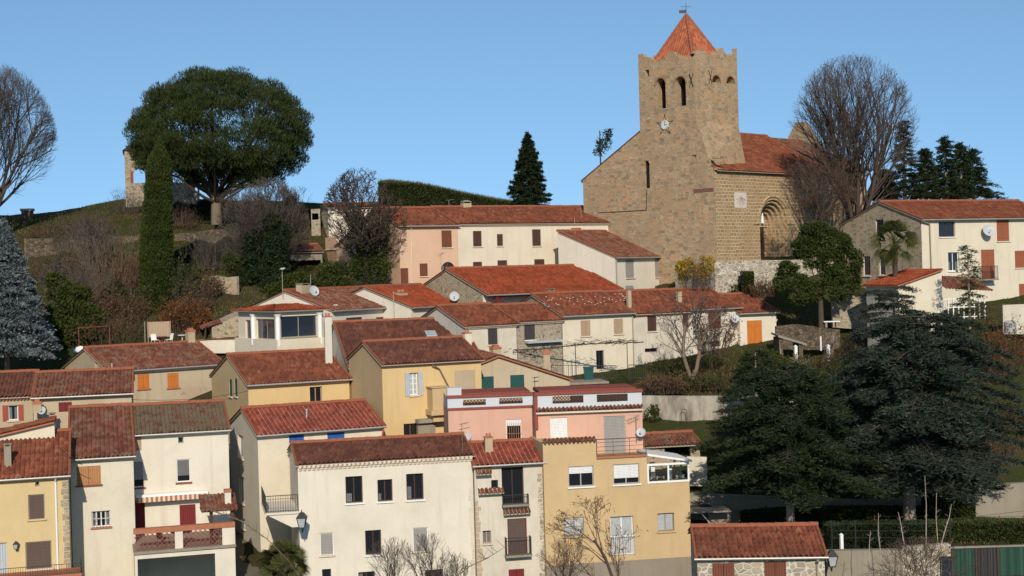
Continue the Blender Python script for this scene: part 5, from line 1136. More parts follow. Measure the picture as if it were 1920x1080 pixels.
# awning
u0, u1, z0, z1 = H3.fr.rect(255, 927, 390, 933, 'y', -.5); zt_ = H3.fr.hit(300, 924, 'y', -.05).z
aw = empty('awning', H3.O, H3.psi, 'rolled striped red and cream awning over the terrace', 'awning')
m = MB(); m.box(u0, u1, -.55, -.02, zt_-.12, zt_); m.cyl((u0, -.58, zt_-.12), (u1, -.58, zt_-.12), .06, None, 8); m.build('awning_case', M['wht'], aw)
m = MB(); n = 30
for k in range(n):
    a, b = u0+(u1-u0)*k/n, u0+(u1-u0)*(k+1)/n; dz = .28; m.box(a, b, -.66, -.645, zt_-.14-dz, zt_-.12, k % 2)
m.build('valance', [M['terra'], M['mortar']], aw)
# terrace
T = MB(); O = at(252, 1035, 79.0); tr_ = empty('terrace', (O.x, O.y, O.z-6), R(16), 'raised terrace with lattice parapet over an open garage', 'terrace'); tf = Fr(tr_.location, R(16))
wt = tf.hit(441, 1035, 'y', 0).x; zs_ = 6.0; g0, g1, gb0, gb1 = tf.rect(256, 1040, 404, 1100); zc_ = tf.hit(345, 995, 'y', 0).z
m = MB(); wall_face(m, TF, [(0, 0), (wt, 0), (wt, zs_-.15), (0, zs_-.15)], [[(max(.15, g0), .1), (g1, .1), (g1, zs_-.42), (max(.15, g0), zs_-.42)]], 0, .25)
m.quad((wt, 0, 0), (wt, 5, 0), (wt, 5, zs_-.15), (wt, 0, zs_-.15)); m.quad((0, 0, 0), (0, 5, 0), (0, 5, zs_-.15), (0, 0, zs_-.15)); m.box(.1, wt-.1, 4.2, 4.4, 0, zs_-.42); m.box(.05, .14, .26, 4.2, 0, zs_-.42); m.build('wall', M['white'], tr_)
m = MB(); m.box(-.05, wt+.05, -.12, 5, zs_-.147, zs_); m.build('terrace_slab', M['concrete'], tr_)
m = MB(); a, b = tf.rect(328, 1000, 343, 1020)[:2]; c_, d_ = tf.rect(417, 1000, 441, 1020)[:2]
m.box(a, b, 0, .25, zs_, zc_-.002); m.build('pier', M['white'], tr_); m = MB(); m.box(c_, d_, 0, .25, zs_, zc_-.002); m.build('pier', M['white'], tr_)
m = MB(); m.box(-.02, wt+.03, -.05, .3, zc_, zc_+.28); m.build('coping', M['terra'], tr_)
def lattice(par, T, u0, u1, z0, z1, step=.2, mat='brick', name='lattice', r=.022, d=.1):
    m = MB(); H = z1-z0; k = int((u1-u0+H)/step)+1
    for i in range(k):
        for sg in (0, 1):
            x0_, x1_ = u0-H+i*step, u0+i*step; za, zb_ = (z0, z1) if sg == 0 else (z1, z0)
            if x0_ < u0: t_ = (u0-x0_)/H; za = za+(zb_-za)*t_; x0_ = u0
            if x1_ > u1: t_ = (u1-x0_)/max(1e-6, (x1_-x0_)); zb_ = za+(zb_-za)*t_; x1_ = u1
            if x1_-x0_ > .01: m.cyl(T(x0_, d, za), T(x1_, d, zb_), r, None, 4, 0, False)
    return m.build(name, M[mat], par)
lattice(tr_, TF, .02, a, zs_+.02, zc_-.02, .26); lattice(tr_, TF, b, c_, zs_+.02, zc_-.02, .26)
def garden_set(px, py, D, label, cmat, nchair=2, r=.45, zoff=0, base=None):
    p = base or at(px, py, D); root = empty('garden_table', p, .4, label, 'table'); m = MB(); m.cyl((0, 0, .68), (0, 0, .72), r, None, 14); m.build('tabletop', M[cmat], root); m = MB(); m.cyl((0, 0, 0), (0, 0, .68), .03, None, 6); m.cyl((0, 0, 0), (0, 0, .03), .22, None, 8); m.build('leg', M[cmat], root); return root
def garden_chair(p, rz, label, mat, group=None):
    root = empty('garden_chair', p, rz, label, 'chair', group); m = MB(); m.box(-.24, .24, -.24, .24, .42, .45); m.build('seat', M[mat], root); m = MB()
    m.hexa([(-.24, .22, .45), (.24, .22, .45), (.24, .25, .45), (-.24, .25, .45), (-.22, .32, .9), (.22, .32, .9), (.22, .35, .9), (-.22, .35, .9)]); m.build('backrest', M[mat], root)
    for sx in (-.22, .22):
        for sy in (-.22, .22): m = MB(); m.cyl((sx, sy, .42), (sx*1.15, sy*1.15, 0), .018, None, 5); m.build('leg', M[mat], root)
    return root
wc = lambda fr, x, y, z: fr.O+Vector((x*fr.c-y*fr.s, x*fr.s+y*fr.c, z))
garden_chair(wc(tf, 1.6, 1.2, zs_), 1.2, 'brown wicker chair nearest the white house behind the terrace lattice', 'w_brown', 'terrace chairs'); garden_set(0, 0, 0, 'round brown table on the terrace behind the lattice', 'w_brown', base=wc(tf, 2.6, 1.3, zs_), r=.6); garden_chair(wc(tf, 4.7, 1.2, zs_), -1.2, 'brown wicker chair right of the middle pier on the terrace', 'w_brown', 'terrace chairs')
# porch at the right end of the terrace
O = wc(tf, wt-1.3, .6, zs_); pr = empty('porch', O, R(16), 'little tiled porch on a dark post at the end of the terrace', 'porch'); m = MB(); m.box(0, .18, 0, .18, 0, 1.9); m.box(1.15, 1.3, 0, .18, 0, 1.9); m.build('post', M['dwood'], pr)
m = MB(); tile_sheet(m, (-.5, -.3, 1.85), (1.55, -.3, 1.85), (1.55, 1.7, 2.55), (-.5, 1.7, 2.55), .22, .3); m.box(-.45, 1.5, -.2, 1.6, 1.82, 1.86, 1); m.build('roof', [M['told'], M['dwood']], pr)
m = MB(); m.box(.9, 1.25, .5, .85, 2.0, 2.75); ck = m.build('chimney', M['white'], pr); m = MB(); m.box(.87, 1.28, .47, .88, 2.75, 2.92); m.build('chimney_cap', M['terra'], ck)

# row at far left
H12b = House('weathered house with brown tile roof, maroon window and white gutter', 62, 247, 746, 92, 30, 704, psi=14, r=4.2, d=7, h=7, wall='tanst', side='tan', roof='told', F_=[('shut', 110, 754, 135, 772, dict(c='maroon', sill=None)), ('shut', 165, 757, 196, 772, dict(c='red', sill=None))])
H12a = House('tan house with red shutters and white window at the left edge', -60, 61, 748, 91.4, -90, 706, psi=14, r=4.2, d=7, h=7, wall='tan', side='tan', roof='tdark', gutter=False, geno='ridge', F_=[('open', 15, 760, 34, 788, dict(c='red', mull=0, hr=0))])
H12b.chim(62, 750, 78, 800, -.3, 'brick', 'tan'); dish(H12b.fr, H12b.root, 79, 770, -1.2, 8, 88); chimney(H12b.fr, H12b.root, 92, 774, 103, 792, -1.3, 5, 'flat', 'tan')
# raised half gable behind the yellow house
front_gable('cream half gable with red tiled slope rising to the right', -70, 103, 79.5, 15, (103, 793), 834, 830, 2.5, 6, 'cream', 'tred')
H1 = House('yellow house at the left edge with brown roller shutters and stone quoins', -80, 128, 903, 76, -110, 824, psi=16, r=4.2, d=8, h=8, wall='yell2', roof='tred', over=.25,
  F_=[('roll', 53, 927, 84, 973, dict(c='brown', f=1, sill='yell2', fc='concrete')), ('roll', 48, 1015, 97, 1066, dict(c='brown', f=1, fc='concrete')), ('door', -12, 1018, 14, 1085, dict(c='lgrey')), ('glass', 66, 903, 74, 912, dict(arch=1, mull=0, sill=None, fc='concrete')), ('roll', -40, 925, -12, 975, dict(c='brown', f=1))])
H1.chim(8, 832, 21, 886, .22, 'flat', 'concrete')
q_ = H1.fr.rect(114, 900, 128, 1000); quoins(H1.root, TF, H1.w-.45, H1.w, 0, H1.h-.2, 'stoneg'); pipe(H1.root, [H1.fr.hit(104, 895, 'y', -.3), H1.fr.hit(104, 903, 'y', -.07), H1.fr.hit(109, 1085, 'y', -.07)], .055, 'wht')
def lantern(px, py, D, label, h=.75, right=1, wall=True, base=None, sc=1):
    p = base or at(px, py, D); root = empty('wall_lantern', p, 0, label, 'lantern', None); m = MB(); z = 0; s = sc
    m.cyl((-.10*s, 0, .30*s), (-.16*s, 0, -.12*s), .012); 
    V = [(-.10*s, -.10*s, -.2*s), (.10*s, -.10*s, -.2*s), (.10*s, .10*s, -.2*s), (-.10*s, .10*s, -.2*s), (-.17*s, -.17*s, .15*s), (.17*s, -.17*s, .15*s), (.17*s, .17*s, .15*s), (-.17*s, .17*s, .15*s)]
    g = MB(); g.hexa([(a*.92, b*.92, c) for a, b, c in V]); 
    m = MB()
    for k in range(4): m.cyl(V[k], V[k+4], .018*s, None, 4)
    m.hexa([(-.2*s, -.2*s, .15*s), (.2*s, -.2*s, .15*s), (.2*s, .2*s, .15*s), (-.2*s, .2*s, .15*s), (-.07*s, -.07*s, .34*s), (.07*s, -.07*s, .34*s), (.07*s, .07*s, .34*s), (-.07*s, .07*s, .34*s)]); m.cyl((0, 0, .34*s), (0, 0, .45*s), .03*s, .01*s); m.box(-.11*s, .11*s, -.11*s, .11*s, -.24*s, -.2*s)
    m.cyl((0, .0, -.24*s), (0, .1*s, -.42*s), .02*s); m.cyl((0, .1*s, -.42*s), (0, .42*s, -.25*s), .022*s)
    b = m.build('lantern_frame', M['iron'], root); g.build('lantern_glass', M['curt'], root); return root
c = H1.fr.hit(30, 1024, 'y', -.25); lantern(0, 0, 0, 'small wall lantern beside the pale door of the left yellow house', base=wc(H1.fr, c.x, -.25, c.z), sc=.7)
rl = H1.fr.rect(-80, 1070, 135, 1084, 'y', -1.6); 
m = MB(); m.box(-.5, H1.w+.6, -1.7, -.01, rl[2]-.6, rl[2]+.0); bl = m.build('balcony_slab', M['terra'], H1.root); railing(H1.root, [(-.5, -1.65), (H1.w+.55, -1.65), (H1.w+.55, -.1)], rl[3]-rl[2]+.15, rl[2], 'iron', .12, 'balcony_railing')

# H4 and the big white house
H4 = House('tall cream house with grey side wall and pale-ribbed tile roof above the lane', 483, 718, 816, 88, 455, 770, h=12, wall='cream', side='tan_side', roof='trib', d=7.5, rib=.30,  # side wall greyed in its colour to stand for shade
  F_=[('shut', 542, 814, 570, 830, dict(c='blue', sill=None)), ('shut', 614, 811, 646, 828, dict(c='blue', sill=None))], L_=[('glass', 446, 816, 456, 858, dict(glass='curt')), ('glass', 448, 893, 458, 942, dict(glass='curt')), ('glass', 453, 972, 460, 990, dict(glass='curt', mull=0))])
pipe(H4.root, [(H4.w-.05, -.3, 11.9), (H4.w-.05, -.06, 11.4), (H4.w-.05, -.06, 6)], .06, 'terra')
u = H4.fr.hit(575, 775, 'y', H4.r*.5); m = MB(); yy_ = H4.r*.5; zz_ = H4.rz(yy_); m.cyl((u.x, yy_, zz_), (u.x, yy_, zz_+.55), .05, None, 6); m.cyl((u.x, yy_, zz_+.55), (u.x, yy_, zz_+.62), .08, None, 6); m.build('vent_stack', M['curt'], H4.roof)
H5 = House('big white house with six dark windows in two rows and white scalloped eave', 558, 886, 873, 82, 541, 836, psi=13, r=3.2, d=6.4, h=12, wall='white', side='white', roof='tdark', gutter=False, over=.2, rib=.27,
  F_=[('glass', 648, 893, 680, 943, dict(fc='w_dbrown', sill='wht')), ('glass', 708, 899, 736, 940, dict(fc='w_dbrown', sill='wht')), ('glass', 762, 888, 794, 937, dict(fc='w_dbrown', sill='wht')), ('roll', 600, 999, 626, 1041, dict(c='grey', f=.97)), ('glass', 685, 994, 715, 1040, dict(fc='w_dbrown', sill='wht')), ('roll', 774, 989, 803, 1033, dict(c='grey', f=1)), ('glass', 604, 1067, 621, 1090, dict(fc='w_dbrown', mull=0)), ('glass', 672, 1072, 703, 1100, dict(fc='w_dbrown')), ('glass', 797, 1068, 831, 1100, dict(fc='w_dbrown'))],
  L_=[('glass', 538, 900, 545, 968, dict(glass='curt', mull=0, sill=None))])
genoise(H5.root, TF, 0, H5.w, H5.h+.05, 2, 'mortar', .25, .24); quoins(H5.root, TF, H5.w-.3, H5.w, 0, H5.h-.4, 'white2', 3)
bz = H5.fr.hit(540, 990, 'x', -1.0).z; m = MB(); m.box(-1.9, -.003, -.1, 4.2, bz-.12, bz); m.hexa([(-.4, .0, bz-.9), (-.003, .0, bz-.9), (-.003, 4.1, bz-.9), (-.4, 4.1, bz-.9), (-1.8, .0, bz-.122), (-.003, .0, bz-.122), (-.003, 4.1, bz-.122), (-1.8, 4.1, bz-.122)]); m.build('balcony', M['white'], H5.root)
railing(H5.root, [(-.05, -.05), (-1.85, -.05), (-1.85, 4.1)], .95, bz, 'iron', .14, 'balcony_railing', .014, (.8,))
c = at(566, 978, 80.5); lantern(0, 0, 0, 'black street lantern on the corner of the big white house', base=c, sc=1.5)
dish(H5.fr, H5.root, 874, 818, H5.r+.6, 11, 85)
# narrow house
H6 = House('narrow white house with tall dark balcony openings and orange tiled roof', 889, 1019, 873, 84.0, 868, 836, psi=11, r=2.8, d=5.6, h=12, wall='white2', roof='trib', rib=.30, gutter=True,
  F_=[('glass', 941, 876, 982, 947, dict(fc='w_dbrown', sill=None)), ('glass', 921, 900, 934, 916, dict(mull=0, fc='iron')), ('roll', 952, 972, 988, 1041, dict(c='brown', f=1, fc='w_maroon')), ('glass', 905, 995, 921, 1019, dict(fc='w_tang')), ('shut', 954, 1067, 983, 1095, dict(c='maroon'))])
H6.chim(910, 816, 924, 858, .5, 'pot', 'tan'); tile_hood(H6.fr, H6.root, 892, 877, 921, 890, .5); tile_hood(H6.fr, H6.root, 897, 917, 944, 926, .4); tile_hood(H6.fr, H6.root, 944, 956, 994, 964, .4)
def balc(Hh, x0, x1, ytop, ybot, out=.55, mat='iron', name='balcony_railing', slab=True):
    u0, u1, z0, z1 = Hh.fr.rect(x0, ytop, x1, ybot, 'y', -out); railing(Hh.root, [(u0, -.02), (u0, -out), (u1, -out), (u1, -.02)], z1-z0, z0, mat, .11, name)
    if slab: m = MB(); m.box(u0-.05, u1+.05, -out-.05, -.004, z0-.12, z0); m.build('balcony_slab', M['concrete'], Hh.root)
balc(H6, 944, 991, 928, 946, .35); balc(H6, 950, 996, 1008, 1041, .5)
quoins(H6.root, TF, H6.w-.42, H6.w, 0, H6.h-.5, 'stonew', 5); quoins(H6.root, TF, .0, .35, 0, H6.h-1.8, 'tan', 6, False)

# yellow block
Y = House('yellow block with white roller blinds and glazed corner balcony', 1020, 1293, 918, 84.4, psi=10, d=6, h=9, wall='ochre', side='ochre', flat=True, roofs=False,
  F_=[('french', 1145, 968, 1188, 1041, dict(glass='curt', sill=None)), ('roll', 1057, 970, 1095, 1005, dict(c='lgrey', f=.5, sill='ochre', fc='concrete', mull=0, glass='curt')), ('glass', 1233, 962, 1264, 996, dict(glass='curt', fc='concrete', sill='ochre'))])
fr = Y.fr; T0 = MB(); xa = fr.hit(1119, 880, 'y', 0).x; xb_ = fr.hit(1213, 880, 'y', 0).x; zA = fr.hit(1018, 832, 'y', 0).z; zB = fr.hit(1165, 858, 'y', 0).z
hs = []; td = []
for kind, x0, y0, x1, y1, kw in (('roll', 1066, 874, 1113, 921, dict(c='white', f=.36, sill='wht', fc='zinc')), ('roll', 1150, 870, 1199, 918, dict(c='white', f=.70, sill='wht', fc='zinc'))):
    u0, u1, z0, z1 = fr.rect(x0, y0, x1, y1); z0 = max(z0, Y.h+.06); hs.append([(u0, z0), (u1, z0), (u1, z1), (u0, z1)]); td.append((u0, u1, z0, z1, kind, kw))
m = MB(); wall_face(m, TF, [(0, Y.h), (xb_, Y.h), (xb_, zB), (xa, zB), (xa, zA), (0, zA)], hs)
m.quad((0, 0, Y.h), (0, 4, Y.h), (0, 4, zA), (0, 0, zA)); m.quad((xa, 0, zB), (xa, 4, zB), (xa, 4, zA), (xa, 0, zA)); m.quad((xb_, 0, Y.h), (xb_, 4, Y.h), (xb_, 4, zB), (xb_, 0, zB)); m.quad((0, 0, zA-.01), (xa, 0, zA-.01), (xa, 4, zA-.01), (0, 4, zA-.01)); m.quad((xa, 0, zB-.01), (xb_, 0, zB-.01), (xb_, 4, zB-.01), (xa, 4, zB-.01))
m.build('upper_wall', M['ochre'], Y.root)
for u0, u1, z0, z1, kind, kw in td: window(Y.root, TF, u0, u1, z0, z1, kind, **kw)
m = MB(); tile_sheet(m, (0, -.2, zA+.02), (xa, -.2, zA+.02), (xa, .5, zA+.22), (0, .5, zA+.22), .24, .35, .05); m.build('tile_coping', M['told'], Y.root)
m = MB(); m.box(xa+.003, xb_+.05, -.1, .3, zB, zB+.13); m.build('brick_coping', M['terra'], Y.root); railing(Y.root, [(xa+.05, .1), (xb_, .1)], 1.0, zB+.13, 'iron', .9, 'terrace_railing', .016, (.3, .55, .8))
zp = fr.hit(1160, 1052, 'y', 0).z; m = MB(); m.box(-.01, Y.w+.01, -.04, -.003, 0, zp); m.build('plinth', M['greyd'], Y.root); balc(Y, 1142, 1191, 1005, 1041, .12, 'wht', 'window_railing', False)
# glass corner balcony
xe = Y.w; zc1 = fr.hit(1250, 868, 'y', 0).z
m = MB(); zf = Y.h; P_ = [(xb_+.05, 0), (xe-.02, 0), (xe-.02, 3)]; nb = [(xb_+.05, 0), ((xb_+xe)/2, 0), (xe-.05, 0), (xe-.05, 1.5), (xe-.05, 2.9)]
for x_, y_ in nb: m.box(x_-.05, x_+.05, y_-.05, y_+.05, zf, zc1-.02)
for z_ in (zf+.02, zc1-.12): m.box(xb_, xe, -.06, .06, z_, z_+.12); m.box(xe-.11, xe+.01, .061, 2.95, z_, z_+.12)
m.hexa([(xb_+.02, -.15, zc1+.5), (xe+.15, -.15, zc1+.0), (xe+.15, 3.1, zc1+.0), (xb_+.02, 3.1, zc1+.5), (xb_+.02, -.15, zc1+.62), (xe+.15, -.15, zc1+.12), (xe+.15, 3.1, zc1+.12), (xb_+.02, 3.1, zc1+.62)])
gv = m.build('glazed_balcony', M['wht'], Y.root)
m = MB(); m.box(xb_+.1, xe-.1, -.01, .01, zf+.14, zc1-.12); m.box(xe-.07, xe-.05, .1, 2.8, zf+.14, zc1-.12); m.build('pane', M['paneg'], gv)
m = MB(); m.box(xb_+.6, xb_+.85, 1.3, 1.5, zf+.1, zc1-.1); m.box(xe-.9, xe-.7, 1.2, 1.4, zf, zc1-.3); 
for k in range(6): m.ball((xb_+.3+k*.4, .3, zf+.28), .08, .08, .12)
m.build('shelf_items', M['wht'], gv)

# pink house with blue-grey parapet
def pinkpart(label, xl, xr, ytop, D, yw, pan, F_, tiles):
    Hh = House(label, xl, xr, ytop, D, psi=6, d=4.6, h=9, wall='pink', side='pink', flat=True, roofs=False, F_=F_); f_ = Hh.fr; w_ = Hh.w; zt = f_.hit((xl+xr)/2, yw, 'y', 0).z; h_ = Hh.h
    hs = []; hl = []
    for x0, y0, x1, y1 in pan: u0, u1, z0, z1 = f_.rect(x0, y0, x1, y1); u1 = min(u1, w_-.03); z0 = max(z0, h_+.05); z1 = min(z1, zt-.08); hs.append([(u0, z0), (u1, z0), (u1, z1), (u0, z1)]); hl.append((u0, u1, z0, z1))
    m = MB(); wall_face(m, TF, [(0, h_+.01), (w_, h_+.01), (w_, zt), (0, zt)], hs, 0, .18); wall_face(m, lambda u, d, z: (u, .2-d, z), [(0, h_+.01), (w_, h_+.01), (w_, zt), (0, zt)], hs, 0, .01)
    m.quad((0, 0, h_), (0, 4.6, h_), (0, 4.6, zt), (0, 0, zt)); m.quad((w_, 0, h_), (w_, 4.6, h_), (w_, 4.6, zt), (w_, 0, zt)); m.build('parapet', M['bluew'], Hh.root)
    for a in hl: lattice(Hh.root, TF, *a, .2, 'w_dbrown', 'lattice_panel', .032, .08)
    m = MB(); m.box(-.05, w_+.05, -.1, .3, zt+.002, zt+.18); m.box(.4, w_-.1, 1.3, 4.5, zt-.05, zt+.16); m.build('parapet_coping', M['brick'], Hh.root)
    m = MB()
    if tiles: tile_sheet(m, (0, -.35, h_-.12), (w_, -.35, h_-.12), (w_, -.01, h_+.06), (0, -.01, h_+.06), .24, .3, .055); m.box(0, w_, -.3, -.003, h_-.3, h_-.2, 1)
    else: m.box(0, w_, -.08, -.003, h_-.02, h_+.12, 1)
    m.build('cornice', [M['told'], M['brick'] if not tiles else M['mortar']], Hh.root); return Hh, zt
PA, _z = pinkpart('left half of the pink building with lattice roof parapet', 840, 1003, 769, 88, 744, [(868, 749, 911, 760), (936, 746, 980, 757)], [('roll', 949, 786, 978, 828, dict(c='white', f=.3, mull=0, sill='wht', glass='glass'))], False)
m = MB(); u0, u1, z0, z1 = PA.fr.rect(949, 786, 978, 828)
for k in range(7): m.cyl((u0+(u1-u0)*(k+.5)/7, -.06, z0+.05), (u0+(u1-u0)*(k+.5)/7, -.06, z0+(z1-z0)*.85), .014, None, 4)
m.cyl((u0, -.06, z0+.5), (u1, -.06, z0+.5), .014); m.build('window_grille', M['w_tanw'], PA.root)
PB, _z = pinkpart('right half of the pink building with tiled cornice and grey roller door', 1004, 1204, 767, 87.2, 738, [(1036, 742, 1094, 756), (1119, 739, 1177, 753)], [('roll', 1032, 783, 1064, 822, dict(c='white', f=1, sill='wht')), ('roll', 1132, 780, 1173, 852, dict(c='grey', f=1, sill=None, fc='zinc'))], True)
m = MB(); u = PA.fr.hit(840, 727, 'y', 0).x; z1_ = PA.fr.hit(853, 727, 'y', 0).z; m.box(-.02, .85, -.02, .5, PA.h+.1, z1_); m.build('parapet_pier', M['bluew'], PA.root)
dish(PB.fr, PB.root, 1202, 811, -.4, 9, 87); aerial(PB.fr, PB.root, 1194, 778, 815, -.3, ((0, .8), (.2, .7)), 'zinc', -2.4); aerial(PB.fr, PB.root, 1003, 708, 730, .2, ((.0, .3), (.25, .3)), 'iron'); m = MB(); m.box(-.1, .12, -.2, .1, PB.h-1.2, PB.h+.8); m.build('corner_pipe', M['brick'], PB.root)
aerial(H6.fr, H6.root, 867, 795, 836, .3, ((0, .5), (.3, .6)), 'bark')
# cottage lower right
H20 = House('small stone cottage with orange tiled roof and brown shutters at lower right', 1307, 1546, 1047, 66, 1318, 993, psi=-4, r=3.0, d=5.6, h=4.5, wall='stonew', side='stonew', roof='tred', over=.2, F_=[('shut', 1336, 1056, 1377, 1092, dict(c='brown')), ('shut', 1433, 1053, 1474, 1092, dict(c='brown'))])
pipe(H20.root, [(H20.w-.35, -.35, 4.4), (H20.w-.35, -.06, 4.2), (H20.w-.35, -.06, 0)], .05, 'concrete')
lantern(1560, 1050, 66, 'black wall lantern on the concrete wall beside the stone cottage', sc=1.3)
free_wall('concrete garden wall right of the stone cottage', [(1549, 1033, 1110, 67.5), (1692, 1031, 1110, 67.5)], 'concrete', th=.4)
free_wall('rough whitewashed wall behind the thin saplings', [(1692, 1026, 1100, 68), (1782, 1020, 1100, 68)], 'stonew', th=.4)

# right hand house
H19 = House('large cream house with stone gable and red-brown shutters at the right edge', 1727, 1990, 412, 118, 1650, 381, h=8.2, wall='cream', side='stone', roof='tred',
  F_=[('glass', 1760, 416, 1791, 444, dict(fc='w_dbrown', sill='wht')), ('shut', 1869, 413, 1892, 452, dict(c='rbrown')), ('glass', 1778, 473, 1799, 508, dict(fc='wht', sill='wht')), ('shut', 1840, 468, 1865, 523, dict(c='rbrown', sill=None)), ('shut', 1903, 470, 1926, 502, dict(c='rbrown')), ('shut', 1911, 532, 1936, 572, dict(c='rbrown', sill=None))],
  L_=[('glass', 1641, 411, 1657, 448, dict(fc='wht', mull=0, dep=.12)), ('glass', 1618, 480, 1632, 517, dict(fc='wht', mull=0, dep=.12)), ('glass', 1648, 480, 1660, 516, dict(fc='wht', mull=0, dep=.12))])
dish(H19.fr, H19.root, 1853, 433, -.5, 12, 118); pipe(H19.root, [H19.fr.hit(1729, 414, 'y', -.3), H19.fr.hit(1743, 421, 'y', -.08), H19.fr.hit(1746, 505, 'y', -.08)], .06, 'concrete')
balc(H19, 1838, 1871, 499, 523, .8)
front_gable('cream annexe with bright sloping tiled verge below the stone gable', 1684, 1766, 108, 14, (1766, 507), 536, 530, 5, 9, 'cream', 'tnew')
free_wall('low rubble bank wall behind the round evergreen', [(1560, 552, 600, 117), (1625, 556, 605, 117), (1690, 560, 605, 117)], 'stoneg', th=.5)
m = MB(); O = at(1768, 600, 110); pg = empty('pergola', O, R(14), 'white trellis pergola under the cream house at the right', 'pergola'); s_ = 110/F
for k in range(9): m.box(k*11*s_, k*11*s_+.08, 0, .08, 0, 1.7)
for zz in (.15, .9, 1.55): m.box(0, 92*s_, -.01, .05, zz, zz+.07)
m.build('trellis', M['wht'], pg); m = MB(); tile_sheet(m, (0, -.5, 2.4), (100*s_, -.5, 2.1), (100*s_, 2.5, 3.2), (0, 2.5, 3.4), .25, .36); m.build('roof', M['told'], pg)
free_wall('cream garden parapet at the right edge', [(1880, 572, 612, 111), (1930, 570, 612, 111)], 'white2', th=.3); m = MB(); c_ = at(1894, 620, 108); rt = empty('water_tank', c_, 0, 'round grey water tank by the right edge parapet', 'tank'); m.cyl((0, 0, -.2), (0, 0, .6), .45, None, 14); m.ball((0, 0, .6), .45, .45, .18); m.build('tank_body', M['curt'], rt)

# garden walls, middle right
free_wall('tall whitewashed retaining wall streaked with damp', [(1195, 742, 800, 98), (1290, 743, 799, 98), (1400, 742, 800, 98.5), (1520, 745, 800, 99)], 'concw', 'retaining_wall', 'wall', .5)
m = MB(); O = at(1278, 800, 97.5); rt = empty('metal_ladder_hoop', O, 0, 'arched metal ladder rail against the damp retaining wall', 'ladder'); s_ = 100/F
m.cyl((0, 0, 0), (0, 0, 1.0), .02); m.cyl((.38, 0, 0), (.38, 0, 1.0), .02)
for i in range(8): a, b = math.pi*i/8, math.pi*(i+1)/8; m.cyl((.19+.19*math.cos(a), 0, 1+.19*math.sin(a)), (.19+.19*math.cos(b), 0, 1+.19*math.sin(b)), .02)
m.build('rail', M['iron'], rt)
hb2 = House('ruined stone hut with dark opening and broken red roof', 1208, 1312, 838, 92.3, psi=10, d=4, h=2.2, wall='stone', side='stone', name='hut', cat='hut', roof='told', gutter=False, group=None, xp=1222, yp=818, r=2.0, F_=[('deep', 1246, 839, 1295, 858, dict(dd=2))])
lw_ = free_wall('white pierced lattice wall behind the yellow block', [(1288, 856, 893, 90), (1325, 857, 894, 90)], 'white2', th=.15)
free_wall('dark stone wall under the cedars', [(1290, 925, 955, 88), (1410, 930, 965, 89), (1520, 935, 972, 90), (1660, 938, 975, 91), (1830, 925, 978, 92)], 'concrete', 'retaining_wall', 'wall', .5)
free_wall('sunlit grey retaining wall right of the cedar', [(1828, 912, 980, 91), (1880, 908, 980, 91), (1990, 902, 980, 91)], 'concrete', 'retaining_wall', 'wall', .5)
cp_ = House('dark carport with a thin roof slab beside the yellow block', 1292, 1370, 957, 87, psi=6, d=4, h=3, wall='greyd', flat=True, name='carport', cat='carport', group=None, F_=[('deep', 1294, 961, 1328, 998, dict(dd=3))])
m = MB(); m.box(-.3, cp_.w*.9, -1.2, cp_.d, cp_.h, cp_.h+.1); m.build('roof', M['concrete'], cp_.root); m = MB(); c = cp_.fr.hit(1330, 985, 'y', -1).x; m.cyl((c, -1, 0), (c, -1, 2.4), .035); m.cyl((c, -1, 2.4), (c-.5, -1, 3), .035); m.build('post', M['curt'], cp_.root)
# posts, slabs
for i, (px, py0, py1, D, lb) in enumerate([(1464, 655, 680, 106, 'thin grey fence post left of the white garden posts'), (1492, 650, 668, 107, 'square white gate post behind the spiky plants'), (1553, 649, 669, 107, 'square white gate post nearest the blue cedar'), (1539, 632, 650, 108, 'slim white pole leaning by the terraced garden'), (1578, 1003, 1027, 72, 'white painted post on the wall above the lantern')]):
    b_ = at(px, py1, D); w2 = (4.5 if 'square' in lb or 'painted' in lb else 2)*D/F; hh = (py1-py0)*D/F; rt = empty('garden_post', b_, .2, lb, 'post', 'garden posts'); m = MB(); m.box(-w2/1.6, w2/1.6, -w2/1.6, w2/1.6, -.3, hh); m.build('post_shaft', M['wht' if i else 'concrete'], rt); m = MB(); m.hexa([(-w2*.8, -w2*.8, hh), (w2*.8, -w2*.8, hh), (w2*.8, w2*.8, hh), (-w2*.8, w2*.8, hh), (-.02, -.02, hh+w2*.7), (.02, -.02, hh+w2*.7), (.02, .02, hh+w2*.7), (-.02, .02, hh+w2*.7)]); m.build('post_cap', M['wht' if i else 'concrete'], rt)
m = MB(); O = at(1460, 655, 107.5); rt = empty('stone_slab_shelter', O, R(5), 'tilted concrete slab over a dark gap left of the terraced garden', 'shelter'); s_ = 107/F; m.hexa([(0, 0, .9), (55*s_, 0, .2), (55*s_, 2, .35), (0, 2, 1.05), (0, 0, 1.05), (55*s_, 0, .35), (55*s_, 2, .5), (0, 2, 1.2)]); m.build('slab', M['concrete'], rt); m = MB(); m.box(.1, .4, .2, 1.8, -.6, .88); m.build('side_wall', M['stoned'], rt); m = MB(); m.box(1.6, 1.9, .2, 1.8, -.8, .4); m.build('side_wall', M['stoned'], rt)
for i, (x0, y0, D, w2, lb) in enumerate([(1545, 612, 114, 24, 'white garden bench slab on the upper terrace'), (1645, 631, 111, 16, 'small white slab half hidden by the blue cedar')]):
    c = at(x0, y0, D); rt = empty('garden_bench', c, .1, lb, 'bench'); s_ = D/F; m = MB(); m.box(0, w2*s_*1.3, 0, .5, .32, .4); m.build('seat', M['wht'], rt)
    for xx in (.15, w2*s_*1.3-.3): m = MB(); m.box(xx, xx+.15, .08, .42, -.1, .32); m.build('leg', M['concrete'], rt)
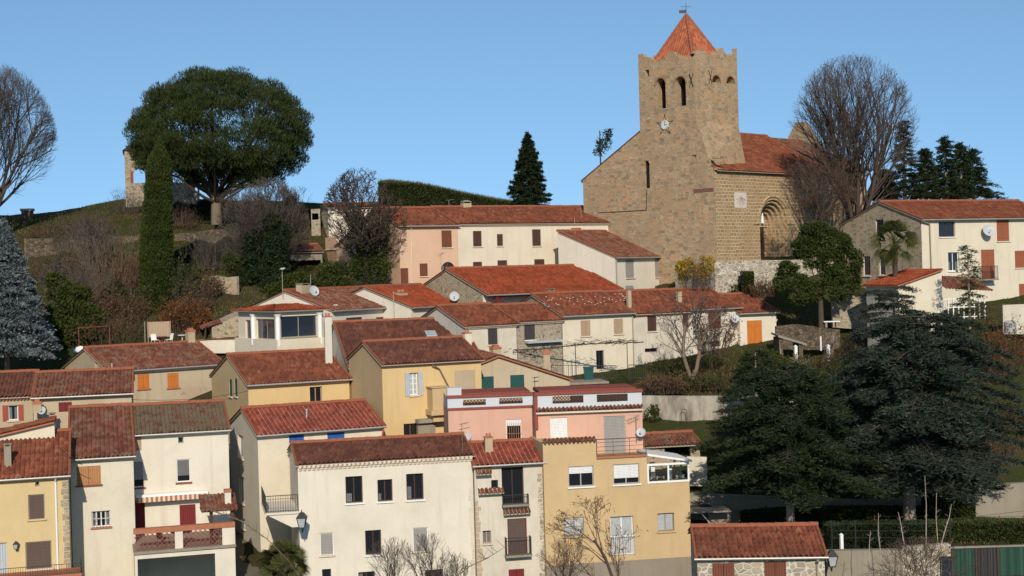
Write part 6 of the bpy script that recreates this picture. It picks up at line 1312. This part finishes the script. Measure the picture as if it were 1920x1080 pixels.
free_wall('rubble terrace wall above the orange-shuttered house', [(1455, 612, 640, 114), (1490, 608, 642, 114), (1530, 613, 642, 113.5), (1575, 618, 640, 114)], 'stoned', 'dry_stone_wall', 'stone wall', .5)
# fences lower right
def wire_fence(label, x0, x1, y0, y1, D0, D1, n=8, mat='iron'):
    a, b = at(x0, y1, D0), at(x1, y1, D1); h = (y1-y0)*D0/F; root = empty('wire_fence', a, 0, label, 'fence'); d = b-a
    for k in range(n+1): m = MB(); p = d*k/n; m.cyl(p-Vector((0, 0, .3)), p+Vector((0, 0, h)), .035, None, 5); m.build('post', M[mat], root)
    m = MB()
    for z in (.2, .55, .9): m.cyl(Vector((0, 0, h*z)), d+Vector((0, 0, h*z)), .012, None, 4)
    m.build('wire', M['iron'], root)
wire_fence('wire fence with dark posts in front of the clipped hedge', 1560, 1782, 978, 1016, 73, 73, 5)
wire_fence('wire fence along the edge of the right-hand garden', 1640, 1920, 966, 985, 86, 88, 6, 'w_red')
m = MB(); O = at(1786, 1082, 66.5); rt = empty('sheeted_fence', O, 0, 'low fence hung with green plastic sheets at the lower right', 'fence'); s_ = 66.5/F
for k, (a, b) in enumerate(((2, 42), (48, 84), (88, 140))):
    m = MB(); nn = 14
    V = [(x*s_, .05*math.sin(x*.6+k), z) for z in (0, .55, 1.3) for x in np.linspace(a, b, nn)]; m.add(V, [[j*nn+i, j*nn+i+1, (j+1)*nn+i+1, (j+1)*nn+i] for j in range(2) for i in range(nn-1)]); sh = m.build('plastic_sheet', M['sheet' if k != 1 else 'w_dgrey'], rt)
for x in (0, 45, 86, 142): m = MB(); m.box(x*s_-.04, x*s_+.04, -.04, .04, -.3, 1.4); m.build('post', M['dwood'], rt)
m = MB(); m.box(-.1, 145*s_, -.06, .1, 1.33, 1.4); m.build('top_rail', M['concrete'], rt)
# railings and pergola vine of the middle garden
def rail_thing(label, pts, h, name='garden_railing', mat='iron', step=.15):
    P = [at(*p) for p in pts]; root = empty(name, P[0], 0, label, 'railing'); m = MB()
    for a, b in zip(P[:-1], P[1:]):
        a = a-P[0]; b = b-P[0]; n = max(1, int((b-a).length/step)); up = Vector((0, 0, h)); m.cyl(a+up, b+up, .025, None, 5); m.cyl(a+Vector((0, 0, .08)), b+Vector((0, 0, .08)), .02, None, 4)
        for k in range(n+1): p = a+(b-a)*k/n; m.cyl(p, p+up, .012 if k % 8 else .03, None, 4, 0, False)
    m.build('bars', M[mat], root); return root
rail_thing('iron railing along the terrace of the cream house with tan shutters', [(1035, 710, 106), (1156, 711, 106)], 1.0); rail_thing('iron gate railing beside the bare garden tree', [(1180, 711, 106), (1223, 710, 106)], 1.05)
m = MB(); O = at(1040, 700, 107); rt = empty('vine_pergola', O, 0, 'bare vine trained over a wire pergola before the cream house', 'pergola'); s_ = 107/F
for x in (45, 142): m.cyl((x*s_-.2, 0, -.4), (x*s_-.2, 0, 2.2), .03)
m.cyl((-.5, 0, 1.9), (170*s_-.5, 0, 2.3), .02); m.build('post', M['iron'], rt); vs_ = []; r_ = random.Random(4)
for k in range(260):
    x = r_.uniform(-90, 150)*s_; z = 1.75+.5*min(1, max(0, (x+1)/3))+r_.gauss(0, .09); p = Vector((x, r_.uniform(-.5, .6), z)); d = Vector((r_.uniform(-1, 1), r_.uniform(-.5, .5), r_.uniform(-.5, .45)))*r_.uniform(.2, .55); vs_.append((*p, *(p+d), .03 if k < 60 else .014, .01))
for k in range(14):
    x = (-90+240*k/13)*s_; vs_.append((x, 0, 1.8+.3*min(1, max(0, (x+1)/3)), x+.75, 0, 1.85+.3*min(1, max(0, (x+1.5)/3)), .045, .04))
m = MB(); tubes(m, vs_, 4); m.build('vine', M['twig'], rt)
m = MB(); c = at(1026, 705, 105); rt = empty('garden_chimney', c, 0, 'slim plastered garden chimney with terracotta top', 'chimney'); s_ = 105/F; m.box(-.24, .24, -.2, .2, -.3, 40*s_); m.build('chimney_shaft', M['tan'], rt); m = MB(); m.box(-.26, .26, -.22, .22, 40*s_, 47*s_); m.ball((0, 0, 47*s_), .24, .2, .14); m.build('chimney_top', M['terra'], rt)
c = at(1104, 712, 105.5); rt = empty('waste_bin', c, 0, 'dark green waste bin on the railed terrace', 'bin'); m = MB(); m.hexa([(-.3, -.25, 0), (.3, -.25, 0), (.3, .25, 0), (-.3, .25, 0), (-.36, -.32, .85), (.36, -.32, .85), (.36, .32, .85), (-.36, .32, .85)]); m.build('bin_body', M['w_teal'], rt); m = MB(); m.box(-.38, .38, -.34, .34, .86, .95); m.build('lid', M['w_teal'], rt)
# patio furniture by the old row
for i, (px, py, rz, mt_, lb) in enumerate([(292, 648, .8, 'wht', 'white garden chair left of the pink table on the upper patio'), (316, 647, -.9, 'wht', 'white garden chair right of the pink table on the upper patio')]): garden_chair(at(px, py, 112), rz, lb, mt_, 'white patio chairs')
garden_set(304, 648, 111.8, 'small table with a pink cloth on the upper patio', 'w_red', r=.4); garden_set(342, 645, 112.5, 'small white table by the brick-topped chimney', 'wht', r=.35)
m = MB(); c = at(152, 662, 112); rt = empty('laundry_heap', c, 0, 'white and blue cloth heap behind the grey gable', 'cloth'); m.ball((0, 0, .25), .5, .4, .3, 0, 12, 8, .12); m.ball((-.35, 0, .2), .25, .25, .25, 1, 9, 6, .12); m.build('cloth', [M['wht'], M['w_blue']], rt)
m = MB(); c = at(272, 640, 113); rt = empty('board_screen', c, R(10), 'tan wooden board screen between two posts behind the patio', 'screen'); s_ = 113/F; m.box(.2, 46*s_, 0, .06, .3, 36*s_); m.build('boards', M['w_tang'], rt)
for x in (0, .25, 47*s_): m = MB(); m.cyl((x, 0, -.3), (x, 0, 37*s_), .04); m.build('post', M['concrete'], rt)
m = MB(); c = at(148, 640, 114); rt = empty('clothes_frame', c, 0, 'rusty iron frame with crossbar on the bushy terrace', 'frame'); s_ = 114/F
for x in (0, 58*s_): m.cyl((x, 0, -.6), (x, 0, 26*s_), .05)
m.cyl((-.1, 0, 25*s_), (60*s_, 0, 27*s_), .04); m.build('frame_bars', M['w_brown'], rt)
m = MB(); O = at(384, 640, 116); rt = empty('stone_outbuilding', O, R(20), 'ruined rubble outbuilding with tile fragment left of the veranda', 'hut'); s_ = 116/F; m.hexa([(.6, 0, -.5), (3.0, 0, -.5), (3, 2.5, -.5), (.6, 2.5, -.5), (.6, 0, 1.1), (3, 0, 2.1), (3, 2.5, 2.3), (.6, 2.5, 1.3)]); m.build('wall', M['stone'], rt); m = MB(); tile_sheet(m, (-.3, -.2, .95), (1.4, -.2, 1.45), (1.4, 1.5, 1.75), (-.3, 1.5, 1.25)); m.build('roof', M['told'], rt); m = MB(); m.cyl((-.1, 0, -.5), (.1, 0, .95), .08); m.build('post', M['dwood'], rt)
# lane
m = MB(); A = [at(*p) for p in ((441, 998, 93.5), (452, 998, 93.5), (441, 1110, 82), (505, 1110, 82))]; m.quad(A[0], A[1], A[3], A[2]); V = 1
l_ = m.build('lane', plain('lane_asphalt', (.13, .115, .09), .9, .2, 0, .3, 2)); l_.location.z = .1; tag(l_, kind='structure')
# overhead cable
def cable(label, p0, p1, sag=.4, r=.018):
    a, b = at(*p0), at(*p1); n = 14; P = [a.lerp(b, k/n)-Vector((0, 0, sag*4*(k/n)*(1-k/n)))-a for k in range(n+1)]; m = MB(); m.path(P, r, 4); o = m.build('overhead_cable', M['iron']); o.location = a; tag(o, label, 'cable', None)
cable('black cable strung from the stone row to the yellow house', (246, 749, 90), (466, 733, 94), .25)
cable('thin cable strung across the left roofs', (110, 838, 78), (155, 872, 79), .1)
cable('long pale wire crossing above the clipped hedge', (1540, 981, 78), (1925, 957, 80), .2, .012)
# ================================================================ trees and plants
# umbrella pine
def umbrella_pine(px, pyb, D, label):
    s_ = D/F; base = at(px, pyb, D); root = empty('umbrella_pine', base, 0, label, 'pine tree'); r_ = random.Random(11); lb = []; segs = []; trk = []
    out = [(262, 262), (268, 232), (283, 208), (305, 182), (340, 158), (390, 142), (435, 138), (480, 150), (520, 172), (548, 200), (566, 235), (578, 270), (566, 298), (540, 322), (500, 330), (330, 290), (290, 285), (272, 280)]
    cx, cy = 414, 260
    for k in range(430):
        a = r_.uniform(0, 2*math.pi); rho = math.sqrt(r_.random()); yy = r_.choice((-1, -1, 1))*r_.uniform(.4, 1)
        if k < 66: a = math.pi*k/66*1.5-.75; rho = r_.uniform(.86, .97); yy = r_.uniform(-.25, .25)
        X_ = math.cos(a)*161*rho; Y_ = math.sin(a)*(120 if math.sin(a) > 0 else (98 if abs(math.cos(a)) > .3 else 78))*rho
        dep = math.sqrt(max(0, 1-rho*rho))*yy; c = at(cx+X_-0, cy-Y_, D)-base; rr_ = r_.uniform(15, 26)*s_; 
        lb.append((c.x, c.y+dep*8.0, c.z, rr_*1.15, rr_*1.15, rr_*.72))
    P, d = lobes_pts(lb, 185000, .35); q = MB(); keep = (d[:, 2] > -.55); P = P[keep]; d = d[keep]
    leafq(q, P, d*.5+rng.normal(0, .35, P.shape)+[0, 0, .9], .26, .06, 0, .35); q.build('foliage', M['l_pine'], root)
    trk.append((0, 0, -.5, .0, 0, 1.6, .56, .50)); trk.append((0, 0, 1.6, .1, 0, 3.0, .50, .42))
    for i in range(34):
        l = lb[r_.randrange(len(lb))]; e = Vector(l[:3])-Vector((0, 0, .3)); p = Vector((0, 0, r_.uniform(1.6, 3.0))); mid = Vector((e.x*.55, e.y*.55, p.z+(e.z-p.z)*.42)); m1 = p.lerp(mid, .5)+Vector((r_.gauss(0, .2), 0, -.15)); R_ = r_.uniform(.12, .24)
        for a, b, ra, rb in ((p, m1, R_, R_*.85), (m1, mid, R_*.85, R_*.65), (mid, e, R_*.65, R_*.25)): segs.append((*a, *b, ra, rb))
        for _ in range(3):
            l2 = lb[r_.randrange(len(lb))]; e2 = Vector(l2[:3]); 
            if (e2-mid).length < 6: segs.append((*mid, *e2, R_*.4, .04))
    m = MB(); tubes(m, trk, 10); m.build('trunk', M['bark'], root); m = MB(); tubes(m, segs, 6); m.build('limbs', M['barkd'], root)
umbrella_pine(406, 412, 144, 'huge round umbrella pine standing on the skyline')
# cypress column
s_ = 125/F; base = at(294, 592, 125); root = empty('cypress_tree', base, 0, 'tall ivy-green columnar cypress in front of the chapel', 'cypress')
lb = []; r_ = random.Random(2)
for k in range(120):
    t_ = k/119; py = 586-318*t_; wd = 36*(1-.42*t_**1.6)*min(1, (1-t_)*9+.12); c = at(290+10*t_+r_.uniform(-3, 3)*(1-t_), py, 125)-base; lb.append((c.x, c.y+r_.uniform(-.3, .3), c.z, wd*s_*.92, wd*s_*.92, 11*s_))
P, d = lobes_pts(lb, 80000, .22); q = MB(); leafq(q, P, d*.45+rng.normal(0, .3, P.shape)+[0, 0, 1.0], .15, .07); q.build('foliage', M['l_cyp'], root)
m = MB(); m.cyl((0, 0, -.5), (0, 0, 14), .35, .12, 8); m.build('trunk', M['bark'], root)
# spruce
conifer(14, 697, 108, 412, 222, 'silvery blue spruce at the left edge', 190, 'l_spruce', 5, prof=lambda t: (1-t)**.85*.98+.02, droop=.30, q=620, L=.20, W=.11, z0=.17, spreadw=.42, rise=.05, jag=.22, name='blue_spruce', cat='spruce', up=.5)
# big bare trees
bare(-14, 410, 142, 122, 232, 'big bare tree cut off by the left edge on the skyline', seed=3, levels=5, nch=(11, 7, 5, 4), fan=.5, up=.16, crown_c=.5, fork=.1, wob=.10, minr=.010, mat='twig', bmat='barkd', trunk_r=.40, stems=6)
bare(1606, 440, 129, 106, 236, 'big bare tree fanning out beside the church nave', seed=8, levels=5, nch=(10, 6, 4, 3), fan=.46, up=.22, crown_c=.55, fork=.12, wob=.13, minr=.011, mat='twig', bmat='barkd', trunk_r=.5, stems=8)
bare(1535, 440, 125, 290, 140, 'low brown bare thicket against the church nave wall', seed=9, levels=5, nch=(8, 5, 4, 4), fan=.7, up=.2, crown_c=.55, fork=.05, wob=.2, mat='twigr', stems=4, cat='tree', minr=.012)
bare(688, 534, 126, 316, 165, 'gnarled bare tree with ivy-covered trunk before the pink house', seed=12, levels=5, nch=(10, 6, 4, 4), fan=.58, up=.22, crown_c=.52, fork=.2, wob=.32, stems=3, mat='barkd', bmat='barkd', trunk_r=.42, ivy=('l_dark', 9500, 0, 6.0, .4), minr=.020)
bare(1296, 702, 105.5, 545, 165, 'leafless garden tree in front of the white houses', seed=14, levels=5, nch=(8, 5, 4, 3), fan=.6, up=.25, crown_c=.5, fork=.25, wob=.22, stems=2, mat='twig', bmat='bark', trunk_r=.22, minr=.010)
bare(560, 420, 150, 350, 110, 'small crooked bare tree on the skyline behind the barn', seed=15, levels=4, nch=(5, 4, 4), fan=.6, crown_c=.5, wob=.35, minr=.014)
bare(500, 545, 133, 335, 170, 'dense brown bare tree between the pine and the barn', seed=16, levels=5, nch=(10, 6, 6, 5), fan=.6, up=.3, crown_c=.5, fork=.08, wob=.2, stems=4, mat='twig', minr=.014)
bushy(488, 548, 131, [(512, 425, 20, 24), (485, 455, 24, 22), (515, 470, 26, 28), (470, 490, 20, 20), (500, 515, 30, 24), (458, 525, 16, 18), (528, 440, 14, 22), (525, 505, 18, 24)], 17000, 'dark ivy-smothered tree mass beside the barn', 'tree', 'l_dark', .17, .12, name='ivy_tree')
bushy(1126, 300, 140, [(1140, 252, 7, 8), (1128, 272, 10, 8), (1140, 268, 6, 12), (1122, 286, 9, 6)], 420, 'thin evergreen tip showing above the church gable', 'tree', 'l_dark', .3, .1, trunk=(3, 55), name='evergreen_tree')
# conifers
conifer(993, 392, 146, 249, 96, 'dark pointed fir on the skyline left of the church', 110, 'l_dark', 21, prof=lambda t: (1-t)**.75, droop=.12, q=360, L=.26, W=.10, z0=.03, jag=.3, rise=.1, name='fir_tree', cat='fir')
for i, (px, pt, wd, pb, lb_) in enumerate([(1697, 228, 110, 372, 'tallest dark conifer right of the big bare tree'), (1737, 280, 90, 372, 'short conifer between the taller ones behind the cream house'), (1775, 258, 90, 370, 'slender conifer with drooping tip behind the cream house'), (1803, 268, 80, 370, 'ragged conifer second from the right behind the cream house'), (1826, 280, 120, 372, 'rightmost conifer behind the cream house roof'), (1660, 318, 70, 372, 'low broad conifer at the foot of the big bare tree')]):
    cedar(px, pb, 131+i*1.5, pt, wd*.86, lb_, 50, 'l_dark' if i % 2 else 'l_cedar', 30+i, prof=lambda t: (1-t)**1.15+.05, droop=.1, rise=.35, sub=5, q=34, L=.26, W=.08, z0=.0, jag=.5, tr=.2, group='conifers behind the cream house', name='fir_tree', cat='fir')
bushy(1540, 612, 114.5, [(1535, 440, 32, 22), (1510, 463, 26, 20), (1565, 460, 28, 24), (1587, 490, 24, 28), (1530, 482, 26, 22), (1600, 522, 14, 24), (1562, 515, 24, 20), (1475, 505, 20, 14), (1490, 527, 26, 16), (1464, 527, 12, 16), (1530, 545, 22, 20), (1500, 560, 18, 12), (1572, 550, 18, 14)], 26000, 'rounded dark evergreen tree below the church wall', 'tree', 'l_cyp', .16, .10, trunk=(12, 60), name='evergreen_tree')
fan_palm(1680, 560, 112, 455, 50, 'fan palm with shaggy crown in front of the stone gable', 44, 9)
cedar(1820, 660, 104, 458, 110, 'sparse young fir in front of the cream house', 50, 'l_cyp', 44, prof=lambda t: (1-t)**1.0+.05, droop=.25, rise=.15, sub=5, q=22, L=.17, W=.06, z0=.0, jag=.4, tr=.12, name='fir_tree', cat='fir')
cedar(1680, 720, 100, 540, 190, 'upper blue cedar behind the big cedar', 46, 'l_blue', 46, prof=lambda t: 1.0-.35*t, z0=.05, jag=.55, rise=.3, droop=.2, sub=8, q=55, tr=.2)
P_BLUE = lambda t: (.85+1.0*t if t < .15 else (1.0-.15*(t-.15)/.5 if t < .65 else .85-.45*(t-.65)/.35))
cedar(1706, 995, 86, 590, 400, 'great blue cedar with broad layered boughs at the right', 130, 'l_blue', 47, prof=lambda t: P_BLUE(t)*1.12, z0=.23, jag=.62, rise=.28, droop=.34, sub=11, q=70, L=.25, W=.075, tr=.42, lean=1.4)
cedar(1640, 1000, 91, 650, 250, 'blue cedar limb mass leaning left between the two cedars', 60, 'l_blue', 50, prof=lambda t: 1.0-.5*t, z0=.25, jag=.6, rise=.2, droop=.3, sub=9, q=60, L=.16, W=.06, tr=.25)
cedar(1483, 998, 84, 690, 330, 'dark green cedar with flat drooping boughs beside the blue cedar', 88, 'l_cedar', 48, prof=lambda t: 1.12-.2*t if t < .5 else 1.02-.9*(t-.5), z0=.29, jag=.62, rise=.2, droop=.42, sub=11, q=75, L=.25, W=.075, tr=.28)
cedar(1420, 800, 94, 655, 170, 'smaller green cedar top behind the dark cedar', 40, 'l_cedar', 49, prof=lambda t: (1-t)**.6+.05, z0=.0, jag=.5, rise=.25, droop=.2, sub=7, q=50, tr=.15)
# hedges and bushes
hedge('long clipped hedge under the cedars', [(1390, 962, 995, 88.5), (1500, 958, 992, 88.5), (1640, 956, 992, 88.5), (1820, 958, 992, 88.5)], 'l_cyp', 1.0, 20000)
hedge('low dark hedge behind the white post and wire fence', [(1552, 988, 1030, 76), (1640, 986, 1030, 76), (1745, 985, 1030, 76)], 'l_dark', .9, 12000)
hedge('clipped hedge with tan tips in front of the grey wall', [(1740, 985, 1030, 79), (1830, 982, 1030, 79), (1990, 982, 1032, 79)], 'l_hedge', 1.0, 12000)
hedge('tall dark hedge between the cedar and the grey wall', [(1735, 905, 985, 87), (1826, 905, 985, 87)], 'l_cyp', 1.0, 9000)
hedge('small cube of clipped hedge below the church wall', [(1391, 512, 548, 121.5), (1414, 512, 548, 121.5)], 'l_hedge', 1.0, 1500)
bushy(1300, 535, 121, [(1290, 505, 20, 20), (1278, 510, 12, 18), (1325, 500, 14, 20), (1312, 515, 12, 14)], 3600, 'yellow-leaved bush at the corner of the church', 'bush', 'l_yell', .12, .1)
scrub(1308, 538, 120, 62, 66, 'grey leafless shrub in the yellow bush', 60, 'twig', 3, None)
bushy(650, 545, 125, [(625, 510, 24, 22), (655, 515, 22, 25), (690, 500, 26, 35), (710, 505, 18, 30), (605, 525, 20, 14), (560, 530, 35, 18), (520, 545, 30, 15)], 15000, 'sunlit ivy hedge at the foot of the bare gnarled tree', 'bush', 'l_green', .13, .11, name='ivy_bush')
bushy(1224, 808, 98, [(1222, 785, 17, 22), (1215, 798, 12, 12), (1228, 770, 9, 12)], 3200, 'small round green bush by the damp retaining wall', 'bush', 'l_green', .1, .08)
bushy(1425, 712, 104, [(1425, 678, 36, 22), (1400, 690, 20, 16), (1455, 685, 18, 18), (1430, 700, 40, 14)], 8000, 'broad green bush below the orange shutters', 'bush', 'l_green', .11, .09)
bushy(1370, 555, 123, [(1370, 545, 34, 9), (1350, 548, 20, 7)], 2500, 'low mound of green shrubs below the church wall', 'bush', 'l_green', .12, .1)
scrub(1430, 552, 121, 50, 30, 'brown dead shrub below the church wall', 80, 'twigr', 5, ('l_brown', 1200, .12, .08))
for i, (px, py, D, wd, hp, lb_, mt_, lv) in enumerate([
 (155, 600, 124, 120, 125, 'tall grey leafless thicket on the left slope', 'twig', None), (205, 560, 128, 110, 150, 'pale thin-stemmed thicket left of the cypress', 'bark', None), (230, 640, 117, 200, 60, 'wide brown leafless hedge above the old row', 'twigr', ('l_brown', 2500, .12, .07)),
 (345, 625, 118, 90, 70, 'rust-coloured shrub at the foot of the cypress', 'twigr', ('l_rust', 4200, .13, .09)), (245, 560, 129, 40, 90, 'rusty brown shrub hugging the cypress base', 'twigr', ('l_rust', 2200, .13, .09)), (360, 600, 122, 50, 80, 'dark tangled shrub right of the cypress', 'twig', ('l_brown', 1800, .12, .08)),
 (240, 395, 150, 60, 50, 'thin leafless bush before the chapel wall', 'twig', None), (160, 470, 139, 130, 85, 'wispy leafless scrub on the upper left slope', 'twig', None), (400, 500, 134, 90, 80, 'leafless scrub on the slope below the umbrella pine', 'twig', None), (330, 420, 145, 110, 45, 'leafless scrub below the chapel', 'twigr', None),
 (1240, 732, 102, 110, 35, 'brown bramble bank above the damp wall', 'twigr', ('l_brown', 2500, .1, .07)), (1320, 725, 103, 90, 30, 'tangled green and brown bramble below the bare garden tree', 'twigr', ('l_green', 1600, .1, .07)), (1505, 740, 101, 130, 50, 'wide brown bramble bank behind the dark cedar', 'twigr', ('l_rust', 2600, .12, .08)), (1590, 690, 106, 90, 60, 'reddish leafless shrub left of the blue cedar', 'twigr', ('l_brown', 900, .1, .07)),
 (90, 540, 132, 130, 60, 'low grey scrub beside the spruce top', 'twig', ('l_brown', 1500, .14, .09)), (215, 610, 121, 130, 90, 'tangled brown thicket at the bottom of the slope', 'twigr', ('l_brown', 3500, .13, .08)), (180, 520, 134, 160, 70, 'brown bramble bank in the middle of the slope', 'twigr', ('l_brown', 3500, .14, .09)), (380, 560, 127, 70, 60, 'brown bramble left of the small lawn', 'twigr', ('l_brown', 2200, .14, .09)), (330, 570, 126, 60, 110, 'dark shrub mass touching the right side of the cypress', 'twig', ('l_cyp', 2600, .14, .09)), (140, 440, 145, 200, 28, 'low brown scrub on the upper terrace', 'twigr', ('l_brown', 2500, .14, .09)), (1860, 860, 94, 90, 60, 'dry shrubs on the bank right of the cedar', 'twig', ('l_brown', 1200, .1, .07)), (1900, 800, 99, 90, 60, 'mixed brambles on the right-hand terrace', 'twigr', ('l_green', 2500, .1, .08)), (1450, 715, 103.5, 150, 55, 'mixed green undergrowth above the damp wall', 'twigr', ('l_green', 4500, .11, .08)), (1560, 735, 101, 150, 60, 'brown and green brambles between the cedars', 'twigr', ('l_cyp', 4500, .11, .08)), (1880, 700, 104, 70, 110, 'rusty leafless shrubs at the right edge', 'twigr', ('l_rust', 1800, .12, .08)), (1340, 660, 109, 60, 90, 'shrub with red winter leaves on the white house wall', 'twigr', ('l_rust', 1500, .1, .08)), (1500, 690, 106, 50, 32, 'pale spiky yucca-like plants by the white posts', 'twigp', ('l_green', 500, .35, .04)), (1640, 600, 113, 80, 40, 'low grey shrub on the rubble bank', 'twig', None)]):
    scrub(px, py, D, wd, hp, lb_, 150 if wd > 80 else 90, mt_, 60+i, lv, group='winter shrubs')
bushy(115, 650, 117, [(110, 540, 22, 32), (140, 600, 40, 42), (105, 610, 28, 38), (170, 610, 28, 32), (120, 640, 40, 22), (150, 555, 20, 18)], 17000, 'dark green bushes behind the blue spruce', 'bush', 'l_green', .16, .12)
bushy(150, 520, 136, [(120, 500, 24, 16), (150, 512, 22, 14), (185, 505, 20, 14)], 3500, 'dark low evergreen bushes under the long dry stone wall', 'bush', 'l_dark', .16, .12)
bushy(355, 500, 137, [(345, 478, 18, 14), (370, 488, 22, 14), (395, 480, 16, 14), (340, 500, 14, 14)], 3500, 'dark evergreen bushes on the slope under the umbrella pine', 'bush', 'l_dark', .16, .12)
bushy(350, 405, 149, [(340, 392, 20, 12), (370, 395, 22, 12), (385, 385, 14, 12)], 2500, 'dark undergrowth at the foot of the chapel wall', 'bush', 'l_dark', .16, .12)
for i_, (px_, py_, D_, pt_, wd_, lb_) in enumerate([(175, 520, 133, 400, 110, 'spindly grey tree without leaves on the left slope'), (120, 590, 126, 480, 90, 'dark twiggy tree without leaves beside the blue spruce'), (455, 470, 139, 345, 110, 'dark twiggy tree without leaves just right of the pine trunk')]): bare(px_, py_, D_, pt_, wd_, lb_, seed=120+i_, levels=5, nch=(7, 5, 4, 4), fan=.55, up=.25, crown_c=.5, fork=.1, wob=.2, stems=3, mat='twig', minr=.011)
for cx_, cy_, D_, rr_, lb_ in ((200, 500, 134, 24, 'round dark evergreen shrub among the leafless trees below the long dry stone wall'), (235, 545, 129, 20, 'dark evergreen shrub pressed against the left of the cypress'), (165, 565, 127, 24, 'dark evergreen shrub in the middle of the thicket'), (375, 470, 139, 20, 'dark evergreen shrub between the cypress and the ivy tree'), (425, 470, 137, 22, 'dark evergreen shrub left of the ivy-smothered tree'), (545, 385, 152, 16, 'low dark evergreen shrub on the skyline before the hut')):
    bushy(cx_, cy_+rr_, D_, [(cx_-rr_*.5, cy_, rr_*.7, rr_*.6), (cx_+rr_*.5, cy_+4, rr_*.7, rr_*.55), (cx_, cy_-rr_*.5, rr_*.6, rr_*.5)], 3000, lb_, 'bush', 'l_dark', .16, .11)
bushy(215, 600, 124, [(215, 560, 28, 25), (240, 585, 22, 22), (190, 590, 25, 20)], 6000, 'dark evergreen bush hidden in the thicket left of the cypress', 'bush', 'l_dark', .16, .12)
bushy(350, 600, 123, [(345, 560, 16, 30), (365, 590, 18, 20), (340, 600, 20, 20)], 4500, 'dark evergreen shrub touching the cypress on its right', 'bush', 'l_dark', .15, .11)
bushy(1495, 745, 100, [(1470, 715, 45, 18), (1520, 720, 40, 20), (1560, 730, 35, 22), (1500, 735, 60, 16)], 9000, 'broad green shrub bank between the damp wall and the cedars', 'bush', 'l_green', .12, .09)
bushy(420, 575, 130, [(432, 545, 18, 8), (455, 560, 26, 12), (430, 490, 18, 14)], 2500, 'low green bush on the small lawn bank', 'bush', 'l_cyp', .13, .1)
bushy(560, 545, 129, [(540, 540, 35, 14), (510, 535, 26, 14), (580, 535, 26, 10)], 6000, 'dark low ivy hedge in front of the barn', 'bush', 'l_dark', .13, .11, name='ivy_bush')
# foreground plants
fan_palm(533, 1130, 74, 1058, 52, 'windblown palm crown at the foot of the big white house', 40, 20, 8)
for i, (px, wd, pt, lb_, mt_, lv) in enumerate([(735, 110, 1008, 'leafless shrub in front of the left of the big white house', 'twig', None), (805, 120, 1000, 'leafless shrub in front of the right of the big white house', 'twig', None), (850, 60, 1030, 'small leafless shrub by the stone quoins', 'twig', None), (1060, 110, 1000, 'thin leafless shrub in front of the yellow block', 'twigr', ('l_orange', 60, .09, .05))]):
    bare(px, 1120, 70, pt, wd, lb_, 'shrub', 80+i, 4, (7, 5, 4), .5, None, .3, 4, mt_, 'twig', .2, 'bare_shrub', .55, lv, 'foreground shrubs', .16, minr=.006)
bare(1180, 1180, 62, 935, 270, 'bare persimmon tree with a few dry orange leaves in the foreground', 'tree', 91, 5, (7, 4, 4, 3), .6, .09, .3, 1, 'twigr', 'barkd', .2, 'bare_tree', .5, ('l_orange', 330, .13, .055), None, .2, lean=-.3, minr=.008)
bare(1740, 1160, 62, 1010, 250, 'leafless vines and saplings over the lower right fence', 'tree', 92, 4, (8, 5, 4), .7, .05, .3, 4, 'twigr', 'barkd', .2, 'bare_shrub', .5, None, None, .25, minr=.008)
for i, (x0, y0, x1, y1) in enumerate([(1655, 1110, 1647, 962), (1735, 1110, 1734, 892), (1757, 1110, 1756, 924), (1760, 1040, 1784, 945), (1700, 1045, 1684, 960), (1632, 1110, 1632, 995), (1640, 1110, 1622, 1035)]):
    a, b = at(x0, y0, 63), at(x1, y1, 63.5); root = empty('sapling', a, 0, 'thin straight sapling without leaves at the lower right', 'sapling', 'bare saplings at the lower right'); m = MB(); r_ = random.Random(i); P = [Vector((0, 0, 0)), (b-a)*.4+Vector((r_.gauss(0, .03), 0, 0)), (b-a)*.75+Vector((r_.gauss(0, .04), 0, 0)), b-a]
    for k in range(3): m.cyl(P[k], P[k+1], .028-.007*k, .021-.006*k, 5)
    m.build('stem', M['twigp'], root); m = MB()
    for k in range(6): p = (b-a)*r_.uniform(.4, .95); m.cyl(p, p+Vector((r_.uniform(-.2, .2), r_.uniform(-.1, .1), .12)), .006, .004, 4)
    m.build('twigs', M['twigp'], root)
def twig_branch(label, pts, D, seed):
    r_ = random.Random(seed); P = [at(x, y, D) for x, y in pts]; O = P[0]; P = [p-O for p in P]; root = empty('bare_branch', O, 0, label, 'branch'); m = MB(); n = len(P)-1; sg = []
    for k in range(n): sg.append((*P[k], *P[k+1], .035*(1-k/(n+1)), .035*(1-(k+1)/(n+1))))
    for k in range(n*6):
        i = r_.randrange(n); p = P[i].lerp(P[i+1], r_.random()); d = Vector((r_.gauss(0, .25), r_.gauss(0, .2), r_.uniform(.0, .45))); q = p+d; sg.append((*p, *q, .012, .008)); sg.append((*q, *(q+Vector((r_.gauss(0, .1), 0, .14))), .008, .005))
    tubes(m, sg, 5); m.build('wood', M['bark'], root)
twig_branch('long bare branch crossing the lane mouth from the left', [(400, 958), (455, 978), (500, 1010), (540, 1050), (575, 1100)], 68, 1)
twig_branch('bare branch reaching right in front of the big white house', [(830, 1100), (880, 1062), (915, 1046), (952, 1022)], 66, 2)
bare(1560, 660, 108, 618, 60, 'pollarded pale stump tree on the garden terrace', 'tree', 95, 2, (4,), .6, .14, .3, 1, 'twigp', 'barkg', .55, 'pollarded_tree', .5, None, None, .3, minr=.05)
